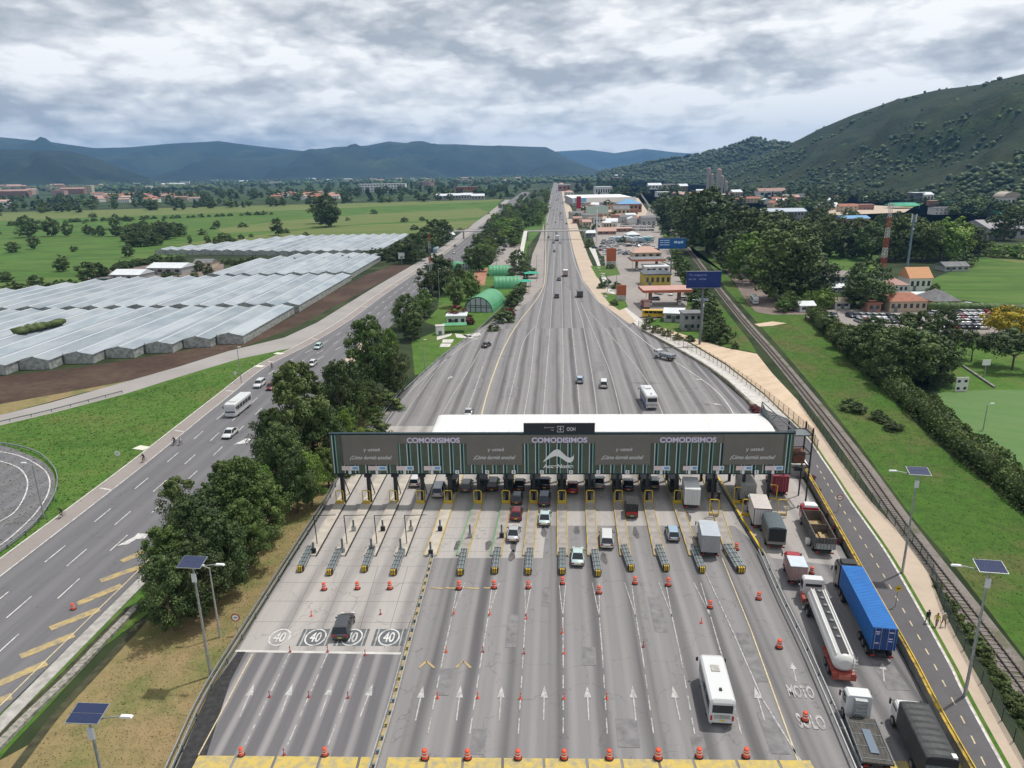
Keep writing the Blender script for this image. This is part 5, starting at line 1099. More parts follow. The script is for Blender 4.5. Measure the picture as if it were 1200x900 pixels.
car(605.5, 601, 'hatch', 'dkred', 'dark red hatchback queueing before the booth')
car(602, 624, 'sedan', 'silver', 'silver saloon last in the queue behind the dark red car')
car(638.5, 565, 'sedan', 'navy', 'dark car deep under the canopy ahead of the navy one')
car(638, 584, 'suv', 'navy', 'navy four wheel drive directly ahead of the green silver car')
car(638.5, 606, 'sedan', 'pgreen', 'pale green saloon waiting below the swoosh emblem')
car(671, 570, 'sedan', 'red', 'red car in the shade right of the swoosh emblem')
car(702, 564, 'sedan', 'silver', 'silver car deep in the shade above the empty lane')
car(736, 567, 'sedan', 'navy', 'dark blue car in the shade ahead of the loaded pickup')
car(766, 565, 'hatch', 'grey', 'grey green hatchback in the shade left of the white box truck')
car(677, 651, 'sedan', 'pgreen', 'pale silver green saloon alone on the grey lane, approaching the booths')
car(711, 631, 'minivan', 'white', 'white van between the saloon and the light blue hatchback')
car(788, 624, 'hatch', 'ltblue', 'light blue hatchback left of the grey box truck', dh=2)
# loaded pickup
r_ = car(740, 592, 'pickup', 'dkgrey', 'dark pickup with a tall covered load and red tail lights at the shade edge', z=1.2)
q = MB(); q.bz(-0.88, 0.88, -2.6, 0.1, 1.06, 2.5, P('dark load cover', (0.035, 0.033, 0.033), 0.8, var=0.4)); q.bz(-0.8, 0.8, -2.65, -2.6, 0.9, 1.25, m_tail); reg(r_, q.build('covered_load', r_))
# north side
NG = 'vehicles beyond the canopy'
car(549, 483, 'sedan', 'silver', 'silver car just beyond the canopy near the left end of the white roof', group=NG)
car(679.5, 445, 'hatch', 'ltblue', 'blue grey hatchback beyond the canopy, left of the white car', group=NG)
car(707.5, 450, 'minivan', 'white', 'white car beyond the canopy, left of the white and blue bus', group=NG)
car(570, 404, 'sedan', 'dkgrey', 'dark car at the left edge of the curved north road', head=-R(22), group=NG)
car(652.5, 347, 'suv', 'dkgrey', 'dark car on the main road left of the dark truck', head=-R(4), group=NG)
for u, v, c_, t in ((655, 327, 'black', 'small dark car following the pink truck on the main road'), (650, 294, 'navy', 'dark blue car on the main road, nearest of three below the footbridge'), (649, 284, 'grey', 'grey car on the main road below the footbridge'), (643, 278, 'dkgrey', 'dark car on the main road just left of the white truck'), (657, 284, 'silver', 'silver car on the main road just below the white truck'), (664, 262, 'black', 'dark car on the main road beyond the footbridge'), (651, 260, 'white', 'white car on the main road beyond the footbridge'), (657, 250, 'red', 'red car far along the main road'), (648, 246, 'silver', 'silver car far along the main road'), (659, 238, 'grey', 'grey car far up the main road'), (652, 234, 'white', 'white car far up the main road'), (642, 262, 'white', 'white car on the left lane beyond the footbridge')):
    car(u, v, 'sedan', c_, t, head=-R(3), group=NG)
# left highway
HG = 'vehicles on the left highway'
car(269.5, 507.5, 'sedan', 'white', 'white saloon on the left highway in front of the white bus', head=TW, group=HG, sc=1.05)
car(304, 450, 'suv', 'white', 'white four wheel drive on the left highway behind the white bus', head=TW, group=HG)
car(318, 453, 'hatch', 'dkred', 'dark red hatchback beside the white four wheel drive', head=TW, group=HG)
car(373, 406, 'hatch', 'pgreen', 'pale green taxi sized car farthest of the near highway group', head=TW, group=HG)
car(366, 426, 'hatch', 'white', 'white hatchback half behind the round trees', head=TW, group=HG)
car(499, 310, 'sedan', 'silver', 'silver car on the far highway shoulder below the blue bus', head=TW, group=HG)
car(532, 296, 'wagon', 'silver', 'silver car on the far highway, in front of the dark car', head=TW, group=HG)
car(533, 288, 'sedan', 'dkgrey', 'dark car on the far highway near the left footbridge', head=TW, group=HG)
car(526, 304, 'sedan', 'dkred', 'dark red car on the far highway, nearest the trees', head=TW, group=HG)
car(562, 266, 'suv', 'white', 'white car passing under the left footbridge', head=TW, group=HG)
car(583, 249, 'sedan', 'white', 'white car far away on the left highway beyond the footbridge', head=TW, group=HG)

# buses
def bus(u, v, label, head, L_=11.5, col=(0.60, 0.61, 0.61), stripe=None, z=1.6, W2=1.25, H_=3.2, cat='bus', group=None, name='bus', hatch=True, sc=1.0):
    p = G(u, v, z); p.z = 0.15; r_ = thing(name, label, cat, p, head, group); r_.scale = (sc,)*3; m_ = P('bus paint %.2f %.2f' % (col[0], col[2]), col, 0.3, coat=0.5); h = L_/2
    q = MB(); f_ = lambda y, k, z1, z0=0.35: rrect(y, W2*k, z0, z1, 0.18)
    q.loft([f_(-h, 0.9, H_-0.25), f_(-h+0.15, 1, H_), f_(h-0.5, 1, H_), f_(h-0.12, 0.95, H_-0.15), f_(h, 0.86, H_-0.6)], m_, True, False)
    if stripe: 
        for s_ in (-1, 1): q.bz(s_*W2-0.008 if s_ < 0 else s_*W2-0.002, s_*W2+0.008, -h+0.2, h-0.6, 0.45, 1.15, stripe)
    q.build('body', r_)
    q = MB()
    for s_ in (-1, 1): q.bz(min(s_*(W2+0.012), s_*(W2-0.03)), max(s_*(W2+0.012), s_*(W2-0.03)), -h+0.5, h-0.5, 1.55, 2.45, m_glass)
    for s_, j in [(a, b) for a in (-1, 1) for b in range(int((L_-1.4)/1.45))]: y = -h+0.9+(j+1)*1.45; q.bz(min(s_*(W2+0.016), s_*W2), max(s_*(W2+0.016), s_*W2), y-0.05, y+0.05, 1.55, 2.45, m_)
    for s_ in (-1, 1): q.bz(min(s_*(W2+0.014), s_*W2), max(s_*(W2+0.014), s_*W2), -h+0.3, h-0.4, 1.28, 1.34, m_plas)
    q.build('side_windows', r_)
    q = MB(); q.bz(-W2*0.80, W2*0.80, -h-0.02, -h+0.02, H_-1.35, H_-0.5, m_glass); q.build('rear_window', r_)
    q = MB(); q.add([(-W2*0.83, h+0.01, 1.15), (W2*0.83, h+0.01, 1.15), (W2*0.86, h-0.04, H_-0.62), (-W2*0.86, h-0.04, H_-0.62)], [(0, 1, 2, 3)], m_glass); q.add([(-W2*0.83, h+0.012, 1.15), (W2*0.83, h+0.012, 1.15), (W2*0.86, h-0.038, H_-0.62), (-W2*0.86, h-0.038, H_-0.62)], [(3, 2, 1, 0)], m_glass); q.build('windscreen', r_)
    if hatch: q = MB(); q.bz(-0.4, 0.4, 0.6, 1.5, H_, H_+0.09, m_conc); q.build('roof_hatch', r_); q = MB(); q.bz(-0.12, 0.12, -h+1.3, -h+1.6, H_, H_+0.15, m_plas); q.build('roof_vent', r_)
    for x in (-W2+0.15, W2-0.15):
        for y in (-h*0.52, h*0.62): wheel(r_, x, y, 0.48, 0.28)
    for s_ in (-1, 1):
        q = MB(); q.box((s_*W2*0.84, -h-0.01, 1.1), (0.18, 0.08, 0.5), m_tail); q.build('taillight', r_); q = MB(); q.box((s_*W2*0.7, h, 0.75), (0.4, 0.08, 0.2), m_head); q.build('headlight', r_)
        q = MB(); q.box((s_*(W2+0.2), h-0.1, 2.3), (0.22, 0.12, 0.4), m_plas); q.build('mirror', r_)
    q = MB(); q.bz(-W2*0.8, W2*0.8, -h-0.04, -h, 0.38, 0.55, m_plas); q.bz(-0.25, 0.25, -h-0.03, -h, 0.75, 0.9, m_plate); q.build('bumper', r_)
    q = MB(); q.bz(-W2*0.62, W2*0.62, -h-0.012, -h, 1.0, 1.45, m_galv); q.bz(-W2*0.7, W2*0.7, -h+0.2, -h+0.23, H_-0.02, H_+0.01, m_plas); q.build('engine_grille', r_)
    if L_ > 8.4: q = MB(); q.bz(-0.75, 0.75, h*0.25, h*0.25+1.9, H_, H_+0.16, m_); q.build('roof_air_unit', r_)
    return r_
BL = 7.6
pb0, pb1 = G(846, 850, 0), G(826, 775, 0)
b_ = bus(838, 808, 'white coach driving up the right hand toll lanes', -R(6), 6.8, z=1.9, H_=3.0, W2=1.16); b_.location = (19.25, 57.4, 0.15)
bus(760, 466, 'white and blue bus just beyond the white canopy roof', -R(0.5), 8.6, z=1.6, stripe=P('bus blue', (0.04, 0.10, 0.25), 0.4), hatch=True)
bus(279.5, 475, 'white bus with dark windows coming down the left highway', TW, 9.0, z=1.5, H_=3.1, hatch=False)
bus(511, 293, 'pale blue bus on the far left highway', TW, 9, col=(0.35, 0.50, 0.62), hatch=False)
bus(765, 368, 'yellow minibus parked beside the petrol station', R(80), 7.5, col=(0.70, 0.42, 0.02), z=1.3, H_=2.7, W2=1.05, cat='minibus', name='minibus', hatch=False)
bus(884, 351, 'white minibus standing on the dirt path by the big trees', HEAD(G(872, 336), G(893, 362)), 7.6, z=1.4, H_=2.8, W2=1.1, cat='minibus', name='minibus', hatch=False)

# trucks: cab + cargo
def cab(root, y0, L_, W2, H_, m_, z0=0.9, bonnet=0):
    q = MB(); q.loft([rrect(y0-L_, W2*0.96, z0-0.3, H_-0.02, 0.15), rrect(y0-0.55-bonnet, W2*0.98, z0-0.3, H_, 0.18), rrect(y0-0.12-bonnet, W2*0.96, z0-0.3, H_-0.45, 0.2), rrect(y0-bonnet, W2*0.94, z0-0.3, 1.65 if not bonnet else 1.75, 0.12)]+([rrect(y0, W2*0.7, z0-0.3, 1.5, 0.15)] if bonnet else []), m_); q.build('cab', root)
    q = MB(); q.add([(-W2*0.85, y0+0.02-bonnet, 1.75), (W2*0.85, y0+0.02-bonnet, 1.75), (W2*0.84, y0-0.13-bonnet, H_-0.4), (-W2*0.84, y0-0.13-bonnet, H_-0.4)], [(0, 1, 2, 3)], m_glass)
    for s_ in (-1, 1): q.bz(min(s_*W2*0.96, s_*W2*1.0), max(s_*W2*0.96, s_*W2*1.0)+0.004, y0-1.3-bonnet, y0-0.45-bonnet, 1.75, H_-0.5, m_glass)
    q.build('cab_windows', root)
    for s_ in (-1, 1): q = MB(); q.box((s_*(W2+0.22), y0-0.3-bonnet, 2.1), (0.12, 0.2, 0.55), m_plas); q.tube((s_*W2*0.9, y0-0.3-bonnet, 2.2), (s_*(W2+0.2), y0-0.3-bonnet, 2.2), 0.03, m_plas); q.build('mirror', root)
    for s_ in (-1, 1): q = MB(); q.box((s_*W2*0.72, y0+0.01, 0.85), (0.35, 0.06, 0.2), m_head); q.build('headlight', root)
def chassis(root, y0, y1, W2, axles, m_=None, r=0.48):
    q = MB(); q.bz(-0.45, 0.45, y0, y1, 0.6, 0.85, m_ or m_plas); q.bz(-W2*0.95, W2*0.95, y0, y0+0.12, 0.45, 0.62, m_ or m_plas); q.build('chassis', root)
    for y in axles:
        for x in (-W2+0.2, W2-0.2): wheel(root, x, y, r, 0.42 if y < y1-3 else 0.28)
    for s_ in (-1, 1): q = MB(); q.box((s_*W2*0.75, y0-0.02, 0.62), (0.4, 0.06, 0.14), m_tail); q.build('taillight', root)
TG = 'trucks in the toll queue'
def box_truck(u, v, L_, W2, H_, label, col, topc=None, cabc='white', zref=None, head=None, frame=None, doors=True, group=TG, arch=0.0, openrear=False, gate=None, name='box_truck', rear=None):
    p = G(u, v, zref if zref is not None else H_*0.5); p.z = 0.15
    r_ = thing(name, label, 'truck', p, lane_h(p) if head is None else head, group); h = L_/2; cl = 1.9
    mc = P('cargo %s' % str(col), col, 0.5, var=0.07, vs=0.8); mt_ = P('cargo top %s' % str(topc or col), topc or col, 0.55, var=0.08, vs=0.8)
    y0, y1 = -h, h-cl-0.15
    q = MB()
    q.bz(-W2, W2, y0, y1, 0.95, H_-0.05, mc)
    if arch:
        n_ = 8; sec = [(W2*math.cos(math.pi*i/n_), arch*math.sin(math.pi*i/n_)) for i in range(n_+1)]
        ya = np.linspace(y0, y1, 6)
        q.loft([[(x, y, H_-0.05+z*(0.92 if k % 2 else 1)) for x, z in sec] for k, y in enumerate(ya)], mt_, True, False)
    else: q.bz(-W2-0.01, W2+0.01, y0-0.01, y1+0.01, H_-0.05, H_+0.03, mt_)
    bx_ = q.build('cargo_box', r_)
    if doors:
        q = MB(); md = P('truck door seam', (0.12, 0.12, 0.12), 0.6)
        dc = P('rear door %s' % str(rear or col), rear or col, 0.5)
        q.bz(-W2+0.08, W2-0.08, y0-0.025, y0-0.002, 1.05, H_-0.15, dc); q.bz(-0.015, 0.015, y0-0.035, y0-0.026, 1.05, H_-0.15, md)
        for x in (-0.35, 0.35, -W2*0.6, W2*0.6): q.tube((x, y0-0.05, 1.05), (x, y0-0.05, H_-0.15), 0.02, m_galv)
        if frame: 
            for a in ((-W2, -W2+0.1), (W2-0.1, W2)): q.bz(a[0], a[1], y0-0.03, y0-0.002, 0.95, H_, frame)
            q.bz(-W2+0.1, W2-0.1, y0-0.03, y0-0.002, H_-0.12, H_, frame)
        q.build('rear_door', bx_)
    if openrear:
        q = MB(); q.bz(-W2+0.15, W2-0.15, y0-0.02, y0-0.002, 1.3, H_-0.1+arch*0.3, m_blk); q.bz(-W2, W2, y0-0.05, y0-0.021, 0.95, 1.35, gate or m_galv); q.build('rear_opening', bx_)
    cab(r_, h, cl, W2*0.93, min(H_-0.2, 2.75), paint(cabc, PT[cabc])); chassis(r_, y0, h-0.6, W2, (-h*0.5, h*0.68)); return r_
m_mar = P('maroon frame', (0.12, 0.03, 0.04), 0.5)
box_truck(809, 573, 6.6, 1.15, 3.5, 'white box truck at the shade edge, left of the motorcycle', (0.58, 0.58, 0.58), zref=2.2)
box_truck(829.5, 627, 6.2, 1.2, 3.4, 'grey box truck with a light blue roof beside the widest crash cushion', (0.27, 0.275, 0.29), (0.40, 0.44, 0.48), zref=2.0, rear=(0.33, 0.33, 0.34))
box_truck(873, 568, 7.0, 1.15, 3.4, 'grey brown box truck deep in the shade under the lane sign', (0.24, 0.23, 0.22), zref=2.0)
box_truck(910, 560, 7.0, 1.2, 3.5, 'maroon box truck in the shade at the right end of the canopy', (0.24, 0.02, 0.035), zref=1.9, cabc='red')
box_truck(889, 593, 6.8, 1.2, 3.5, 'white box truck with a maroon rear frame ahead of the tarpaulin truck', (0.62, 0.60, 0.60), (0.50, 0.46, 0.43), zref=2.4, frame=m_mar)
box_truck(905, 618, 6.6, 1.2, 3.2, 'dark grey tarpaulin truck with a black open rear', (0.115, 0.12, 0.12), (0.085, 0.11, 0.12), zref=1.9, arch=0.35, doors=False, openrear=True, name='covered_truck', cabc='dkgrey', gate=P('tarp truck tailgate', (0.22, 0.21, 0.19), 0.7))
box_truck(931, 664, 4.6, 1.0, 2.9, 'small box truck with a pale blue roof and brownish sides ahead of the white tanker', (0.24, 0.15, 0.13), (0.50, 0.56, 0.62), zref=1.7, cabc='red', rear=(0.32, 0.20, 0.19))
# red cab grain truck with open hopper
p0, p1 = G(966, 648, 0.5), G(944, 590, 0.5)
h_ = HEAD(p0, p1); r_ = thing('grain_truck', 'open brown bodied truck with a red cab and grain residue on its bed', 'truck', G(955, 628, 0.4), -R(9.5), TG); r_.location.z = 0.15
m_brn = P('weathered brown body', (0.11, 0.09, 0.08), 0.7, var=0.35, vs=1); m_grain = P('grain residue', (0.50, 0.38, 0.20), 0.95, col2=(0.30, 0.22, 0.12), vs=1.2)
q = MB(); y0, y1 = -5.2, 2.9
for x in (-1.22, 1.22): q.bz(x-0.05, x+0.05, y0, y1, 1.1, 2.75, m_brn)
for y in (y0, y1-0.05, -1.1): q.bz(-1.17, 1.17, y, y+0.08, 1.1, 2.75 if y != -1.1 else 2.6, m_brn)
for k in range(12):
    for x in (-1.3, 1.3): q.bz(x-0.04, x+0.04, y0+0.1+k*0.72, y0+0.2+k*0.72, 1.0, 2.75, m_galv_d)
q.build('cargo_body', r_); q = MB(); q.bz(-1.16, 1.16, y0+0.1, y1-0.1, 1.1, 1.3, m_grain); q.prism([(-0.1, -4.9), (0.5, -4.9), (0.3, -1.3), (-0.1, -1.3)], 1.303, 1.6, m_grain); q.build('grain_bed', r_)
q = MB(); q.bz(-1.2, 1.2, y0-0.06, y0-0.002, 1.1, 1.9, m_galv)
for k in range(6): q.bz(-1.1+k*0.42, -1.02+k*0.42, y0-0.1, y0-0.062, 1.1, 2.7, m_galv_d)
q.build('tailgate', r_)
cab(r_, 5.4, 2.1, 1.15, 2.9, paint('truck red', (0.42, 0.02, 0.03))); chassis(r_, y0, 4.6, 1.22, (-3.6, -2.4, 3.9))
q = MB(); q.prism([(-0.9, 3.4), (0.9, 3.4), (0.7, 4.6), (-0.7, 4.6)], 2.92, 3.25, m_white); q.build('roof_fairing', r_)
q = MB(); q.tube((-1.7, -2.2, 0.55), (-1.25, -2.2, 0.55), 0.5, m_white, 14); q.build('side_tank', r_)
# tanker
r_ = thing('tanker_truck', 'white tanker truck with a long cylindrical tank, dark top walkway and red rear', 'truck', G(965, 737, 0.6), -R(10.2), TG); r_.location.z = 0.15
m_tank = P('tank white', (0.60, 0.59, 0.57), 0.35, col2=(0.55, 0.50, 0.46), vs=0.5, lo=0.55, hi=0.75); m_trr = P('tank rear red', (0.33, 0.07, 0.05), 0.6, var=0.3)
q = MB(); n_ = 16; tk = lambda y, k: [(1.12*k*math.cos(2*math.pi*i/n_), y, 2.15+0.98*k*math.sin(2*math.pi*i/n_)) for i in range(n_)]
q.loft([tk(-8.3, 0.55), tk(-8.15, 0.85), tk(-7.9, 1), tk(3.9, 1), tk(4.15, 0.85), tk(4.3, 0.5)], m_tank, True, True); q.build('tank', r_)
q = MB(); q.bz(-0.36, 0.36, -7.8, 3.9, 3.0, 3.17, m_plas); 
for k in range(7): q.tube((0, -5.2+k*1.4, 3.17), (0, -5.2+k*1.4, 3.3), 0.22, m_galv_d, 10)
q.build('top_walkway', r_)
q = MB(); q.tube((0.75, -7.8, 3.05), (0.75, 3.9, 3.05), 0.06, m_white); q.tube((-0.75, -7.8, 3.05), (-0.75, 3.9, 3.05), 0.06, m_white); q.build('side_rail', r_)
q = MB(); q.bz(-1.12, 1.12, -8.55, -8.35, 0.55, 1.25, m_trr); q.bz(-0.55, 0.55, -8.65, -8.55, 0.7, 1.15, P('faded red', (0.42, 0.14, 0.10), 0.6)); q.bz(-1.1, 1.1, -8.4, -4.0, 0.85, 1.15, m_trr); q.build('rear_bumper', r_)
q = MB(); 
for z in (1.3, 1.7, 2.1, 2.5, 2.9): q.tube((0.7, -8.45, z), (1.05, -8.45, z), 0.03, m_galv)
q.tube((0.7, -8.45, 1.0), (0.7, -8.3, 3.2), 0.03, m_galv); q.tube((1.05, -8.45, 1.0), (1.05, -8.3, 3.2), 0.03, m_galv); q.build('ladder', r_)
cab(r_, 8.2, 2.5, 1.2, 3.15, paint('white', PT['white']), bonnet=1.0); q = MB(); q.bz(-0.9, 0.9, 5.66, 5.7, 2.2, 2.55, m_plas); q.bz(-0.25, 0.25, 5.65, 5.69, 1.75, 2.05, m_glass); q.build('cab_back_window', r_)
q = MB(); q.bz(-1.35, -1.0, 4.4, 6.0, 0.7, 1.3, m_trr); q.bz(1.0, 1.35, 4.4, 6.0, 0.7, 1.3, m_trr); q.build('side_skirt', r_)
chassis(r_, -8.2, 7.4, 1.15, (-6.9, -5.7, 3.0, 4.2, 6.9), m_trr)
# blue container truck
r_ = thing('container_truck', 'blue shipping container on a truck with a black cab', 'truck', G(1012, 731, 0.4), -R(9.8), TG); r_.location.z = 0.15
m_cb = P('container blue', (0.012, 0.135, 0.42), 0.45, var=0.08, vs=0.8); m_cbd = P('container side blue', (0.016, 0.06, 0.22), 0.5, var=0.1, vs=0.8); q = MB(); y0, y1 = -6.1, 6.1
q.bz(-1.2, 1.2, y0+0.05, y1, 1.35, 3.98, m_cb)
for k in range(40):
    y = y0+0.2+k*0.3
    for x in (-1.2, 1.2): q.bz(min(x, x*1.02), max(x, x*1.02), y, y+0.15, 1.45, 3.85, m_cb)
    q.bz(-1.1, 1.1, y, y+0.15, 3.98, 4.0, m_cb)
for x in (-1.22, 1.14): q.bz(x, x+0.08, y0, y0+0.05, 1.3, 4.02, m_cb)
bx_ = q.build('container', r_)
q = MB(); q.bz(-1.14, 1.14, y0-0.01, y0+0.045, 1.4, 3.95, m_cbd)
for x in (-0.95, -0.35, 0.35, 0.95): q.tube((x, y0-0.04, 1.4), (x, y0-0.04, 3.95), 0.03, m_galv)
for x, z, w in ((-0.68, 3.45, 0.42), (-0.68, 3.2, 0.3), (0.62, 3.45, 0.5), (0.62, 2.7, 0.4), (0.62, 2.4, 0.4), (-0.68, 2.1, 0.4)): q.bz(x-w/2, x+w/2, y0-0.025, y0-0.012, z, z+0.1, m_let)
q.bz(-0.02, 0.02, y0-0.02, y0-0.012, 1.4, 3.95, m_blk); q.build('container_door', bx_)
cab(r_, 9.0, 2.3, 1.22, 3.5, paint('black', PT['black'])); chassis(r_, y0, 8.0, 1.22, (-5.0, -3.8, -2.6, 4.6, 5.8, 8.0))
q = MB(); q.bz(-1.2, 1.2, 6.5, 6.6, 2.4, 3.8, m_plas); q.bz(-0.8, 0.8, 7.0, 8.2, 3.5, 3.75, m_plas); q.build('roof_fairing', r_)
# flatbed with white cab
r_ = thing('flatbed_truck', 'low flatbed truck with a white cab and chrome silver rear, bottom right', 'truck', V((31.1, 51.4, 0)), -R(10.0), TG); r_.location.z = 0.15
m_bed = P('dark bed planks', (0.075, 0.068, 0.062), 0.8, var=0.4, vs=1, stretch=(6, 1, 1)); q = MB(); q.bz(-1.27, 1.27, -2.9, 2.4, 0.95, 1.12, m_bed)
for k in range(4): q.bz(-1.2, 1.2, -2.5+k*1.4, -2.44+k*1.4, 1.12, 1.16, m_galv_d)
q.bz(-1.3, -1.24, -2.9, 2.4, 0.9, 1.2, m_galv_d); q.bz(1.24, 1.3, -2.9, 2.4, 0.9, 1.2, m_galv_d); q.build('flat_bed', r_)
q = MB(); q.bz(-0.3, 0.4, -1.9, 0.9, 1.165, 1.24, P('blue grey plate', (0.13, 0.17, 0.22), 0.5)); q.build('loading_plate', r_)
cab(r_, 4.7, 1.7, 1.12, 3.0, paint('white', PT['white'])); 
q = MB(); q.bz(-0.5, 0.55, 2.5, 2.9, 1.1, 2.85, m_galv)
for k in range(4): q.bz(-0.45, 0.5, 2.45, 2.497, 1.3+k*0.38, 1.5+k*0.38, P('shiny steel', (0.6, 0.66, 0.7), 0.15, 0.9))
q.build('rear_cab_panel', r_); chassis(r_, -2.8, 4.2, 1.2, (-1.9, -0.8, 3.7))
# dark tarp semi
r_ = thing('tarpaulin_truck', 'long truck with a black tarpaulin body and white cab at the bottom right', 'truck', V((35.1, 49.7, 0)), -R(10.2), TG); r_.location.z = 0.15
m_tp = P('black tarpaulin', (0.033, 0.035, 0.036), 0.55, var=0.3, vs=2, bump=0.3); q = MB(); y0, y1 = -3.3, 3.2
q.bz(-1.25, 1.25, y0, y1, 1.1, 3.45, m_tp); n_ = 8; sec = [(1.25*math.cos(math.pi*i/n_), 0.2*math.sin(math.pi*i/n_)) for i in range(n_+1)]
q.loft([[(x, y, 3.45+z*(0.8 if k % 2 else 1.1)) for x, z in sec] for k, y in enumerate(np.linspace(y0, y1, 18))], m_tp); q.build('cargo_body', r_)
q = MB(); q.bz(-1.2, 1.2, y0-0.05, y0-0.01, 1.15, 2.8, m_galv_d); q.bz(-1.15, 1.15, y0-0.03, y0-0.012, 2.8, 3.4, m_blk); q.build('tailgate', r_)
q = MB(); q.bz(0.75, 1.1, y0+0.05, y0+0.5, 3.45, 3.75, m_white); q.bz(-1.23, -1.13, y0-0.07, y0-0.052, 1.3, 1.5, m_tail); q.build('roof_marker', r_)
cab(r_, 5.2, 1.7, 1.1, 2.5, paint('white', PT['white'])); chassis(r_, y0, 4.6, 1.25, (-2.0, -0.9, 4.2))
# north side trucks
box_truck(653, 279, 8, 1.2, 3.6, 'white box truck on the main road right under the footbridge', (0.58, 0.58, 0.58), head=-R(3), group=NG)
box_truck(662.5, 320, 6, 1.15, 3.1, 'small pinkish truck with a white top on the main road', (0.42, 0.30, 0.27), (0.70, 0.66, 0.64), head=-R(3), group=NG)
box_truck(679.5, 344, 5.5, 1.2, 2.6, 'dark grey truck with a low open rear on the north road', (0.08, 0.078, 0.075), (0.13, 0.125, 0.12), zref=1.4, head=-R(3), cabc='dkgrey', group=NG, doors=False)
r_ = thing('flatbed_truck', 'grey covered pickup truck with a white cab on the curve beyond the canopy', 'truck', G(779, 418, 0.8), R(38), NG); r_.location.z = 0.15
q = MB(); q.bz(-1.05, 1.05, -3, 1.0, 0.95, 1.75, P('grey load cover', (0.23, 0.24, 0.26), 0.7, var=0.2)); q.build('cargo_body', r_); cab(r_, 3.0, 1.7, 1.0, 2.4, paint('white', PT['white'])); chassis(r_, -3, 2.6, 1.1, (-1.8, 2.2), r=0.42)
box_truck(756, 357, 6, 1.2, 3.2, 'maroon truck with a pale rear parked at the petrol station', (0.16, 0.03, 0.03), (0.12, 0.04, 0.04), head=R(2), cabc='dkred', group='parked at the petrol station', rear=(0.50, 0.30, 0.28))

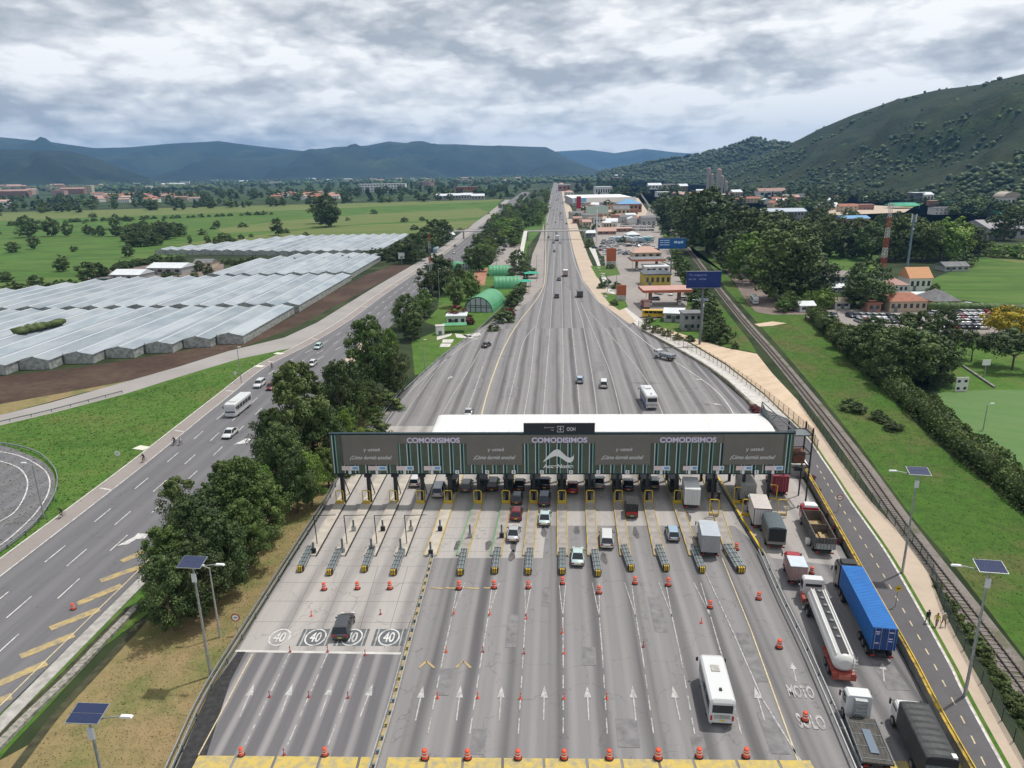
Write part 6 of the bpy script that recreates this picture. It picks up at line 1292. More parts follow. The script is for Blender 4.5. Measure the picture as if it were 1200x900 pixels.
# ================================================================ people, cycles
m_skin = P('skin', (0.34, 0.19, 0.12), 0.6); m_hair = P('dark hair', (0.02, 0.015, 0.012), 0.8); m_shoe = P('shoe leather', (0.03, 0.028, 0.028), 0.7)
def person(base, yaw, label, top, legs, pose='walk', hat=None, phase=1, bag=None, loc=None):
    r_ = thing('person', label, 'person', base, yaw, None)
    j = {'pel': (0, 0, .95), 'wst': (0, 0, 1.08), 'chs': (0, .02, 1.32), 'nck': (0, .03, 1.48), 'hd': (0, .06, 1.57), 'hdt': (0, .05, 1.68)}
    a = 0.22*phase
    if pose == 'walk':
        for s_, t in ((-1, a), (1, -a)):
            k = 'l' if s_ < 0 else 'r'
            j['hp'+k] = (s_*.1, 0, .90); j['kn'+k] = (s_*.11, t*.7+.03, .50); j['an'+k] = (s_*.11, t*1.1-(.05 if t < 0 else 0), .10); j['to'+k] = (s_*.12, t*1.1+.13, .05)
            j['sh'+k] = (s_*.19, .02, 1.42); j['el'+k] = (s_*.25, -t*.5-.02, 1.13); j['wr'+k] = (s_*.25, -t*.9+.08, .90); j['ha'+k] = (s_*.25, -t*1.0+.11, .82)
    else:  # riding
        j = {'pel': (0, -.12, .95), 'wst': (0, -.06, 1.08), 'chs': (0, .10, 1.30), 'nck': (0, .2, 1.45), 'hd': (0, .25, 1.53), 'hdt': (0, .25, 1.64)}
        for s_ in (-1, 1):
            k = 'l' if s_ < 0 else 'r'; t = s_*phase
            j['hp'+k] = (s_*.1, -.10, .90); j['kn'+k] = (s_*.13, .28, .78+.1*t); j['an'+k] = (s_*.13, .08, .36+.14*t); j['to'+k] = (s_*.13, .22, .32+.14*t)
            j['sh'+k] = (s_*.19, .14, 1.39); j['el'+k] = (s_*.28, .30, 1.18); j['wr'+k] = (s_*.25, .50, 1.05); j['ha'+k] = (s_*.25, .56, 1.04)
    E_ = [('pel', 'wst'), ('wst', 'chs'), ('chs', 'nck'), ('nck', 'hd'), ('hd', 'hdt')]
    for k in 'lr': E_ += [('pel', 'hp'+k), ('hp'+k, 'kn'+k), ('kn'+k, 'an'+k), ('an'+k, 'to'+k), ('chs', 'sh'+k), ('sh'+k, 'el'+k), ('el'+k, 'wr'+k), ('wr'+k, 'ha'+k)]
    rad = {'pel': .15, 'wst': .135, 'chs': .16, 'nck': .06, 'hd': .095, 'hdt': .085, 'hp': .095, 'kn': .062, 'an': .045, 'to': .04, 'sh': .065, 'el': .045, 'wr': .032, 'ha': .036}
    ks = list(j); me = bpy.data.meshes.new('body'); me.from_pydata([j[k] for k in ks], [(ks.index(a_), ks.index(b_)) for a_, b_ in E_], [])
    o = bpy.data.objects.new('body', me); COL.objects.link(o)
    o.modifiers.new('s', 'SKIN'); 
    for i, k in enumerate(ks):
        rr = rad.get(k, rad.get(k[:2])); me.skin_vertices[0].data[i].radius = (rr, rr)
    me.skin_vertices[0].data[0].use_root = True
    o.modifiers.new('d', 'SUBSURF').levels = 1
    dg = bpy.context.evaluated_depsgraph_get(); m2 = bpy.data.meshes.new_from_object(o.evaluated_get(dg)); o.modifiers.clear(); o.data = m2; o.parent = r_
    m2.materials.clear()
    for m_ in (m_skin, top, legs, m_shoe): m2.materials.append(m_)
    arms = [V(j['sh'+k]) for k in 'lr']
    for p_ in m2.polygons:
        c = p_.center; i = 1
        if c.z > 1.47+(0 if pose == 'walk' else -.0): i = 0
        elif c.z < .92 and abs(c.x) < .2: i = 2
        if c.z < .1 and pose == 'walk': i = 3
        for k in 'lr':
            if (c-V(j['ha'+k])).length < .09 or (c-V(j['wr'+k])).length < .06: i = 0
            if (c-V(j['to'+k])).length < .09: i = 3
            if pose != 'walk' and (c-V(j['kn'+k])).length < .2: i = 2
        p_.material_index = i; p_.use_smooth = True
    # fingers and face
    q = MB()
    for s_, k in ((-1, 'l'), (1, 'r')):
        hx = V(j['ha'+k]); d = (hx-V(j['wr'+k])).normalized()
        for n_, ln in enumerate((.06, .07, .065, .05)): 
            b0 = hx+V((0, (n_-1.5)*.018, 0)); q.tube(b0, b0+d*ln+V((-s_*.012, 0, 0)), .009, m_skin, 5); 
        q.tube(hx-d*.02, hx+V((-s_*.03, .04, -.02)), .01, m_skin, 5)
    hd = V(j['hd']); q.tube(hd+V((0, .085, .0)), hd+V((0, .115, -.01)), .016, m_skin, 5)
    q.build('hands_and_face', r_)
    q = MB(); hc = V(j['hdt'])+V((0, -.015, -.005)); q.blob(tuple(hc), .105, hat or m_hair, 2, 0.03, 3, 0.8)
    q.build('hat' if hat else 'hair', r_)
    if bag: q = MB(); q.box((0, -.2, 1.25), (.3, .16, .4), bag); q.build('backpack', r_)
    return r_
c1 = P('navy cloth', (0.02, 0.028, 0.045), 0.9); c2 = P('yellow cloth', (0.45, 0.42, 0.08), 0.9); c3 = P('brown cloth', (0.12, 0.08, 0.05), 0.9); c4 = P('violet grey cloth', (0.10, 0.08, 0.13), 0.9); c5 = P('beige cloth', (0.35, 0.30, 0.24), 0.9); c6 = P('black cloth', (0.02, 0.02, 0.022), 0.9); c7 = P('red cloth', (0.35, 0.04, 0.03), 0.9); c8 = P('pale straw', (0.6, 0.58, 0.5), 0.9)
person(G(1086.5, 730, 0.11), math.pi-R(12), 'person in dark navy clothes walking ahead on the pavement', c1, c1)
person(G(1097, 734, 0.11), math.pi-R(20), 'person in a yellow top and violet grey trousers, middle of the three walkers', c2, c4, phase=-1)
person(G(1105, 734, 0.11), math.pi-R(8), 'person in beige top, pale hat and brown trousers at the fence side', c5, c3, hat=c8)
def cycle_parts(root, m_, motor=False):
    q = MB()
    for y in (-0.52, 0.52):
        n_ = 20; rr = 0.33; 
        pts = [V((0, y+rr*math.cos(2*math.pi*i/n_), rr+0.01+rr*math.sin(2*math.pi*i/n_))) for i in range(n_+1)]; w = MB(); w.path(pts, 0.02 if not motor else 0.06, m_tyre, 5)
        for i in range(0, n_, 3): w.tube((0, y, rr), pts[i], 0.004, m_galv, 3)
        w.build('wheel', root)
    for a, b in (((0, -.52, .34), (0, -.15, .82)), ((0, -.52, .34), (0, -.05, .32)), ((0, -.05, .32), (0, -.15, .9)), ((0, -.05, .32), (0, .36, .78)), ((0, -.13, .8), (0, .36, .82)), ((0, .52, .34), (0, .36, .95)), ((0, .36, .95), (0, .44, 1.02))): q.tube(a, b, 0.022, m_, 6)
    if motor: q.bz(-.13, .13, -.2, .3, .3, .82, m_); q.bz(-.12, .12, -.7, -.1, .75, .85, m_plas)
    q.build('frame', root)
    q = MB(); q.path([(-.27, .48, 1.03), (0, .42, 1.02), (.27, .48, 1.03)], 0.018, m_plas, 5); q.build('handlebar', root)
    q = MB(); q.prism([(-.09, -.3), (.09, -.3), (.03, 0), (-.03, 0)], .88, .94, m_plas); q.build('saddle', root)
for k, (u, v, m_, tp, t) in enumerate(((205, 521, c6, c6, 'the darker rider of the pair on the highway shoulder'), (212, 521, c8, c5, 'the pale clothed rider of the pair on the highway shoulder'), (169, 541, c6, c6, 'the lone rider on the highway shoulder by the pale slab'), (73, 606, c6, c3, 'the rider nearest the loop road lamp post'), (319, 432, c7, c7, 'the red clothed rider near the end of the bright lawn'))):
    b_ = G(u, v, 0.16); r_ = thing('bicycle', 'bicycle under '+t, 'bicycle', b_, TW, 'bicycles on the shoulder'); cycle_parts(r_, m_plas)
    person(b_, TW, 'person riding a bicycle, '+t, m_, tp, 'ride', phase=1 if k % 2 else -1)
b_ = G(842, 588, 0.14); r_ = thing('motorcycle', 'dark motorcycle in the shade just right of the white box truck', 'motorcycle', b_, -R(8)); cycle_parts(r_, paint('black', PT['black']), True); r_.scale = (1.2,)*3
person(b_, -R(8), 'person in black with a pale helmet riding the motorcycle under the canopy', c6, c6, 'ride', hat=m_white)
# ================================================================ vegetation
def leaf_mat(name, c, c2, rand=0.25, vs=0.35):
    m = P(name, c, 0.65, spec=0.25, col2=c2, vs=vs, rand=rand, lo=0.35, hi=0.65); return m
LM = {'dark': leaf_mat('dark foliage', (0.034, 0.059, 0.020), (0.095, 0.137, 0.042)), 'mid': leaf_mat('mid green foliage', (0.048, 0.087, 0.022), (0.133, 0.196, 0.048)), 'lite': leaf_mat('bright green foliage', (0.077, 0.140, 0.022), (0.182, 0.294, 0.056)),
      'olive': leaf_mat('olive foliage', (0.045, 0.074, 0.022), (0.112, 0.150, 0.044)), 'flower': leaf_mat('yellow blossom', (0.140, 0.182, 0.028), (0.62, 0.40, 0.02), 0.1, 0.9), 'maroon': leaf_mat('maroon foliage', (0.070, 0.014, 0.021), (0.182, 0.042, 0.042)), 'pine': leaf_mat('blue green foliage', (0.020, 0.042, 0.024), (0.056, 0.091, 0.045))}
m_bark = P('bark', (0.11, 0.085, 0.065), 0.9, var=0.3, vs=3)
def crown_mesh(name, seed, nclump, nleaf, leaf, shape, mat, core=True, csz=0.28):
    """crown of leaf quads in clumps; unit: tree 10 m tall. shape(t) -> (radius, z) profile from crown bottom t=0 to top t=1"""
    rg = np.random.default_rng(seed); vs, fs = [], []
    cl = []
    for i in range(nclump):
        t = rg.random(); r, z = shape(t); a = rg.random()*2*math.pi; k = math.sqrt(rg.random())*0.55+0.45
        lump = 1+0.22*math.sin(a*3+seed)+0.15*math.sin(a*2+t*7+seed*2)
        cl.append((r*k*lump*math.cos(a), r*k*lump*math.sin(a), z+rg.normal()*0.25, csz*(0.6+0.7*rg.random())*max(0.6, r*0.45)))
    per = nleaf//nclump
    P_, Q_ = [], []
    for cx, cy, cz, cs in cl:
        d = rg.normal(size=(per, 3)); d /= np.linalg.norm(d, axis=1)[:, None]; rr = cs*(0.55+0.6*rg.random(per))[:, None]
        c = np.array([cx, cy, cz])+d*rr*np.array([1.25, 1.25, 0.8])
        n_ = d+rg.normal(size=(per, 3))*0.55+np.array([0, 0, 0.35]); n_ /= np.linalg.norm(n_, axis=1)[:, None]
        a_ = np.cross(n_, rg.normal(size=(per, 3))); a_ /= np.linalg.norm(a_, axis=1)[:, None]; b_ = np.cross(n_, a_); s = leaf*(0.6+0.8*rg.random(per))[:, None]
        a_ *= s; b_ *= s*0.7
        P_.append(np.stack([c-a_-b_*0.3, c-b_, c+a_, c+b_], axis=1).reshape(-1, 3))
    A = np.concatenate(P_); nq = len(A)//4
    vs = A.tolist(); fs = np.arange(nq*4).reshape(-1, 4).tolist(); mb = MB(); mb.add(vs, fs, mat, False)
    if core:
        for i, (cx, cy, cz, cs) in enumerate(cl[::max(1, len(cl)//int(core*14 if core is not True else 14))]): mb.blob((cx*0.72, cy*0.72, cz), cs*1.05, mat, 1, 0.25, i, 0.85)
    return mb.mesh(name)
def prof_round(w, z0, z1):
    def f(t): z = z0+(z1-z0)*t; return w*math.sin(math.pi*min(1, max(0.04, 0.12+0.86*t)))**0.6, z
    return f
def prof_cone(w, z0, z1): return lambda t: (w*(1-t)**0.8+0.15, z0+(z1-z0)*t)
def prof_flat(w, z0, z1): return lambda t: (w*(0.55+0.45*math.sin(math.pi*(0.2+0.6*t))), z0+(z1-z0)*t)
def prof_col(w, z0, z1): return lambda t: (w*(0.35+0.65*math.sin(math.pi*(0.1+0.75*t))), z0+(z1-z0)*t)
def trunk_mesh(name, seed, h0, spread, n_=5, r=0.28):
    q = MB(); rg = random.Random(seed); top = V((rg.uniform(-.3, .3), rg.uniform(-.3, .3), h0)); q.tube((0, 0, -0.1), top, r, m_bark, 8, r1=r*0.6)
    for i in range(n_):
        a = i*2*math.pi/n_+rg.random(); e = top+V((math.cos(a)*spread*rg.uniform(.5, 1), math.sin(a)*spread*rg.uniform(.5, 1), rg.uniform(1.5, 4.2))); s_ = top.lerp(V((0, 0, h0*0.6)), rg.random()*0.6); q.tube(s_, e, r*0.42, m_bark, 5, r1=r*0.14); q.tube(s_.lerp(e, .6), s_.lerp(e, .6)+V((rg.uniform(-1, 1), rg.uniform(-1, 1), 1.3)), r*0.2, m_bark, 4, r1=r*0.08)
    return q.mesh(name)
KD = {}
def kind(name, prof, mat, nc, nl, leaf, tr, csz=0.28, variants=3, core=True):
    KD[name] = [(crown_mesh('crown', 17*i+len(name), nc, nl, leaf, prof, LM[mat], core, csz), trunk_mesh('trunk', i+3, *tr)) for i in range(variants)]
kind('broad_near', prof_round(3.5, 1.6, 9.3), 'dark', 110, 15000, 0.125, (2.6, 3.0), 0.55, 3)
kind('mid_near', prof_round(3.3, 1.6, 9.3), 'mid', 100, 14000, 0.125, (2.4, 2.8), 0.55, 2)
kind('tall_near', prof_round(2.4, 2.8, 9.7), 'olive', 95, 12000, 0.12, (3.2, 1.8), 0.55, 2, core=0.6)
kind('lite_near', prof_round(3.3, 1.6, 9.3), 'lite', 100, 14000, 0.125, (2.4, 2.8), 0.55, 1)
kind('willow', prof_round(3.6, 1.4, 9.0), 'olive', 90, 7000, 0.15, (3.0, 2.2), 0.6, 1)
kind('broad', prof_round(3.9, 1.2, 9.5), 'dark', 75, 5200, 0.21, (2.4, 2.6), 0.6, 3)
kind('mid', prof_round(3.7, 1.2, 9.5), 'mid', 70, 4600, 0.21, (2.4, 2.6), 0.6, 2)
kind('lite', prof_round(3.9, 1.0, 9.5), 'lite', 70, 4600, 0.21, (2.4, 2.6), 0.6, 2)
kind('olive', prof_col(3.4, 1.2, 9.7), 'olive', 70, 4600, 0.21, (2.6, 2.0), 0.6, 2)
kind('pine', prof_cone(2.4, 1.2, 10.0), 'pine', 55, 2000, 0.26, (3.0, 0.6), 0.6, 2)
kind('flat', prof_flat(6.2, 5.2, 8.6), 'dark', 70, 5000, 0.26, (4.0, 5.0, 7), 0.45, 2)
kind('flower', prof_flat(7.0, 3.0, 8.8), 'flower', 80, 5000, 0.32, (3.0, 5.0, 7), 0.5, 1)
kind('maroon', prof_round(4.0, 0.8, 9), 'maroon', 40, 1600, 0.4, (1.6, 2.0), 0.6, 1)
def prof_bush(t): return (4.6*math.sin(math.pi*min(1, 0.35+0.62*t)), 0.4+8.6*t)
kind('bush', prof_bush, 'olive', 40, 1600, 0.42, (1.0, 1.5), 0.6, 2)
kind('bushd', prof_bush, 'dark', 40, 1600, 0.42, (1.0, 1.5), 0.6, 2)
def far_mesh(name, seed, prof, mat, n_=22, nl=330):
    return crown_mesh(name, seed, n_, nl, 0.75, prof, LM[mat], True, 0.75)
def far_kind(name, prof, mat, v=3):
    L_ = []
    for i in range(v):
        me = far_mesh('tree', 31*i+len(name), prof, mat); q = MB(); q.tube((0, 0, -0.2), (0, 0, 4), 0.35, m_bark, 5, r1=0.2)
        o_ = len(me.vertices); bm = bmesh.new(); bm.from_mesh(me); tm = q.mesh('t'); n0 = len(bm.faces); bm.from_mesh(tm); bm.faces.ensure_lookup_table(); me.materials.append(m_bark)
        for f_ in bm.faces[n0:]: f_.material_index = 1
        bm.to_mesh(me); bm.free(); L_.append(me)
    KD[name] = L_
far_kind('far_dark', prof_round(3.9, 1.0, 9.6), 'dark'); far_kind('far_mid', prof_round(3.9, 1.0, 9.6), 'mid'); far_kind('far_pine', prof_cone(2.6, 0.6, 10), 'pine', 2); far_kind('far_olive', prof_round(3.6, 1.0, 9.6), 'olive', 2); far_kind('far_lite', prof_round(3.9, 1, 9.5), 'lite', 1)
NAMES = {'pine': 'pine_tree', 'flower': 'flowering_tree', 'bush': 'bush', 'bushd': 'bush', 'maroon': 'shrub', 'willow': 'willow_tree'}
NTREE = [0]; LOOSE = []
def tree(kd, u, v, hpx, label, wf=1.0, cat=None, group=None, at=None, hm=None, name=None):
    p = at if at is not None else G(u, v); p = V((p.x, p.y, p.z if at is not None else 0.0)); h = hm or PXH(u, v, v-hpx); k = h/10
    me = rnd.choice(KD[kd])
    if kd.startswith('far') or NAMES.get(kd, 'tree') == 'tree': NTREE[0] += 1
    s_ = (k*wf, k*wf*rnd.uniform(.92, 1.08), k)
    nm_ = name or NAMES.get(kd, 'tree'); cat = cat or ('bush' if kd.startswith('bush') else ('shrub' if kd == 'maroon' else 'tree'))
    if isinstance(me, tuple):
        r_ = thing(nm_, label, cat, p, rnd.uniform(0, 6.28), group); r_.scale = s_
        for n_, m_ in (('crown', me[0]), ('trunk', me[1])): o = bpy.data.objects.new(n_, m_); COL.objects.link(o); o.parent = r_
        return r_
    o = bpy.data.objects.new(nm_, me); COL.objects.link(o); o.location = p; o.rotation_euler = (0, 0, rnd.uniform(0, 6.28)); o.scale = s_; return tag(o, label, cat, group)
# near clump beside the plaza
g1 = 'dark trees between the highway and the plaza'
for k, (kd, u, v, h, w) in enumerate((('broad_near', 206, 738, 92, 0.85), ('broad_near', 240, 722, 94, 0.9), ('mid_near', 205, 704, 90, 0.8), ('broad_near', 234, 680, 104, 0.85), ('broad_near', 266, 690, 92, 0.9), ('mid_near', 292, 670, 88, 0.85), ('broad_near', 258, 644, 84, 0.85), ('tall_near', 222, 638, 80, 1.05), ('mid_near', 316, 634, 78, 0.85), ('mid_near', 288, 630, 102, 0.85), ('mid_near', 276, 618, 82, 0.8), ('lite_near', 306, 604, 66, 0.8))):
    tree(kd, u, v, h, f'leafy tree in the near clump, {["front most by the ditch", "second from the front beside the lamp post", "front left one at the hatching", "left middle one", "centre one", "right middle one by the dry verge", "behind the centre one", "leftmost one at the road edge", "right one near the guardrail", "tallest bright topped one at the back", "back left one", "farthest back one"][k]}', w, group=g1)
g2 = 'tall trees left of the canopy'
for k, (kd, u, v, h, w) in enumerate((('tall_near', 354, 560, 132, 0.9), ('broad_near', 336, 582, 92, 0.8), ('broad_near', 324, 552, 78, 0.8), ('lite_near', 366, 594, 70, 0.7), ('broad_near', 350, 602, 80, 0.7), ('broad_near', 378, 548, 84, 0.85), ('broad_near', 404, 502, 84, 0.85), ('lite_near', 408, 530, 52, 0.75), ('tall_near', 368, 540, 112, 0.8), ('mid_near', 386, 572, 52, 0.75), ('broad_near', 398, 478, 58, 0.8))):
    tree(kd, u, v, h, f'tall tree left of the canopy, {["highest one with an open crown", "left of the highest", "leftmost over the highway", "front right", "front centre", "middle of the group", "round one at the back", "low right one near the canopy", "slender one in the middle", "low one at the dry verge", "round one over the highway edge"][k]}', w, group=g2)
g3 = 'garden trees behind the canopy left'
for k, (kd, u, v, h, w) in enumerate((('mid_near', 437, 462, 98, 0.75), ('willow', 462, 462, 60, 0.8), ('lite_near', 457, 430, 48, 0.65), ('broad_near', 477, 386, 44, 1.05), ('mid', 498, 372, 34, 0.95), ('olive', 484, 398, 42, 1.0), ('broad', 517, 345, 48, 0.9), ('olive', 534, 360, 36, 0.85), ('mid', 552, 352, 34, 0.8), ('olive', 500, 350, 34, 1.0), ('mid_near', 420, 498, 50, 0.8), ('willow', 436, 490, 46, 0.8), ('mid', 440, 500, 26, 0.9), ('broad', 418, 470, 56, 0.8), ('olive', 515, 335, 30, 1.0), ('mid', 538, 332, 24, 0.8), ('mid', 408, 512, 42, 0.9))):
    tree(kd, u, v, h, f'garden tree between the roads, {["tall thin one", "drooping olive one", "bushy one behind the drooping one", "round dark one by the highway", "dark one by the parked lawn", "olive one above the short pole", "dark one at the lattice mast", "reddish olive one near the arched huts", "dark one nearest the arched hut", "loose one beside the highway", "low bushy one by the canopy end", "second drooping one", "small one at the road edge", "dark one behind the blue sign", "small one by the mast", "one left of the far hut", "lowest one touching the canopy"][k]}', w, group=g3)
for k, (kd, u, v, h, w) in enumerate((('bush', 420, 530, 26, 1.5), ('bush', 440, 512, 24, 1.5), ('bush', 408, 555, 20, 1.6), ('bushd', 395, 548, 24, 1.4), ('bush', 455, 478, 22, 1.5), ('maroon', 536, 378, 22, 1.2), ('bushd', 590, 378, 18, 1.3), ('maroon', 598, 372, 12, 1.3), ('bushd', 602, 358, 18, 1.2), ('bush', 610, 344, 14, 1.2), ('bushd', 616, 322, 15, 1.6), ('bush', 578, 388, 10, 1.4), ('maroon', 550, 380, 12, 1.4))):
    tree(kd, u, v, h, 'low garden shrub between the roads and the arched huts', w, group='low shrubs between the roads')
# median woodland between the two roads, further back
r2 = random.Random(5)
def in_poly(x, y, pg):
    c = False; n_ = len(pg)
    for i in range(n_):
        x1, y1 = pg[i]; x2, y2 = pg[(i+1) % n_]
        if (y1 > y) != (y2 > y) and x < (x2-x1)*(y-y1)/(y2-y1)+x1: c = not c
    return c
def scatter(pg, n_, kinds, hm, label, group, wf=(0.9, 1.2), avoid=(), minpx=0, cat=None, at_z=None, minm=0):
    xs = [p[0] for p in pg]; ys = [p[1] for p in pg]; pts = []; t = 0
    while len(pts) < n_ and t < n_*80:
        t += 1; x, y = r2.uniform(min(xs), max(xs)), r2.uniform(min(ys), max(ys))
        if not in_poly(x, y, pg) or any(in_poly(x, y, a) for a in avoid): continue
        w = G(x, y)
        if minm and any((w-g_).length < minm for g_ in pts): continue
        pts.append(w)
        if kinds[0].startswith('far'): LOOSE.append((w, kinds, label, wf, group, hm, cat)); continue
        tree(r2.choice(kinds), 0, 0, 0, label, r2.uniform(*wf), group=group, at=w, hm=r2.uniform(*hm), cat=cat)
scatter([(562, 300), (556, 290), (572, 270), (598, 240), (618, 228), (645, 220), (640, 240), (637, 262), (622, 268), (608, 276), (606, 290), (585, 290), (575, 305)], 130, ['mid', 'olive', 'mid', 'lite', 'broad'], (6, 11), 'bushy tree in the wooded strip between the two roads', 'trees in the strip between the roads', (1.1, 1.5), minm=5)
for k, (u, v, h) in enumerate(((607, 320, 28), (600, 330, 16), (562, 318, 30), (552, 312, 26), (571, 312, 24))): tree('broad', u, v, h, 'dark tree by the hut car park', 1.0, group='trees around the hut car park')
scatter([(575, 282), (600, 240), (614, 225), (604, 224), (590, 236), (578, 252), (566, 275), (560, 292)][::-1], 10, ['mid', 'broad'], (5, 8), 'small tree on the inner edge of the left highway', 'trees in the strip between the roads')
# trees left of the highway at the greenhouses
for k, (u, v, h, w) in enumerate(((487, 306, 34, 1.1), (478, 309, 30, 1.0), (498, 300, 34, 1.0), (512, 288, 32, 1.1), (520, 283, 26, 1.0), (470, 305, 24, 1.0), (505, 294, 36, 1.0), (460, 304, 18, 1.2), (448, 305, 15, 1.3), (438, 303, 13, 1.2), (428, 303, 10, 1.3))):
    tree('broad', u, v, h, 'dark tree in the row between the greenhouses and the left highway', w, group='dark trees by the left highway')
# field trees
ft = [(33, 278, 26, 1.1), (61, 277, 23, 1.0), (80, 277, 17, 0.9), (103, 275, 12, 1.0), (110, 276, 9, 1.1), (119, 277, 13, 1.1), (136, 277, 22, 0.8), (326, 276, 21, 0.9), (385, 266, 40, 0.9), (376, 262, 30, 0.9), (388, 265, 22, 1.0), (40, 292, 16, 1.1), (15, 296, 13, 1.5), (74, 318, 20, 1.1), (104, 333, 27, 1.1), (117, 331, 24, 1.0), (124, 330, 18, 1.0), (43, 338, 16, 1.3), (151, 301, 16, 1.0), (255, 267, 9, 1.0), (268, 288, 14, 1.1), (261, 289, 16, 1.2), (244, 288, 12, 0.9), (223, 286, 10, 0.8), (252, 287, 9, 0.8), (87, 295, 7, 1.8), (8, 330, 12, 2.0)]
for k, (u, v, h, w) in enumerate(ft): tree('broad' if k not in (11, 20, 21, 22, 23, 24, 25) else 'olive', u, v, h, 'dark round tree standing in the green pasture' if k not in (11, 20, 21, 22, 23, 24, 25) else 'thin olive shrub like tree in the green pasture', w, group='trees in the left pasture')
for k in range(46):
    u, v = r2.uniform(-20, 560), r2.uniform(250, 300)
    if v > 296-(u*0.04) or (140 < u < 230 and v > 270): continue
    tree('bush' if k % 3 else 'bushd', u, v, r2.uniform(3.5, 8), 'low scrub scattered over the left pasture', 1.6, group='scrub in the left pasture')
for k in range(34): tree('bushd' if k % 4 else 'bush', 20+k*9+r2.uniform(-3, 3), 263-k*0.35, r2.uniform(3, 5.5), 'bush in the long hedgerow crossing the left pasture', 1.8, group='hedgerow in the left pasture')
for k, (u, v) in enumerate(((150, 283), (157, 281), (164, 280), (171, 280), (178, 280), (185, 281), (192, 281), (199, 280), (153, 288), (161, 289), (169, 289), (177, 288), (186, 287), (205, 276), (211, 277), (160, 276), (170, 275), (182, 276), (193, 275))):
    tree('broad', u, v, r2.uniform(14, 19), 'tree in the dense dark copse in the left pasture', 1.3, group='copse in the left pasture')
for k in range(22): u = 134+k*2.6; tree('bushd', u, 317-k*0.5+r2.uniform(-1, 1), r2.uniform(7, 10), 'bush in the hedge behind the white farm sheds', 1.3, group='bushes behind the farm sheds')
for k in range(30): u = 262+k*7; tree('bushd' if k % 3 else 'bush', u, 309-(u-262)*0.018+r2.uniform(-2, 2), r2.uniform(5, 9), 'bush in the row between the greenhouses', 1.5, group='bushes between the greenhouses')
for k in range(12): u = -5+k*8; tree('bush', u, 347-k*1.0+r2.uniform(-2, 3), r2.uniform(9, 14), 'scrubby bush at the pasture edge behind the greenhouse', 1.5, group='bushes at the pasture edge')
for k, (u, v) in enumerate(((196, 330), (204, 331), (228, 330), (234, 318), (211, 312), (200, 311), (245, 325))): tree('broad', u, v, 13, 'tree beside the farm sheds', 1.2, group='trees at the farm')
# far belt left: individual trees and a mass behind
scatter([(-80, 250), (-80, 232), (0, 230), (120, 232), (210, 238), (330, 236), (470, 232), (600, 228), (596, 234), (470, 238), (300, 243), (120, 250)], 150, ['far_dark', 'far_dark', 'far_mid', 'far_pine', 'far_olive'], (9, 15), 'dark tree in the belt along the far edge of the pasture', 'trees along the far edge of the pasture', (1.1, 1.6), minm=6)
scatter([(130, 236), (140, 214), (330, 212), (520, 214), (610, 214), (632, 219), (600, 229), (470, 231), (300, 234), (200, 236)], 330, ['far_dark', 'far_pine', 'far_mid', 'far_dark'], (11, 18), 'dark tree among the far houses left of the roads', 'trees among the far houses', (1.0, 1.5), minm=10)
# right hand side
g5 = 'big trees along the dirt path'
for k, (kd, u, v, h, w) in enumerate((('broad', 812, 284, 60, 1.0), ('broad', 828, 296, 78, 1.15), ('broad', 845, 300, 62, 1.1), ('olive', 800, 272, 40, 1.1), ('broad', 868, 305, 66, 1.1), ('lite', 882, 332, 62, 1.1), ('olive', 912, 352, 85, 1.15), ('broad', 934, 352, 70, 1.2), ('olive', 900, 322, 72, 1.2), ('olive', 925, 318, 62, 1.2), ('broad', 855, 318, 50, 1.0), ('broad', 893, 300, 55, 1.2), ('broad', 958, 290, 46, 1.1), ('olive', 972, 300, 48, 1.1), ('broad', 988, 302, 44, 1.1), ('olive', 1006, 300, 44, 1.1), ('broad', 1020, 305, 46, 1.0), ('olive', 945, 300, 40, 1.2), ('broad', 1047, 306, 50, 1.0), ('broad', 1062, 304, 54, 1.2), ('olive', 1080, 306, 46, 1.1), ('lite', 1102, 305, 50, 1.2), ('lite', 1117, 302, 48, 1.2), ('broad', 1135, 300, 36, 1.2), ('broad', 1000, 358, 30, 1.2), ('broad', 1012, 362, 58, 1.15), ('lite', 950, 362, 22, 1.2), ('mid', 925, 364, 24, 1.2), ('lite', 965, 362, 24, 1.2), ('mid', 918, 366, 18, 1.3), ('pine', 963, 345, 40, 1.2), ('pine', 975, 340, 30, 1.2), ('bushd', 1130, 312, 18, 1.5), ('lite', 1155, 300, 18, 1.6), ('lite', 1175, 302, 16, 1.8), ('lite', 1195, 303, 18, 1.8), ('broad', 1176, 282, 40, 1.1), ('broad', 1198, 275, 30, 1.1), ('broad', 1094, 352, 20, 1.0), ('pine', 776, 272, 30, 1.3), ('pine', 783, 278, 26, 1.3), ('broad', 780, 256, 30, 1.3), ('mid', 793, 260, 32, 1.3))):
    tree(kd, u, v, h, {'broad': 'large dark tree beyond the railway on the right', 'olive': 'olive grey tree beyond the railway on the right', 'lite': 'bright green tree beyond the railway on the right', 'mid': 'mid green tree beside the dirt path', 'pine': 'pointed dark conifer beyond the railway', 'bushd': 'dark bush by the right pasture'}[kd], w, group=g5)
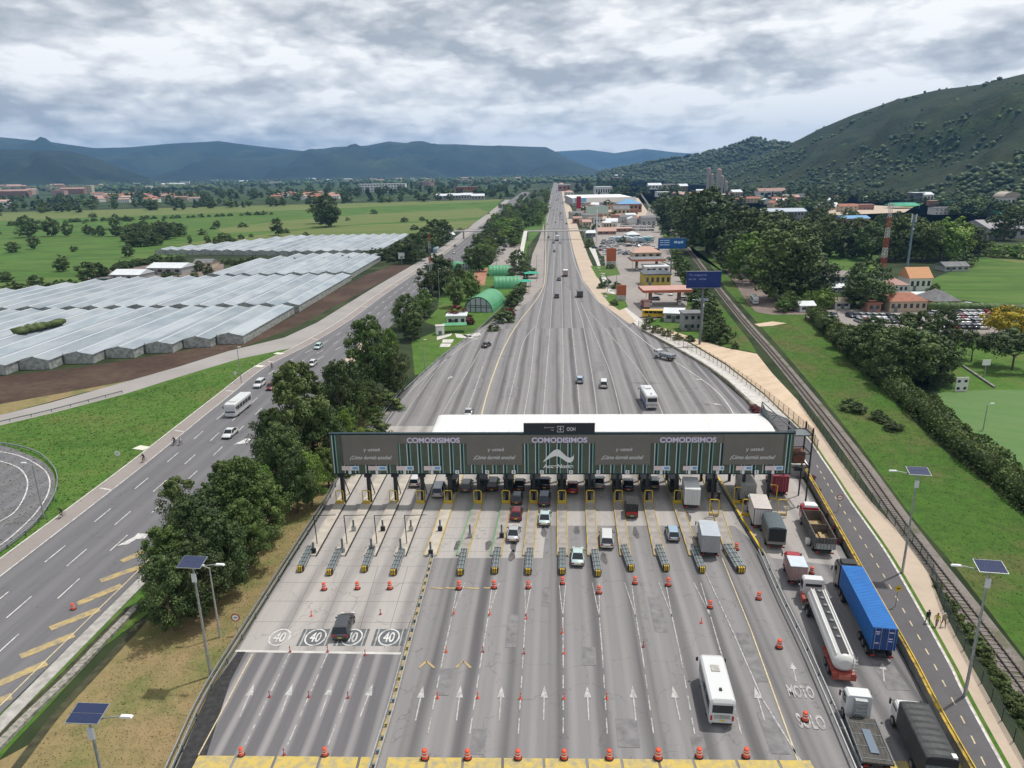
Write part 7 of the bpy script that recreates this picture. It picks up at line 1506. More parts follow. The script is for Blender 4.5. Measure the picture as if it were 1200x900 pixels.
# trees behind the long hedge
g6 = 'dark trees behind the long hedge'
for k, (kd, u, v, h, w) in enumerate((('olive', 1000, 420, 40, 1.2), ('broad', 1018, 428, 50, 1.2), ('olive', 1035, 440, 52, 1.2), ('broad', 1050, 452, 58, 1.15), ('olive', 1066, 452, 66, 1.1), ('broad', 1080, 448, 72, 1.1), ('broad', 1072, 420, 56, 1.2), ('broad', 1090, 440, 52, 1.1), ('olive', 1048, 425, 50, 1.3), ('olive', 985, 408, 30, 1.2), ('broad', 1098, 452, 46, 1.0), ('broad', 970, 392, 26, 1.2), ('broad', 1020, 400, 30, 1.2), ('broad', 1105, 398, 36, 1.2))):
    tree(kd, u, v, h, 'spreading dark tree between the long hedge and the car park', w, group=g6)
tree('flat', 1138, 424, 38, 'flat topped dark tree on the park lawn, left one', 0.9); tree('flat', 1186, 434, 46, 'flat topped dark tree on the park lawn, right one', 1.0); tree('flower', 1182, 396, 36, 'tree with yellow orange blossom beside the access road', 0.95)
for k, (u, v, h, w) in enumerate(((996, 480, 14, 1.5), (1003, 483, 13, 1.4), (1028, 492, 13, 1.3), (1037, 496, 10, 1.3), (1046, 505, 12, 1.4), (1054, 504, 8, 1.3))): tree('bushd', u, v, h, 'low brown green bush on the rail verge', w*1.3, group='bushes on the rail verge')
for k, (u, v, h, w) in enumerate(((846, 402, 24, 1.2), (838, 392, 26, 1.2), (831, 380, 26, 1.2), (826, 366, 26, 1.2), (820, 352, 24, 1.2), (813, 340, 22, 1.2), (803, 323, 18, 1.3), (793, 306, 15, 1.3), (842, 396, 26, 1.0), (834, 388, 30, 1.0), (829, 372, 26, 1.1), (824, 358, 24, 1.2), (815, 345, 22, 1.2), (806, 330, 18, 1.2), (797, 315, 16, 1.2), (835, 400, 20, 1.2), (812, 375, 14, 1.3))): tree('bushd', u, v, h, 'dense dark bush in the hedge between the petrol station and the railway', w, group='bushes along the railway')
for k, (u, v, h, w) in enumerate(((758, 386, 9, 1.6), (770, 390, 10, 1.6), (782, 394, 9, 1.6), (794, 398, 8, 1.8), (808, 400, 8, 1.8), (760, 378, 10, 1.3), (712, 336, 10, 1.4), (722, 338, 9, 1.6), (705, 338, 8, 1.5), (720, 358, 8, 1.3), (715, 315, 8, 1.3), (730, 285, 9, 1.0), (861, 409, 10, 0.9), (690, 290, 10, 1.2), (698, 270, 10, 1.0), (676, 258, 9, 1.3), (684, 250, 10, 1.4), (720, 255, 9, 1.4), (735, 257, 9, 1.2), (712, 245, 12, 1.2), (740, 250, 9, 1.2))): tree('bush' if k % 2 else 'bushd', u, v, h, 'small shrub among the roadside plots on the right', w, group='shrubs among the right plots')
for k in range(9): p = G(884+k*2.6, 481+k*3.2); tree('maroon', 0, 0, 0, 'maroon leaved shrub behind the right end of the canopy', 1.6, at=p, hm=1.5, group='maroon shrubs by the canopy')
for k in range(7): p = G(940+k*6, 548+k*15); tree('maroon', 0, 0, 0, 'rusty low plant in the planter between the wall and the cycle path', 1.3, at=V((p.x+0.9, p.y, 0.1)), hm=0.9, group='rusty plants along the yellow wall')
for k in range(16): p = G(1090+k*8, 690+k*12.5); tree('bush', 0, 0, 0, 'weedy bush growing along the green mesh fence', 1.3, at=V((p.x+1.0, p.y, 0)), hm=r2.uniform(0.9, 1.6), group='weeds along the mesh fence')
# plants along hedges on the far right: belts under the hill
scatter([(690, 232), (690, 214), (740, 206), (760, 214), (820, 230), (850, 225), (900, 222), (1000, 225), (1100, 222), (1500, 215), (1500, 250), (1200, 262), (1100, 250), (980, 245), (940, 262), (900, 240), (800, 250), (765, 232)], 900, ['far_dark', 'far_mid', 'far_dark', 'far_olive', 'far_pine'], (8, 14), 'dark tree among the far buildings under the hill', 'trees under the hill', (1.0, 1.6), minm=8, avoid=[[(985, 240), (1100, 238), (1100, 250), (985, 252)]])
scatter([(660, 226), (700, 212), (745, 208), (738, 224), (700, 226)], 26, ['far_dark', 'far_pine'], (14, 26), 'tall dark tree at the end of the main road', 'tall trees at the end of the main road', (0.9, 1.2))
scatter([(860, 262), (960, 258), (1150, 268), (1500, 275), (1500, 290), (1130, 284), (1000, 280), (890, 285), (860, 275)], 34, ['broad', 'olive', 'mid'], (9, 14), 'dark tree in the row behind the lattice mast', 'trees behind the lattice mast', (1.0, 1.3), minm=8)
# nearest of the belts stay single trees, the rest of the belt is one mass of crowns
LOOSE.sort(key=lambda a: a[0].y)
acc = {}
for w, kinds, label, wf, group, hm, cat in LOOSE:
    kd = r2.choice(kinds)
    if NTREE[0] < 296 and not (group == 'tall trees at the end of the main road'): tree(kd, 0, 0, 0, label, r2.uniform(*wf), group=group, at=w, hm=r2.uniform(*hm), cat=cat)
    else: acc.setdefault(kd, []).append((w, r2.uniform(*hm), r2.uniform(*wf)))
qv, qf, qm, mats_ = [], [], [], []; nv = 0
for kd, L_ in acc.items():
    for w, h, wf in L_:
        me = r2.choice(KD[kd]); n_ = len(me.vertices); co = np.empty(n_*3); me.vertices.foreach_get('co', co); co = co.reshape(-1, 3); a = r2.uniform(0, 6.28); k = h/10; c, s_ = math.cos(a), math.sin(a)
        co = np.stack([(co[:, 0]*c-co[:, 1]*s_)*k*wf+w.x, (co[:, 0]*s_+co[:, 1]*c)*k*wf+w.y, co[:, 2]*k], 1); qv += co.tolist(); o_ = len(mats_)
        for m_ in me.materials:
            if m_ not in mats_: mats_.append(m_)
        ix = [mats_.index(m_) for m_ in me.materials]
        for p_ in me.polygons: qf.append([i+nv for i in p_.vertices]); qm.append(ix[p_.material_index])
        nv += n_
me = bpy.data.meshes.new('treeline'); me.from_pydata(qv, [], qf)
for m_ in mats_: me.materials.append(m_)
me.polygons.foreach_set('material_index', qm); o = bpy.data.objects.new('treeline', me); COL.objects.link(o); o['kind'] = 'stuff'; o['label'] = 'far dark treeline among the town and under the hill'
# woodland masses (far, uncountable)
def mass(name, pts, label, mat='dark', hm=(8, 16)):
    "one object: crowns too many to count"
    q = MB(); base = [KD['far_dark'][0], KD['far_mid'][1]]
    for i, (p, h) in enumerate(pts):
        k = h/10; a = r2.uniform(0, 6.28); c, s_ = math.cos(a)*k, math.sin(a)*k
        q.blob((p[0], p[1], p[2]+h*0.45), h*0.45*r2.uniform(1.0, 1.5), LM[mat if r2.random() < .6 else 'pine' if mat == 'dark' else 'dark'], 1, 0.3, i, 0.8)
    o = q.build(name); o['kind'] = 'stuff'; o['label'] = label; return o
pts = []
for i in range(1500):
    u = r2.uniform(-120, 780); v = r2.uniform(206.5, 216) if u > 250 else r2.uniform(212, 220)
    v += (600-u)*0.0157*0.6
    g_ = G(u, v)
    if g_.y > 1500: pts.append(((g_.x, g_.y, 0), r2.uniform(9, 20)))
mass('woodland', pts, 'distant dark woodland at the foot of the mountains', 'dark')
# hillside scrub: clumps sitting on the terrain surface
def hill_scrub(name, vs, nr, n_, hm, lab, seed, mat='dark', thr=0.48, ridge_n=0):
    from mathutils import noise as mn
    rg = random.Random(seed); nc = len(vs)//nr; out_ = []
    t = 0
    while len(out_) < n_ and t < n_*30:
        t += 1; i = rg.random()*(nc-1.001); j = (rg.random()**0.9)*(nr-1)*0.68; i0, j0 = int(i), int(j); fi, fj = i-i0, j-j0
        a, b, c, d = (V(vs[i0*nr+j0]), V(vs[(i0+1)*nr+j0]), V(vs[i0*nr+j0+1]), V(vs[(i0+1)*nr+j0+1])); p = (a*(1-fi)+b*fi)*(1-fj)+(c*(1-fi)+d*fi)*fj
        nz = mn.fractal(V((p.x, p.y, seed))*0.004, 1.0, 2.0, 4)
        if nz*0.5+0.5+(0.25*(1-j/(nr*0.5)) if j < nr*0.35 else 0) < thr+rg.random()*0.15: continue
        out_.append(((p.x, p.y, p.z-1), rg.uniform(*hm)))
    for k in range(ridge_n):
        i = rg.random()*(nc-1.001); i0 = int(i); j0 = int((nr-1)/1.5); p = V(vs[i0*nr+j0]).lerp(V(vs[(i0+1)*nr+j0]), i-i0); out_.append(((p.x, p.y, p.z-1), rg.uniform(hm[0], hm[1]*1.1)))
    return mass(name, out_, lab, mat)
hill_scrub('hillside_scrub', hv, hnr, 2600, (1.8, 4), 'dark scrub and trees scattered over the big right hill', 3, 'dark', 0.47, 50)
hill_scrub('hillside_woodland', hv, hnr, 4200, (4, 9), 'woodland along the lower slopes of the big hill', 5, 'pine', 0.52, 0)
hill_scrub('hillside_woodland', hv2, hnr2, 2200, (8, 17), 'dense woodland covering the lower hill', 8, 'pine', 0.2, 90)
# long hedge on the right
hl = [(944, 374), (975, 402), (997, 424), (1020, 446), (1045, 468), (1080, 499), (1109, 527), (1135, 549), (1160, 568), (1200, 602)]
hw_ = smooth_line([G(*p)+V((2.4, 0, 0)) for p in hl], 5); hw_.append(ext(hw_[-4], hw_[-1], 40))
rg = np.random.default_rng(5); A = []
ln = resample(hw_, 0.5); hroot = thing('clipped_hedge', 'long thick dark green hedge between the rail verge and the sports field', 'hedge', (0, 0, 0))
q = MB()
for i, p in enumerate(ln[:-1]):
    d = (ln[i+1]-p).normalized(); nrm = np.array([d.y, -d.x, 0]); hh2 = 3.9+0.5*math.sin(i*0.13)+0.35*math.sin(i*0.41+1); ww = 2.5+0.3*math.sin(i*0.23)
    if i % 4 == 0: q.blob((p.x, p.y, hh2*0.48), 2.3, LM['dark'], 1, 0.18, i, 0.8)
    n_ = 62
    s_ = rg.random(n_)*2-1; side = rg.random(n_)
    z = np.where(side < .55, rg.random(n_)*hh2, hh2*(0.92+0.12*rg.random(n_))); x = np.where(side < .3, -ww, np.where(side < .55, ww, s_*ww))*(1-0.25*(z/hh2)**3)+rg.normal(size=n_)*0.18
    c = np.array([p.x, p.y, 0])+nrm[None, :]*x[:, None]+np.array([d.x, d.y, 0])[None, :]*(rg.random(n_)*0.5)[:, None]; c[:, 2] = z
    nn = rg.normal(size=(n_, 3)); nn /= np.linalg.norm(nn, axis=1)[:, None]; a_ = np.cross(nn, rg.normal(size=(n_, 3))); a_ /= np.linalg.norm(a_, axis=1)[:, None]; b_ = np.cross(nn, a_)*0.16; a_ = a_*0.24
    A.append(np.stack([c-a_, c-b_, c+a_, c+b_], axis=1).reshape(-1, 3))
A = np.concatenate(A); q.add(A.tolist(), np.arange(len(A)).reshape(-1, 4).tolist(), LM['mid']); q.build('foliage', hroot)
q = MB()
for p in ln[::5]: q.tube((p.x, p.y, 0), (p.x, p.y, 2), 0.08, m_bark, 5)
q.build('stems', hroot)
for nm_, pts_, lab, hgt in (('clipped_hedge', [(1010, 362), (1060, 358), (1085, 360)], 'clipped hedge in front of the tiled houses', 2.6), ('clipped_hedge', [(1092, 364), (1150, 366), (1215, 368)], 'straight clipped hedge between the right pasture and the car park', 3.2)):
    q = MB(); l2 = resample([G(*p) for p in pts_], 1.5)
    for i, p in enumerate(l2): q.blob((p.x, p.y, hgt*0.5), hgt*0.62, LM['dark'], 2, 0.16, i, 0.85)
    tag(q.build(nm_), lab, 'hedge')
# grass tufts over the near verges
def tufts(name, pg, n_, sz, mats, lab, hz=0.25):
    rg = np.random.default_rng(len(name)+n_); W0 = [G(*p) for p in pg]; pw = [(p.x, p.y) for p in W0]; xs = [p[0] for p in pw]; ys = [p[1] for p in pw]; q = MB(); A = {m_: [] for m_ in mats}; k = 0
    rr = random.Random(3)
    while k < n_:
        x, y = rr.uniform(min(xs), max(xs)), rr.uniform(min(ys), max(ys))
        if not in_poly(x, y, pw): continue
        k += 1; s = sz*rr.uniform(.5, 1.5); a = rr.uniform(0, 3.14); h = hz*rr.uniform(.4, 1.3); dx, dy = math.cos(a)*s, math.sin(a)*s; lx, ly = rr.uniform(-.6, .6)*s, rr.uniform(-.6, .6)*s
        A[mats[rr.randrange(len(mats))]].append([(x-dx, y-dy, 0.05), (x+dx, y+dy, 0.05), (x+dx*.6+lx, y+dy*.6+ly, 0.05+h), (x-dx*.6+lx, y-dy*.6+ly, 0.05+h)])
    for m_, L_ in A.items():
        if L_: q.add([v for f_ in L_ for v in f_], [(4*i, 4*i+1, 4*i+2, 4*i+3) for i in range(len(L_))], m_)
    o = q.build(name); o['kind'] = 'stuff'; o['label'] = lab
t1 = P('dry blade', (0.27, 0.20, 0.10), 0.9); t2 = P('green blade', (0.07, 0.11, 0.025), 0.9); t3 = P('lawn blade', (0.06, 0.14, 0.02), 0.9); t4 = P('dull blade', (0.10, 0.09, 0.035), 0.9)
tufts('dry_grass', [(383, 592), (350, 640), (300, 720), (243, 812), (200, 900), (20, 900), (170, 740), (320, 600), (385, 540)], 9000, 0.06, [t1, t1, t4], 'dry straw coloured grass on the verge beside the toll lanes', 0.07)
tufts('verge_grass', [(950, 400), (1050, 475), (1200, 612), (1200, 760), (1060, 590), (960, 455), (900, 390), (920, 372)], 9000, 0.10, [t2, t3], 'green grass on the verge along the railway', 0.07)

tufts('lawn_grass', [(0, 660), (150, 548), (255, 465), (345, 408), (280, 424), (147, 464), (0, 500)], 9000, 0.16, [t3, t2, t4], 'grass tufts on the bright lawn beside the left highway', 0.12)
# ================================================================ greenhouses
m_gh = P('greenhouse film', (0.225, 0.265, 0.30), 0.6, spec=0.2, col2=(0.34, 0.375, 0.40), vs=0.12, lo=0.36, hi=0.62, stretch=(1, 0.5, 1), rand=0.13); m_ghw = P('greenhouse side film', (0.40, 0.41, 0.39), 0.55, col2=(0.22, 0.24, 0.22), vs=0.9, lo=0.4, hi=0.6); m_ghr = P('greenhouse ridge film', (0.42, 0.45, 0.475), 0.5); m_gut = P('greenhouse gutter', (0.24, 0.26, 0.28), 0.6)
GA = R(2.0)
def greenhouse(label, x0, x1, y0f, y1f, bw=7.6, ze=2.7, zr=3.75):
    r_ = thing('greenhouse', label, 'greenhouse', (0, 0, 0), 0, 'plastic greenhouses'); n_ = int((x1-x0)/bw); rg_ = random.Random(int(-x0))
    for i in range(n_):
        a = x0+i*bw; b = a+bw-0.25; y0, y1 = y0f((a+b)/2), y1f((a+b)/2); k = math.tan(GA)
        if y1-y0 < 6: continue
        zj = rg_.uniform(-.12, .12); prof = [(0, ze), (0.14, ze+0.4+zj), (0.32, ze+0.72+zj), (0.5, zr+zj), (0.56, zr-0.3+zj), (0.78, ze+0.36), (1, ze)]; y0 += rg_.uniform(-1.2, 1.2); y1 += rg_.uniform(-1.5, 0)
        q = MB(); L1 = [(a+t*(b-a)+k*y0, y0, z) for t, z in prof]; L2 = [(a+t*(b-a)+k*y1, y1, z) for t, z in prof]; m_ = len(prof)
        q.add(L1+L2, [(j, j+1, j+1+m_, j+m_) for j in range(m_-1)], m_gh)
        q.add([L1[3], L2[3], (L2[3][0]+0.4, y1, zr-0.2+zj), (L1[3][0]+0.4, y0, zr-0.2+zj)], [(0, 1, 2, 3)], m_ghr)
        for LL, yy in ((L1, y0), (L2, y1)): q.add(LL+[(LL[-1][0], yy, 0.1), (LL[0][0], yy, 0.1)], [tuple(range(m_+2))], m_ghw)
        q.add([(a+k*y0, y0, 0.1), (a+k*y1, y1, 0.1), (a+k*y1, y1, ze), (a+k*y0, y0, ze)], [(0, 1, 2, 3)], m_ghw); q.add([(b+k*y0, y0, 0.1), (b+k*y1, y1, 0.1), (b+k*y1, y1, ze), (b+k*y0, y0, ze)], [(3, 2, 1, 0)], m_ghw)
        q.add([(b+k*y0, y0, ze-0.02), (b+0.25+k*y0, y0, ze-0.02), (b+0.25+k*y1, y1, ze-0.02), (b+k*y1, y1, ze-0.02)], [(0, 1, 2, 3)], m_gut)
        q.build('bay', r_)
        if i % 2 == 0: q = MB(); [q.tube((a+t*(b-a)+k*y0, y0-0.15, 0), (a+t*(b-a)+k*y0, y0-0.15, 3.3), 0.09, m_galv_d, 4) for t in (0.02,)]; q.build('post', r_)
    return r_
fx = lambda x: (x+135)*0.62+184+4
greenhouse('near white plastic greenhouse block with gabled front along the soil band', -232, -88, lambda x: max(170, fx(x)), lambda x: 262, 8.4)
greenhouse('middle white plastic greenhouse block behind the first one', -236, -84, lambda x: 265, lambda x: 262+83+(0 if x > -200 else (x+200)*1.0), 8.2)
greenhouse('third white greenhouse block, narrower, by the farm buildings', -162, -86, lambda x: 350, lambda x: 438-(0 if x > -140 else (-x-140)*1.2), 8.0)
greenhouse('farthest white greenhouse block beside the dry pasture', -258, -92, lambda x: 452+(0 if x > -150 else (-150-x)*0.25), lambda x: 570-(0 if x > -190 else (-190-x)*1.4), 8.0)
q = MB()
for u, v in ((25, 386), (33, 384), (43, 382), (52, 380), (62, 378), (70, 376)): p = G(u, v, 4.6); q.blob((p.x, p.y, 4.4), 2.6, LM['olive'], 1, 0.3, u, 0.45)
tag(q.build('vine'), 'dark creeper growing on the greenhouse film near the left edge', 'climbing plant')

# ================================================================ buildings
m_roof_t = P('clay tile roof', (0.38, 0.16, 0.10), 0.85, col2=(0.27, 0.12, 0.08), vs=0.6); m_roof_g = P('grey tile roof', (0.17, 0.17, 0.175), 0.85, var=0.2, vs=0.5); m_roof_w = P('pale sheet roof', (0.62, 0.65, 0.67), 0.5, var=0.08, vs=0.3); m_roof_b = P('blue sheet roof', (0.12, 0.30, 0.50), 0.5, var=0.1); m_roof_o = P('orange tile roof', (0.55, 0.29, 0.15), 0.85, var=0.15)
m_roof_p = P('faded pink roof', (0.42, 0.27, 0.22), 0.85, rand=0.25); m_wall_w = P('white wall', (0.66, 0.65, 0.62), 0.85, rand=0.1); m_wall_c = P('cream wall', (0.50, 0.42, 0.30), 0.85, rand=0.15); m_wall_b = P('brick wall', (0.34, 0.19, 0.14), 0.9, rand=0.2); m_wall_p = P('pink brick wall', (0.40, 0.27, 0.235), 0.9, rand=0.12); m_win = P('window glass', (0.03, 0.04, 0.05), 0.15, spec=0.6); m_wall_g = P('grey wall', (0.33, 0.33, 0.33), 0.85, rand=0.2)
def roofq(q, w, d, h, kind_, m_, rise=None, ov=0.4):
    W2, D2 = w/2+ov, d/2+ov; rise = rise if rise is not None else min(w, d)*0.22
    if kind_ == 'flat': q.bz(-W2, W2, -D2, D2, h, h+0.35, m_)
    elif kind_ == 'gable':      # ridge along x
        A = [(-W2, -D2, h), (-W2, D2, h), (-W2, 0, h+rise)]; B = [(W2, -D2, h), (W2, D2, h), (W2, 0, h+rise)]
        q.add(A+B, [(0, 3, 5, 2), (1, 2, 5, 4), (0, 2, 1), (3, 4, 5), (0, 1, 4, 3)], m_)
    elif kind_ == 'hip':
        k = min(W2, D2)*0.9; A = [(-W2, -D2, h), (W2, -D2, h), (W2, D2, h), (-W2, D2, h)]; B = [(-W2+k, 0, h+rise), (W2-k, 0, h+rise)] if W2 >= D2 else [(0, -D2+k, h+rise), (0, D2-k, h+rise)]
        if W2 >= D2: q.add(A+B, [(0, 1, 5, 4), (1, 2, 5), (2, 3, 4, 5), (3, 0, 4), (3, 2, 1, 0)], m_)
        else: q.add(A+B, [(0, 1, 4), (1, 2, 5, 4), (2, 3, 5), (3, 0, 4, 5), (3, 2, 1, 0)], m_)
    elif kind_ == 'arch':
        n_ = 10; sec = lambda y: [(W2*math.cos(math.pi*i/n_), y, h+rise*math.sin(math.pi*i/n_)) for i in range(n_+1)]
        q.loft([sec(-D2), sec(D2)], m_)
    return q
def house(u, v, w, d, h, label, wall, roof, rk='gable', yaw=0.0, rise=None, storeys=1, group=None, name='house', cat='house', nwin=4, at=None, wins=True, door=True, parts=True):
    p = at if at is not None else G(u, v); p = V((p.x, p.y, 0.0))
    p = p+Matrix.Rotation(yaw, 3, 'Z')@V((0, d/2, 0))
    r_ = thing(name, label, cat, p, yaw, group)
    q = MB(); q.bz(-w/2, w/2, -d/2, d/2, 0, h-0.003, wall); q.build('wall', r_)
    q = MB(); roofq(q, w, d, h, rk, roof, rise); q.build('roof', r_)
    if wins:
        for s in range(storeys):
            zb_ = h*s/storeys
            for i in range(nwin):
                x = -w/2+w*(i+0.5)/nwin; ww = w/nwin*0.5; q = MB(); q.bz(x-ww/2, x+ww/2, -d/2-0.05, -d/2-0.003, zb_+h/storeys*0.38, zb_+h/storeys*0.78, m_win); q.build('window', r_)
    if door: q = MB(); x = -w/2+w/nwin; q.bz(x-0.6, x+0.6, -d/2-0.06, -d/2-0.003, 0.1, min(2.2, h*.8), m_galv_d); q.build('door', r_)
    return r_
def P2M(u0, u1, v): return (G(u1, v)-G(u0, v)).length
def bld(u0, u1, v, vt, d, label, wall, roof, rk='flat', **k):
    "building whose front foot spans columns u0..u1 at row v and whose eaves reach row vt"
    w = P2M(u0, u1, v); h = PXH((u0+u1)/2, v, vt); return house((u0+u1)/2, v, w, d, h, label, wall, roof, rk, **k)
# arched green huts
m_hut = P('green corrugated sheet', (0.065, 0.26, 0.12), 0.45, col2=(0.10, 0.33, 0.17), vs=0.35); m_hutg = P('hut glazing', (0.42, 0.46, 0.50), 0.25, spec=0.6); m_hutf = P('hut frame', (0.03, 0.05, 0.045), 0.5)
def hut(u, v, w, L_, yaw, label):
    r_ = thing('arched_hut', label, 'arched hut', G(u, v), yaw, 'green arched huts'); n_ = 14; rr = w/2; hz_ = rr*1.02
    sec = lambda y, k: [(rr*k*math.cos(math.pi*i/n_), y, 0.1+hz_*k*math.sin(math.pi*i/n_)) for i in range(n_+1)]
    q = MB(); ns = int(L_/0.8)
    q.loft([sec(L_*j/ns, 1.0 if j % 2 else 0.985) for j in range(ns+1)], m_hut, False); q.build('roof', r_)
    for y, s_ in ((0.25, 1), (L_-0.25, -1)):
        q = MB(); q.add(sec(y, 0.97), [tuple(range(n_+1))], m_hutg); g_ = q.build('glazed_end', r_)
        q = MB()
        for x in (-rr*.55, -rr*.18, rr*.18, rr*.55): q.bz(x-.12, x+.12, y-.12, y+.12, 0.1, 0.1+math.sqrt(max(0, hz_**2-x*x))*.96, m_hutf)
        for z in (hz_*.3, hz_*.42): q.bz(-rr*.9, rr*.9, y-.1, y+.1, z, z+.18, m_hutf)
        pts = [(rr*.95*math.cos(math.pi*i/n_), y, 0.1+hz_*.95*math.sin(math.pi*i/n_)) for i in range(n_+1)]; q.path(pts, 0.18, m_hutf, 5); q.build('frame', g_)
hut(560.5, 366, 11.2, 19, R(-14), 'nearest green arched hut, its glazed end facing the toll plaza')
hut(574, 337, 9.5, 11.5, R(-88), 'second green arched hut, seen from its ribbed side'); bpy.data.objects['arched_hut.001'].location = G(579, 337)
hut(573, 322, 9, 10.5, R(-88), 'third green arched hut beyond the second, beside the terracotta terrace')
hut(545, 318, 8, 11, R(28), 'far green arched hut behind the dark trees, its open end to the right')
bld(524, 546, 382, 371, 6, 'small pale shed with a green awning in the garden', m_wall_w, m_roof_w, name='garden_shed', cat='shed', nwin=3)
r_ = thing('awning', 'green awning in front of the small garden shed', 'awning', G(533, 389), 0.1); q = MB(); roofq(q, 7, 3.5, 2.6, 'gable', m_hut, 0.5); q.build('cover', r_)
for s_ in (-1, 1): q = MB(); q.tube((s_*3.2, -1.5, 0), (s_*3.2, -1.5, 2.6), 0.07, m_galv); q.build('post', r_)
r_ = thing('water_tank_booth', 'white boxy booth on the lawn behind the canopy', 'booth', G(516, 392), 0.1); q = MB(); q.bz(-1.3, 1.3, -1, 1, 0, 2.9, m_white); q.build('body', r_); q = MB(); q.bz(-0.5, 0.5, -1.02, -1.003, 0.2, 1.4, m_galv_d); q.build('door', r_); q = MB(); q.bz(-1.5, 1.5, -1.2, 1.2, 2.9, 3.05, m_conc_l); q.build('roof', r_)
for k, (u, v) in enumerate(((623, 326), (614, 336))):
    r_ = thing('garden_canopy', ['green fabric canopy at the roadside below the car park', 'second green canopy, lower and darker, beside the first'][k], 'canopy', G(u, v), 0); q = MB(); roofq(q, 6.5, 4.5, 2.5, 'hip', P('teal fabric', (0.03, 0.33, 0.22), 0.7), 0.8); q.build('cover', r_)
    for sx in (-1, 1):
        for sy in (-1, 1): q = MB(); q.tube((sx*3, sy*2, 0), (sx*3, sy*2, 2.5), 0.07, m_galv); q.build('post', r_)
bld(578, 594, 287, 281, 8, 'low white office at the far end of the hut car park', m_wall_w, m_roof_w, name='office', cat='office')
# footbridges
def footbridge(pa, pb, z, label, ramp=None):
    r_ = thing('footbridge', label, 'footbridge', (0, 0, 0)); d = (pb-pa); L_ = d.length; a = HEAD(pa, pb)
    q = MB(); strip_mb(q, [pa, pb], 2.6, z, m_conc_l, h=0.8); q.build('deck', r_)
    q = MB()
    for s_ in (-1.2, 1.2): strip_mb(q, [pa, pb], 0.08, z+1.9, m_conc, h=0.12, off=s_)
    for i in range(int(L_/2)): p = pa.lerp(pb, i/int(L_/2)); q.tube((p.x, p.y-1.2, z+.8), (p.x, p.y-1.2, z+2), 0.04, m_galv)
    q.build('railing', r_)
    for t in (0.03, 0.5, 0.97): p = pa.lerp(pb, t); q = MB(); q.tube((p.x, p.y, 0), (p.x, p.y, z), 0.6, m_conc, 10); q.build('column', r_)
    if ramp: q = MB(); a_, b_ = ramp; n = 10; secs = []
    if ramp:
        for i in range(n+1):
            p = a_.lerp(b_, i/n); zz = z*(1-i/n)+0.15; secs.append([V((p.x-1.3, p.y, zz)), V((p.x+1.3, p.y, zz)), V((p.x+1.3, p.y, zz+.7)), V((p.x-1.3, p.y, zz+.7))])
        q.loft(secs, m_conc_l); q.build('ramp', r_)
y_ = G(650, 281).y
footbridge(V((G(616, 281).x, y_, 0)), V((G(688, 281).x, y_, 0)), 6.0, 'pale footbridge spanning the main road with a ramp at its left end', (V((G(616, 281).x, y_, 0)), G(606, 322)))
p1_, p2_ = G(521, 280), G(566, 280); footbridge(p1_, p2_, 5.5, 'pale footbridge over the far left highway')
r_ = thing('bus_shelter', 'white tent like shelter at the left foot of the far footbridge', 'shelter', G(523, 281), 0.1); q = MB(); roofq(q, 13, 8, 4, 'hip', m_white, 4); q.build('roof', r_)
for sx in (-1, 1):
    for sy in (-1, 1): q = MB(); q.tube((sx*6, sy*3.5, 0), (sx*6, sy*3.5, 4), 0.12, m_galv); q.build('post', r_)
# farm sheds
bld(130, 165, 331, 322, 12, 'long white roofed farm shed, front one of the pair', m_wall_g, m_roof_w, 'gable', yaw=R(-8), rise=2, name='farm_shed', cat='shed')
bld(172, 214, 322, 314, 14, 'white and pink roofed farm shed at the greenhouse corner', m_wall_g, m_roof_w, 'gable', yaw=R(-10), rise=2, name='farm_shed', cat='shed')
bld(228, 248, 314, 308, 8, 'small farm house with a dark roof between the greenhouses', m_wall_c, m_roof_g, 'gable', name='farm_house', cat='house', nwin=3)
bld(112, 127, 333, 327, 5, 'green container like store by the farm trees', P('store green', (0.05, 0.22, 0.13), 0.6), m_roof_g, name='store', cat='shed', nwin=2)
# petrol station and roadside plots
m_orange = P('orange fascia', (0.44, 0.12, 0.05), 0.6, var=0.15); m_ysh = P('shop yellow', (0.48, 0.37, 0.07), 0.7, var=0.15)
def forecourt(u0, u1, v, vt, d, label, fas, top, name='petrol_station_canopy'):
    w = P2M(u0, u1, v); h = PXH((u0+u1)/2, v, vt); r_ = thing(name, label, 'forecourt canopy', G((u0+u1)/2, v)+V((0, d/2, 0)), 0)
    q = MB(); q.bz(-w/2, w/2, -d/2, d/2, h-1.0, h-0.9, m_conc_l); q.bz(-w/2, w/2, -d/2, d/2, h-0.05, h+0.05, top); q.build('roof', r_)
    q = MB(); 
    for a in ((-w/2-.05, w/2+.05, -d/2-.1, -d/2), (-w/2-.05, w/2+.05, d/2, d/2+.1), (-w/2-.1, -w/2, -d/2, d/2), (w/2, w/2+.1, -d/2, d/2)): q.bz(*a, h-0.9, h-0.06, fas)
    q.build('fascia', r_)
    for x in (-w*.3, w*.3):
        q = MB(); q.bz(x-.6, x+.6, -.6, .6, 0, h-1, m_wall_b); q.build('column', r_)
        pm = thing('fuel_pump', 'fuel pump on the forecourt under '+('the pinkish canopy' if 'pink' in label else 'the grey canopy')+(', left one' if x < 0 else ', right one'), 'fuel pump', r_.location+V((x, -1.6, 0)), 0, 'fuel pumps'); q = MB(); q.bz(-.5, .5, -.3, .3, 0.1, 1.9, m_white); q.build('body', pm); q = MB(); q.bz(-.4, .4, -.32, -.303, 1.1, 1.6, m_blk); q.build('screen', pm)
    return r_
forecourt(753, 811, 360, 340, 11, 'petrol station canopy with a faded pinkish roof and orange edge', m_orange, P('pinkish roof', (0.52, 0.30, 0.25), 0.7, col2=(0.40, 0.24, 0.21), vs=0.3))
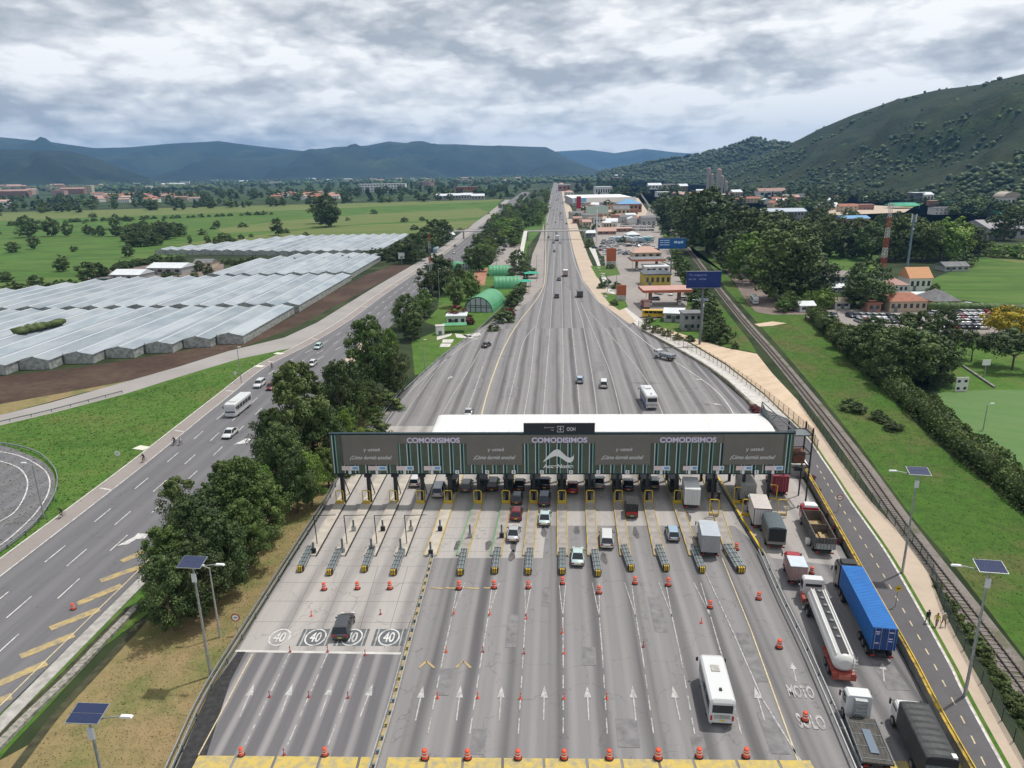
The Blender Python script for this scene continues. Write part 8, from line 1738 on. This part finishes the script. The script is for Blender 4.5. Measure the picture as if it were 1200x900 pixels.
bld(755, 786, 336, 322, 12, 'yellow walled shop with dark solar panels on its roof', m_ysh, P('dark panel roof', (0.045, 0.055, 0.07), 0.35), name='shop', cat='shop', nwin=5)
bld(756, 784, 320, 313, 10, 'white roofed low building right behind the yellow shop', m_wall_w, m_roof_w, name='shop', cat='shop', nwin=4)
forecourt(740, 780, 318, 304, 12, 'second petrol station canopy with a grey roof and orange band', m_orange, m_roof_g)
bld(742, 775, 304, 296, 12, 'shop with a terracotta hipped roof behind the grey canopy', m_wall_c, m_roof_p, 'hip', rise=3, name='shop', cat='shop')
for k, (u, v, vt, w, m_) in enumerate(((716, 314, 291, 5.0, m_orange), (728, 352, 334, 3.6, m_orange), (678, 252, 230, 5.0, P('crimson sign', (0.35, 0.01, 0.04), 0.5)))):
    r_ = thing('totem_sign', ['orange totem sign at the far petrol station', 'orange totem sign at the near petrol station drive', 'crimson totem sign in front of the big white store'][k], 'totem sign', G(u, v)); h = PXH(u, v, vt); q = MB(); q.bz(-w/2, w/2, -.4, .4, h*.35, h, m_); q.build('panel', r_); q = MB(); q.bz(-w/2, w/2, -.35, .35, 0, h*.35-0.003, m_conc_l); q.build('base', r_)
r_ = thing('roadside_sign', 'white double panel sign on a tall post by the footbridge', 'sign', G(699, 285)); h = PXH(699, 285, 245); q = MB(); q.tube((0, 0, 0), (0, 0, h), .5, m_white, 8); q.build('post', r_); q = MB(); w = 26*MPP(699, 285); q.bz(-w/2, w/2, -.3, .3, h-3, h+2, P('pale green panel', (0.5, 0.6, 0.52), 0.5)); q.build('panel', r_)
# white sloping boat/market stand by the station
bld(778, 800, 378, 367, 7, 'white and grey kiosk with a sloping roof beside the billboard foot', m_wall_g, m_roof_w, 'gable', yaw=R(-15), rise=1.2, name='kiosk', cat='kiosk', nwin=2)
bld(800, 822, 388, 368, 5, 'grey framed two storey stand behind the billboard post', m_wall_g, m_roof_g, name='kiosk', cat='kiosk', nwin=3, storeys=2)
# big store etc.
bld(672, 744, 241, 232.5, 150, 'big white flat roofed store with a blue sign on its left corner', m_wall_g, m_white, name='store', cat='store', nwin=10)
st = bpy.data.objects[[o.name for o in COL.objects if o.get('label', '').startswith('big white flat roofed store')][0]]
w = P2M(672, 744, 241); hs = PXH(708, 241, 232.5); q = MB(); q.bz(-w/2-.5, w/2+.5, -76.2, -75.2, hs*.45, hs+1.5, m_white); q.build('fascia', st)
q = MB(); q.bz(-w/2+2, -w/2+18, -76.5, -76.22, hs*.55, hs+1.0, P('store sign blue', (0.15, 0.42, 0.60), 0.5)); q.build('sign', st)
bld(698, 717, 230, 219, 30, 'white block with a row of upright windows behind the store', m_wall_w, m_roof_w, name='office_block', cat='office block', nwin=7)
bld(724, 752, 249, 239, 22, 'brick and blue roofed building right of the white store', m_wall_b, m_roof_b, 'hip', rise=5, name='warehouse', cat='warehouse', nwin=6)
bld(719, 738, 252, 245, 16, 'grey roofed building between the blue roof and the white sign', m_wall_c, m_roof_g, 'gable', name='warehouse', cat='warehouse')
bld(672, 682, 262, 256, 12, 'small brown house right of the main road by the footbridge', m_wall_b, m_roof_p, 'gable', nwin=2)
for k, (u0, u1, v, vt, wl, rf_) in enumerate(((683, 693, 266, 260, m_wall_c, m_roof_p), (696, 706, 262, 256, m_wall_w, m_roof_g), (707, 717, 268, 261, m_wall_c, m_roof_w), (700, 722, 275, 271, m_wall_b, m_roof_p), (722, 742, 272, 268, m_wall_b, m_roof_p), (742, 752, 262, 256, m_wall_c, m_roof_t), (686, 698, 278, 273, m_wall_g, m_roof_w), (686, 696, 249, 243, m_wall_w, m_roof_w), (662, 672, 232, 225, m_wall_w, m_roof_p), (655, 668, 224, 217, m_wall_b, m_roof_g), (708, 720, 246, 242, m_wall_c, m_roof_t), (735, 750, 280, 275, m_wall_g, m_roof_w))):
    bld(u0, u1, v, vt, 12, 'low roadside building among the yards right of the main road', wl, rf_, ['gable', 'flat', 'hip'][k % 3], nwin=3, group='low roadside buildings', name='roadside_building', cat='building')
# houses on the right
bld(1041, 1064, 344, 334, 8, 'house with a faded pink tiled roof, left of the monopole', m_wall_w, m_roof_p, 'hip', rise=2.2)
bld(1064, 1091, 341, 326, 9, 'house with an orange tiled roof right of the monopole', m_wall_w, m_roof_o, 'gable', rise=4)
bld(1063, 1093, 350, 346, 6, 'low white veranda in front of the orange roofed house', m_wall_w, m_roof_w, name='veranda', cat='veranda', nwin=3)
bld(1041, 1086, 366, 353, 9, 'long house with a red tiled roof behind the clipped hedge', m_wall_c, m_roof_t, 'hip', rise=2.5, nwin=6)
bld(1092, 1124, 364, 353, 12, 'grey roofed brick house beside the right pasture', m_wall_b, m_roof_g, 'hip', rise=3.2, nwin=5)
bld(970, 998, 332, 324, 9, 'old grey brown shed roof between the conifers', m_wall_g, P('rusted sheet roof', (0.25, 0.22, 0.20), 0.8, var=0.3), 'gable', name='shed', cat='shed')
bld(975, 992, 342, 337, 7, 'pale shed roof in front of the old grey shed', m_wall_w, m_roof_w, 'gable', name='shed', cat='shed', nwin=2)
bld(937, 955, 366, 358, 6, 'small white stall at the end of the dirt path', m_wall_w, m_roof_w, 'gable', name='stall', cat='stall', nwin=2)
bld(978, 996, 362, 354, 7, 'low house with a cream roof left of the dark tree', m_wall_w, P('cream roof', (0.5, 0.42, 0.32), 0.8), 'gable', nwin=2)
bld(1016, 1032, 366, 356, 5, 'brown timber stall beside the clipped hedge', m_wall_b, m_roof_t, 'flat', name='stall', cat='stall', nwin=2)
bld(1106, 1136, 318, 312, 8, 'grey sheet roofed shed standing in the right pasture', m_wall_g, m_roof_g, 'gable', name='shed', cat='shed')
bld(1155, 1230, 280, 268, 35, 'long grey roofed hall at the right edge behind the trees', m_wall_g, P('hall roof', (0.30, 0.29, 0.30), 0.7, var=0.15), 'gable', rise=5, name='hall', cat='hall', nwin=8)
bld(898, 946, 262, 248, 22, 'long blue grey two storey school building among the trees', m_wall_g, P('blue grey roof', (0.40, 0.45, 0.52), 0.6), 'gable', rise=2.5, storeys=2, nwin=12, name='school_building', cat='school')
bld(985, 1020, 266, 256, 16, 'low building with a blue roof edge left of the lattice mast', m_wall_b, m_roof_b, 'gable', rise=2, nwin=5, name='workshop', cat='workshop')
bld(1070, 1083, 238, 226, 20, 'dark grey modern house on the slope', P('slate wall', (0.12, 0.14, 0.17), 0.6), m_roof_w, storeys=2, nwin=4)
bld(1081, 1094, 238, 228, 18, 'white roofed modern house beside the dark grey one', m_wall_w, m_roof_w, 'gable', rise=3, nwin=3)
bld(1070, 1086, 222, 216, 16, 'pale modern house higher on the slope', m_wall_w, m_roof_g, storeys=2, nwin=4)
bld(1016, 1034, 225, 219, 14, 'long pale farmhouse at the foot of the hill', m_wall_c, m_roof_w, 'gable', nwin=5)
bld(1172, 1196, 242, 232, 18, 'domed pale roof building at the right edge', m_wall_w, P('domed sand roof', (0.42, 0.36, 0.30), 0.8), 'arch', rise=7, nwin=4, name='domed_hall', cat='hall')
for k, (u0, u1, v) in enumerate(((1040, 1072, 244), (1108, 1134, 242), (1132, 1175, 250), (1160, 1205, 254), (1128, 1140, 246))):
    r_ = thing('shade_tent', 'bright green shade netting tent at the foot of the hill', 'tent', G((u0+u1)/2, v), 0, 'green shade tents'); w = P2M(u0, u1, v); q = MB(); roofq(q, w, 26, 3.5, 'gable', P('green netting', (0.05, 0.30, 0.20), 0.8, var=0.2, vs=0.1) if k != 4 else m_roof_b, 3); q.build('cover', r_)
    for s_ in (-1, 1): q = MB(); q.tube((s_*w*.48, -13, 0), (s_*w*.48, -13, 3.5), .2, m_galv); q.build('post', r_)
for k, (u0, u1, v, vt, rf_) in enumerate(((840, 852, 234, 228, m_roof_w), (858, 870, 232, 225, m_roof_w), (862, 874, 241, 233, m_roof_t), (888, 922, 231, 224, m_roof_p), (912, 932, 236, 229, m_roof_w), (925, 938, 236, 231, m_roof_p), (940, 965, 244, 240, m_roof_p), (965, 985, 246, 242, m_roof_w), (985, 1010, 244, 240, m_roof_t), (760, 775, 222, 217, m_roof_w), (778, 792, 221, 216, m_roof_w), (795, 806, 223, 218, m_roof_w), (770, 784, 231, 225, m_roof_w), (790, 803, 233, 228, m_roof_p), (712, 726, 214, 208, m_roof_w), (722, 732, 212, 206, m_roof_w), (948, 962, 203, 199, m_roof_w), (1000, 1012, 226, 221, m_roof_g))):
    bld(u0, u1, v, vt, 22, 'low far building under the hill right of the main road', [m_wall_w, m_wall_c, m_wall_b][k % 3], rf_, ['flat', 'gable'][k % 2], nwin=4, group='far buildings under the hill', name='far_building', cat='building', door=False)
# industrial silos
for k, (u, v, vt, w) in enumerate(((829, 228, 196, 7), (833, 228, 203, 6), (841, 229, 197, 9), (845, 229, 205, 6), (850, 229, 212, 6))):
    r_ = thing('silo_tower', f'grey industrial silo tower under the hill, {ORD[k]} from the left', 'silo', G(u, v), 0, 'industrial silos'); h = PXH(u, v, vt); q = MB(); q.tube((0, 0, 0), (0, 0, h*.9), w/2, m_conc, 12); q.build('body', r_); q = MB(); q.lathe([(w/2+.3, h*.9), (w/2+.3, h*.93), (1, h)], m_wall_p, 12); q.build('cap', r_)
# tall buildings on the hillside
# ---- the far town left
def town(pg, n_, kinds, label, group, hm, wm, dm, yaw0=0.0, name='town_house', cat='house', gap=10, rk=('gable',)):
    xs = [p[0] for p in pg]; ys = [p[1] for p in pg]; k = 0; t = 0; protos = []; placed = []
    for i, (wl, rf_) in enumerate(kinds):
        q = MB(); w, d, h = wm[0]+(wm[1]-wm[0])*(i+.5)/len(kinds), dm, hm[0]+(hm[1]-hm[0])*(i+.5)/len(kinds)
        q.bz(-w/2, w/2, -d/2, d/2, 0, h-.003, wl); roofq(q, w, d, h, rk[i % len(rk)], rf_)
        ns = max(1, int(h/3))
        for s in range(ns):
            for j in range(max(2, int(w/4))):
                x = -w/2+w*(j+.5)/max(2, int(w/4)); q.bz(x-.7, x+.7, -d/2-.06, -d/2-.004, s*3+1, s*3+2.2, m_win)
        protos.append(q.mesh(name))
    while k < n_ and t < n_*60:
        t += 1; x, y = r2.uniform(min(xs), max(xs)), r2.uniform(min(ys), max(ys))
        if not in_poly(x, y, pg) or 1020 < x < 1084: continue
        p = G(x, y)
        if any((p-o_).length < gap for o_ in placed): continue
        placed.append(p); o = bpy.data.objects.new(name, protos[k % len(protos)]); COL.objects.link(o); o.location = p; o.rotation_euler = (0, 0, yaw0+r2.uniform(-.25, .25)+(math.pi/2 if r2.random() < .25 else 0)); tag(o, label, cat, group); k += 1
town([(-60, 231), (-60, 217), (130, 212), (132, 219), (85, 229), (0, 233)], 52, [(m_wall_p, m_roof_p), (m_wall_p, m_wall_p), (m_wall_c, m_roof_p), (m_wall_b, m_roof_p)], 'pinkish brick apartment block in the far town at the left', 'apartment blocks of the far town', (12, 16), (40, 75), 16, name='apartment_block', cat='apartment block', gap=38, rk=('flat', 'gable'))
town([(110, 238), (115, 229), (235, 229), (232, 236), (150, 240)], 30, [(m_wall_w, m_roof_p), (m_wall_c, m_roof_p), (m_wall_w, m_roof_t)], 'two storey row house with a faded roof beyond the pasture', 'row houses beyond the pasture', (6, 7), (18, 34), 11, gap=24)
town([(320, 236), (325, 229), (395, 228), (396, 234)], 18, [(m_wall_w, m_roof_p), (m_wall_c, m_roof_t)], 'house with a reddish roof beyond the single tall pasture tree', 'houses beyond the pasture tree', (6, 7), (16, 26), 11, gap=22)
town([(140, 224), (150, 213), (330, 210), (420, 210), (420, 214), (250, 219)], 34, [(m_wall_p, m_roof_p), (m_wall_w, m_roof_w), (m_wall_w, m_roof_p)], 'pale building in the distant town below the mountains', 'distant town buildings', (8, 14), (30, 60), 16, name='distant_building', cat='building', gap=40, rk=('flat', 'gable'))
town([(430, 214), (440, 207), (560, 208), (620, 211), (600, 218), (500, 219)], 30, [(m_wall_w, m_roof_w), (m_wall_c, m_roof_p), (m_wall_p, m_roof_p)], 'pale distant building near the end of the left highway', 'distant buildings by the highway', (8, 13), (25, 50), 16, name='distant_building', cat='building', gap=40, rk=('flat', 'gable'))
bld(426, 470, 225, 215.5, 26, 'long white three storey building behind the trees', m_wall_w, m_roof_w, storeys=3, nwin=16, name='long_building', cat='building')
bld(535, 557, 228, 219, 30, 'red brick building by the far left highway', P('red brick', (0.40, 0.12, 0.07), 0.9, var=0.15), m_roof_g, storeys=2, nwin=7, name='brick_building', cat='building')
bld(502, 544, 230.5, 218.5, 20, 'long terracotta roofed hall above the field', m_wall_c, m_roof_p, 'gable', name='hall', cat='hall', nwin=8) if False else None
for k, (a, b, v, vt) in enumerate(((512, 526, 233.5, 229.5), (527, 540, 233.5, 229), (541, 553, 234, 228.5), (553, 567, 234.5, 229.5))): bld(a, b, v, vt, 16, f'white roofed roadside hall beyond the field, {ORD[k]} from the left', m_wall_g, m_roof_w, 'gable', nwin=4, group='white roadside halls', name='roadside_hall', cat='hall')
bld(22, 44, 213.5, 208, 40, 'large white arched roof hall in the far town', m_wall_w, m_white, 'arch', rise=9, name='arched_hall', cat='hall', nwin=6)
bld(73, 100, 226, 218, 16, 'pale yellow apartment row in the far town', m_wall_c, m_wall_c, storeys=4, nwin=14, name='apartment_row', cat='apartment block')
bld(-4, 8, 244, 236, 12, 'small pale house at the left edge of the picture beyond the pasture', m_wall_w, m_roof_p, 'gable', nwin=3)

# ================================================================ parked vehicles
def far_car_mesh(c, L_=4.3, H_=1.45, van=False):
    q = MB(); m_ = paint('white', c) if c == PT['white'] else P('parked paint %s' % str(c), c, 0.35, coat=0.4)
    q.loft([rrect(-L_/2, .78, .3, .8), rrect(-L_/2+.2, .86, .25, .95), rrect(L_*.2, .86, .25, .93), rrect(L_/2-.15, .8, .25, .75), rrect(L_/2, .7, .35, .6)], m_, True, True)
    zr = H_; y0, y1 = -L_*.42, L_*.2
    q.loft([[(-.8, y0, .9), (.8, y0, .9), (.8, y1+.3, .9), (-.8, y1+.3, .9)], [(-.66, y0+.3, zr-.06), (.66, y0+.3, zr-.06), (.66, y1-.3, zr-.06), (-.66, y1-.3, zr-.06)]], m_glass)
    q.bz(-.66, .66, y0+.28, y1-.28, zr-.06, zr, m_)
    for x in (-.76, .76):
        for y in (-L_*.3, L_*.3): q.tube((x-.1, y, .3), (x+.1, y, .3), .3, m_tyre, 8)
    return q.mesh('parked_car')
FC = [far_car_mesh(PT[k]) for k in ('white', 'silver', 'white', 'grey', 'black', 'silver', 'red', 'navy', 'white')]
def far_truck_mesh(c, L_=9):
    q = MB(); q.bz(-1.2, 1.2, -L_/2, L_/2-2.2, 1, 3.4, P('parked truck %s' % str(c), c, 0.5)); q.bz(-1.15, 1.15, L_/2-2, L_/2, .6, 2.8, m_white)
    q.bz(-1.0, 1.0, L_/2, L_/2+.02, 1.7, 2.5, m_glass)
    for x in (-1.05, 1.05):
        for y in (-L_*.3, L_*.35): q.tube((x-.15, y, .5), (x+.15, y, .5), .5, m_tyre, 8)
    q.bz(-.5, .5, -L_/2, L_/2-1, .6, 1.0, m_plas); return q.mesh('parked_truck')
FTK = [far_truck_mesh(c) for c in ((0.62, 0.68, 0.66), (0.28, 0.36, 0.48), (0.55, 0.6, 0.62), (0.12, 0.3, 0.33))]
def park(u, v, label, group, head, mesh=None, name='parked_car', cat='car'):
    o = bpy.data.objects.new(name, mesh or r2.choice(FC)); COL.objects.link(o); o.location = G(u, v)+V((0, 0, .12)); o.rotation_euler = (0, 0, head); tag(o, label, cat, group)
for k, u in enumerate((968, 977, 996, 1003, 1010, 1018, 1026, 1034, 1042, 1051, 1059)):
    park(u, 371+(u-968)*0.03, 'car parked in the front row behind the long hedge', 'cars parked behind the hedge', r2.uniform(-.1, .1)+math.pi); 
    if k > 2: park(u+3, 376.5+(u-968)*0.03, 'car parked in the second row behind the long hedge', 'second row of cars behind the hedge', r2.uniform(-.1, .1))
for r_i, v in enumerate((368, 373, 379, 385)):
    for k in range(6): park(1118+k*7.2+r2.uniform(-1, 1), v, 'car in the crowded car park left of the blossoming tree', 'cars left of the blossoming tree', r2.uniform(-.2, .2))
for k, (u, v) in enumerate(((1093, 369), (1100, 370), (1120, 357), (1132, 359))): park(u, v, 'white car between the tiled houses and the car park', 'white cars near the houses', .8, FC[0])
for r_i, v in enumerate((270.5, 267, 263.8, 261)):
    for k in range(14): park(727+k*2.9+r_i*.8, v, 'car in the tight rows of the far vehicle yard', 'cars in the far vehicle yard', 0.1, r2.choice([FC[0], FC[1], FC[3]]))
for k in range(64):
    park(r2.uniform(706, 772), r2.uniform(284, 299), 'car parked loosely in the yard behind the terracotta roof', 'cars in the middle yard', r2.uniform(0, 6.28))
for k in range(14): park(r2.uniform(692, 716), r2.uniform(282, 299), 'car parked beside the main road near the footbridge', 'cars near the footbridge', r2.uniform(0, 6.28))
for k in range(13): park(718+k*3.6, 283.5+r2.uniform(-1.2, 1.2), 'truck parked in the row behind the middle yard', 'trucks in the far row', R(18)+r2.uniform(-.1, .1), FTK[k % 4], 'parked_truck', 'truck')
for u, v in ((582, 306), (588, 298), (590, 294), (592, 290), (594, 287), (605, 332)): park(u, v, 'car in the small car park beyond the arched huts', 'cars at the arched huts', R(-25))
for u, v in ((790, 372), (772, 345), (767, 352), (786, 346), (798, 352)): park(u, v, 'car standing around the petrol station', 'cars at the petrol station', r2.uniform(0, 3))
for k in range(26):
    t = k/26; u = 651+r2.uniform(-9, 8)*(0.35+0.65*(1-t)); park(u, 258-40*t**.8, 'car in the far traffic on the main road', 'far traffic on the main road', -R(3), r2.choice(FC))
for k in range(9): park(600-k*3.5, 236+k*3.0, 'car in the far traffic of the left highway', 'far traffic on the left highway', TW, r2.choice(FC))
# sports gear by the pitch
r_ = thing('goal_wall', 'white target wall with four dark holes at the edge of the sports field', 'target wall', G(1126, 459), 0.05); q = MB(); w = 15*MPP(1126, 459); q.bz(-w/2, w/2, 0, .2, 0, 3.4, m_wall_w); q.build('panel', r_)
for sx in (-1, 1):
    for z in (.8, 2.5): q = MB(); q.bz(sx*w*.27-.35, sx*w*.27+.35, -.02, -.003, z-.3, z+.3, m_blk); q.build('target_hole', r_)
mesh_fence([G(1088, 458), G(1118, 458)], 'dark mesh fence left of the white target wall', 3.4, m_fgreen, m_fgrey, 2.5)
r_ = thing('basketball_hoop', 'small white backboard on a post on the park lawn', 'basketball hoop', G(1153, 441), 0); q = MB(); q.tube((0, 0, 0), (0, 0, 3), .1, m_galv); q.build('post', r_); q = MB(); q.bz(-1, 1, -.1, 0, 2.8, 4.2, m_white); q.build('backboard', r_)
q = MB(); strip_mb(q, [G(1128, 430), G(1165, 455)], .5, 0, m_conc_d, h=.5); tag(q.build('low_wall'), 'short dark low wall crossing the park lawn', 'wall')
r_ = thing('blue_sign', 'small blue sign among the trees left of the canopy', 'sign', G(421, 447), 0); q = MB(); q.tube((0, 0, 0), (0, 0, 3), .07, m_galv); q.build('post', r_); q = MB(); q.bz(-1.3, 1.3, -.1, 0, 2.2, 4.0, P('deep sign blue', (.02, .08, .3), .5)); q.build('plate', r_)
r_ = thing('guard_booth', 'small white booth at the foot of the right end of the canopy', 'booth', G(933, 557, 0), -R(8)); q = MB(); q.bz(-1.1, 1.1, -.9, .9, 0, 2.4, m_wall_g); q.build('body', r_); q = MB(); q.bz(-1.4, 1.4, -1.2, 1.2, 2.4, 2.55, m_white); q.build('roof', r_); q = MB(); q.bz(-.7, .7, -.92, -.902, 1.2, 2.0, m_win); q.build('window', r_)
town([(674, 262), (676, 240), (748, 250), (762, 262), (700, 268)], 26, [(m_wall_c, m_roof_p), (m_wall_w, m_roof_w), (m_wall_b, m_roof_t), (m_wall_g, m_roof_g)], 'small shop or shed in the crowded strip right of the main road', 'small buildings of the roadside strip', (4, 6), (7, 15), 8, gap=9, name='roadside_shed', cat='shed', rk=('flat', 'gable'))
for k in range(40): park(r2.uniform(676, 745), r2.uniform(251, 262), 'car parked among the small far buildings right of the main road', 'cars among the far buildings', r2.uniform(0, 3))
town([(770, 236), (790, 224), (870, 230), (960, 232), (1060, 238), (1150, 244), (1100, 252), (960, 250), (880, 244), (800, 244)], 34, [(m_wall_w, m_roof_w), (m_wall_b, m_roof_p), (m_wall_c, m_roof_t), (m_wall_w, m_roof_g)], 'small far house among the trees under the hill', 'small houses under the hill', (5, 7), (12, 24), 11, gap=22, name='far_house', cat='house', rk=('gable', 'flat'))
# stacked rubble lots by the footbridge
for k in range(14):
    q = MB(); q.blob((0, 0, .2), r2.uniform(.7, 1.6), m_conc, 1, .3, k, .5); o = q.build('rubble_heap', None, G(r2.uniform(699, 712)+k*.6, 305+k*3.3)); tag(o, 'small heap of pale rubble beside the main road', 'rubble heap', 'rubble heaps by the main road')
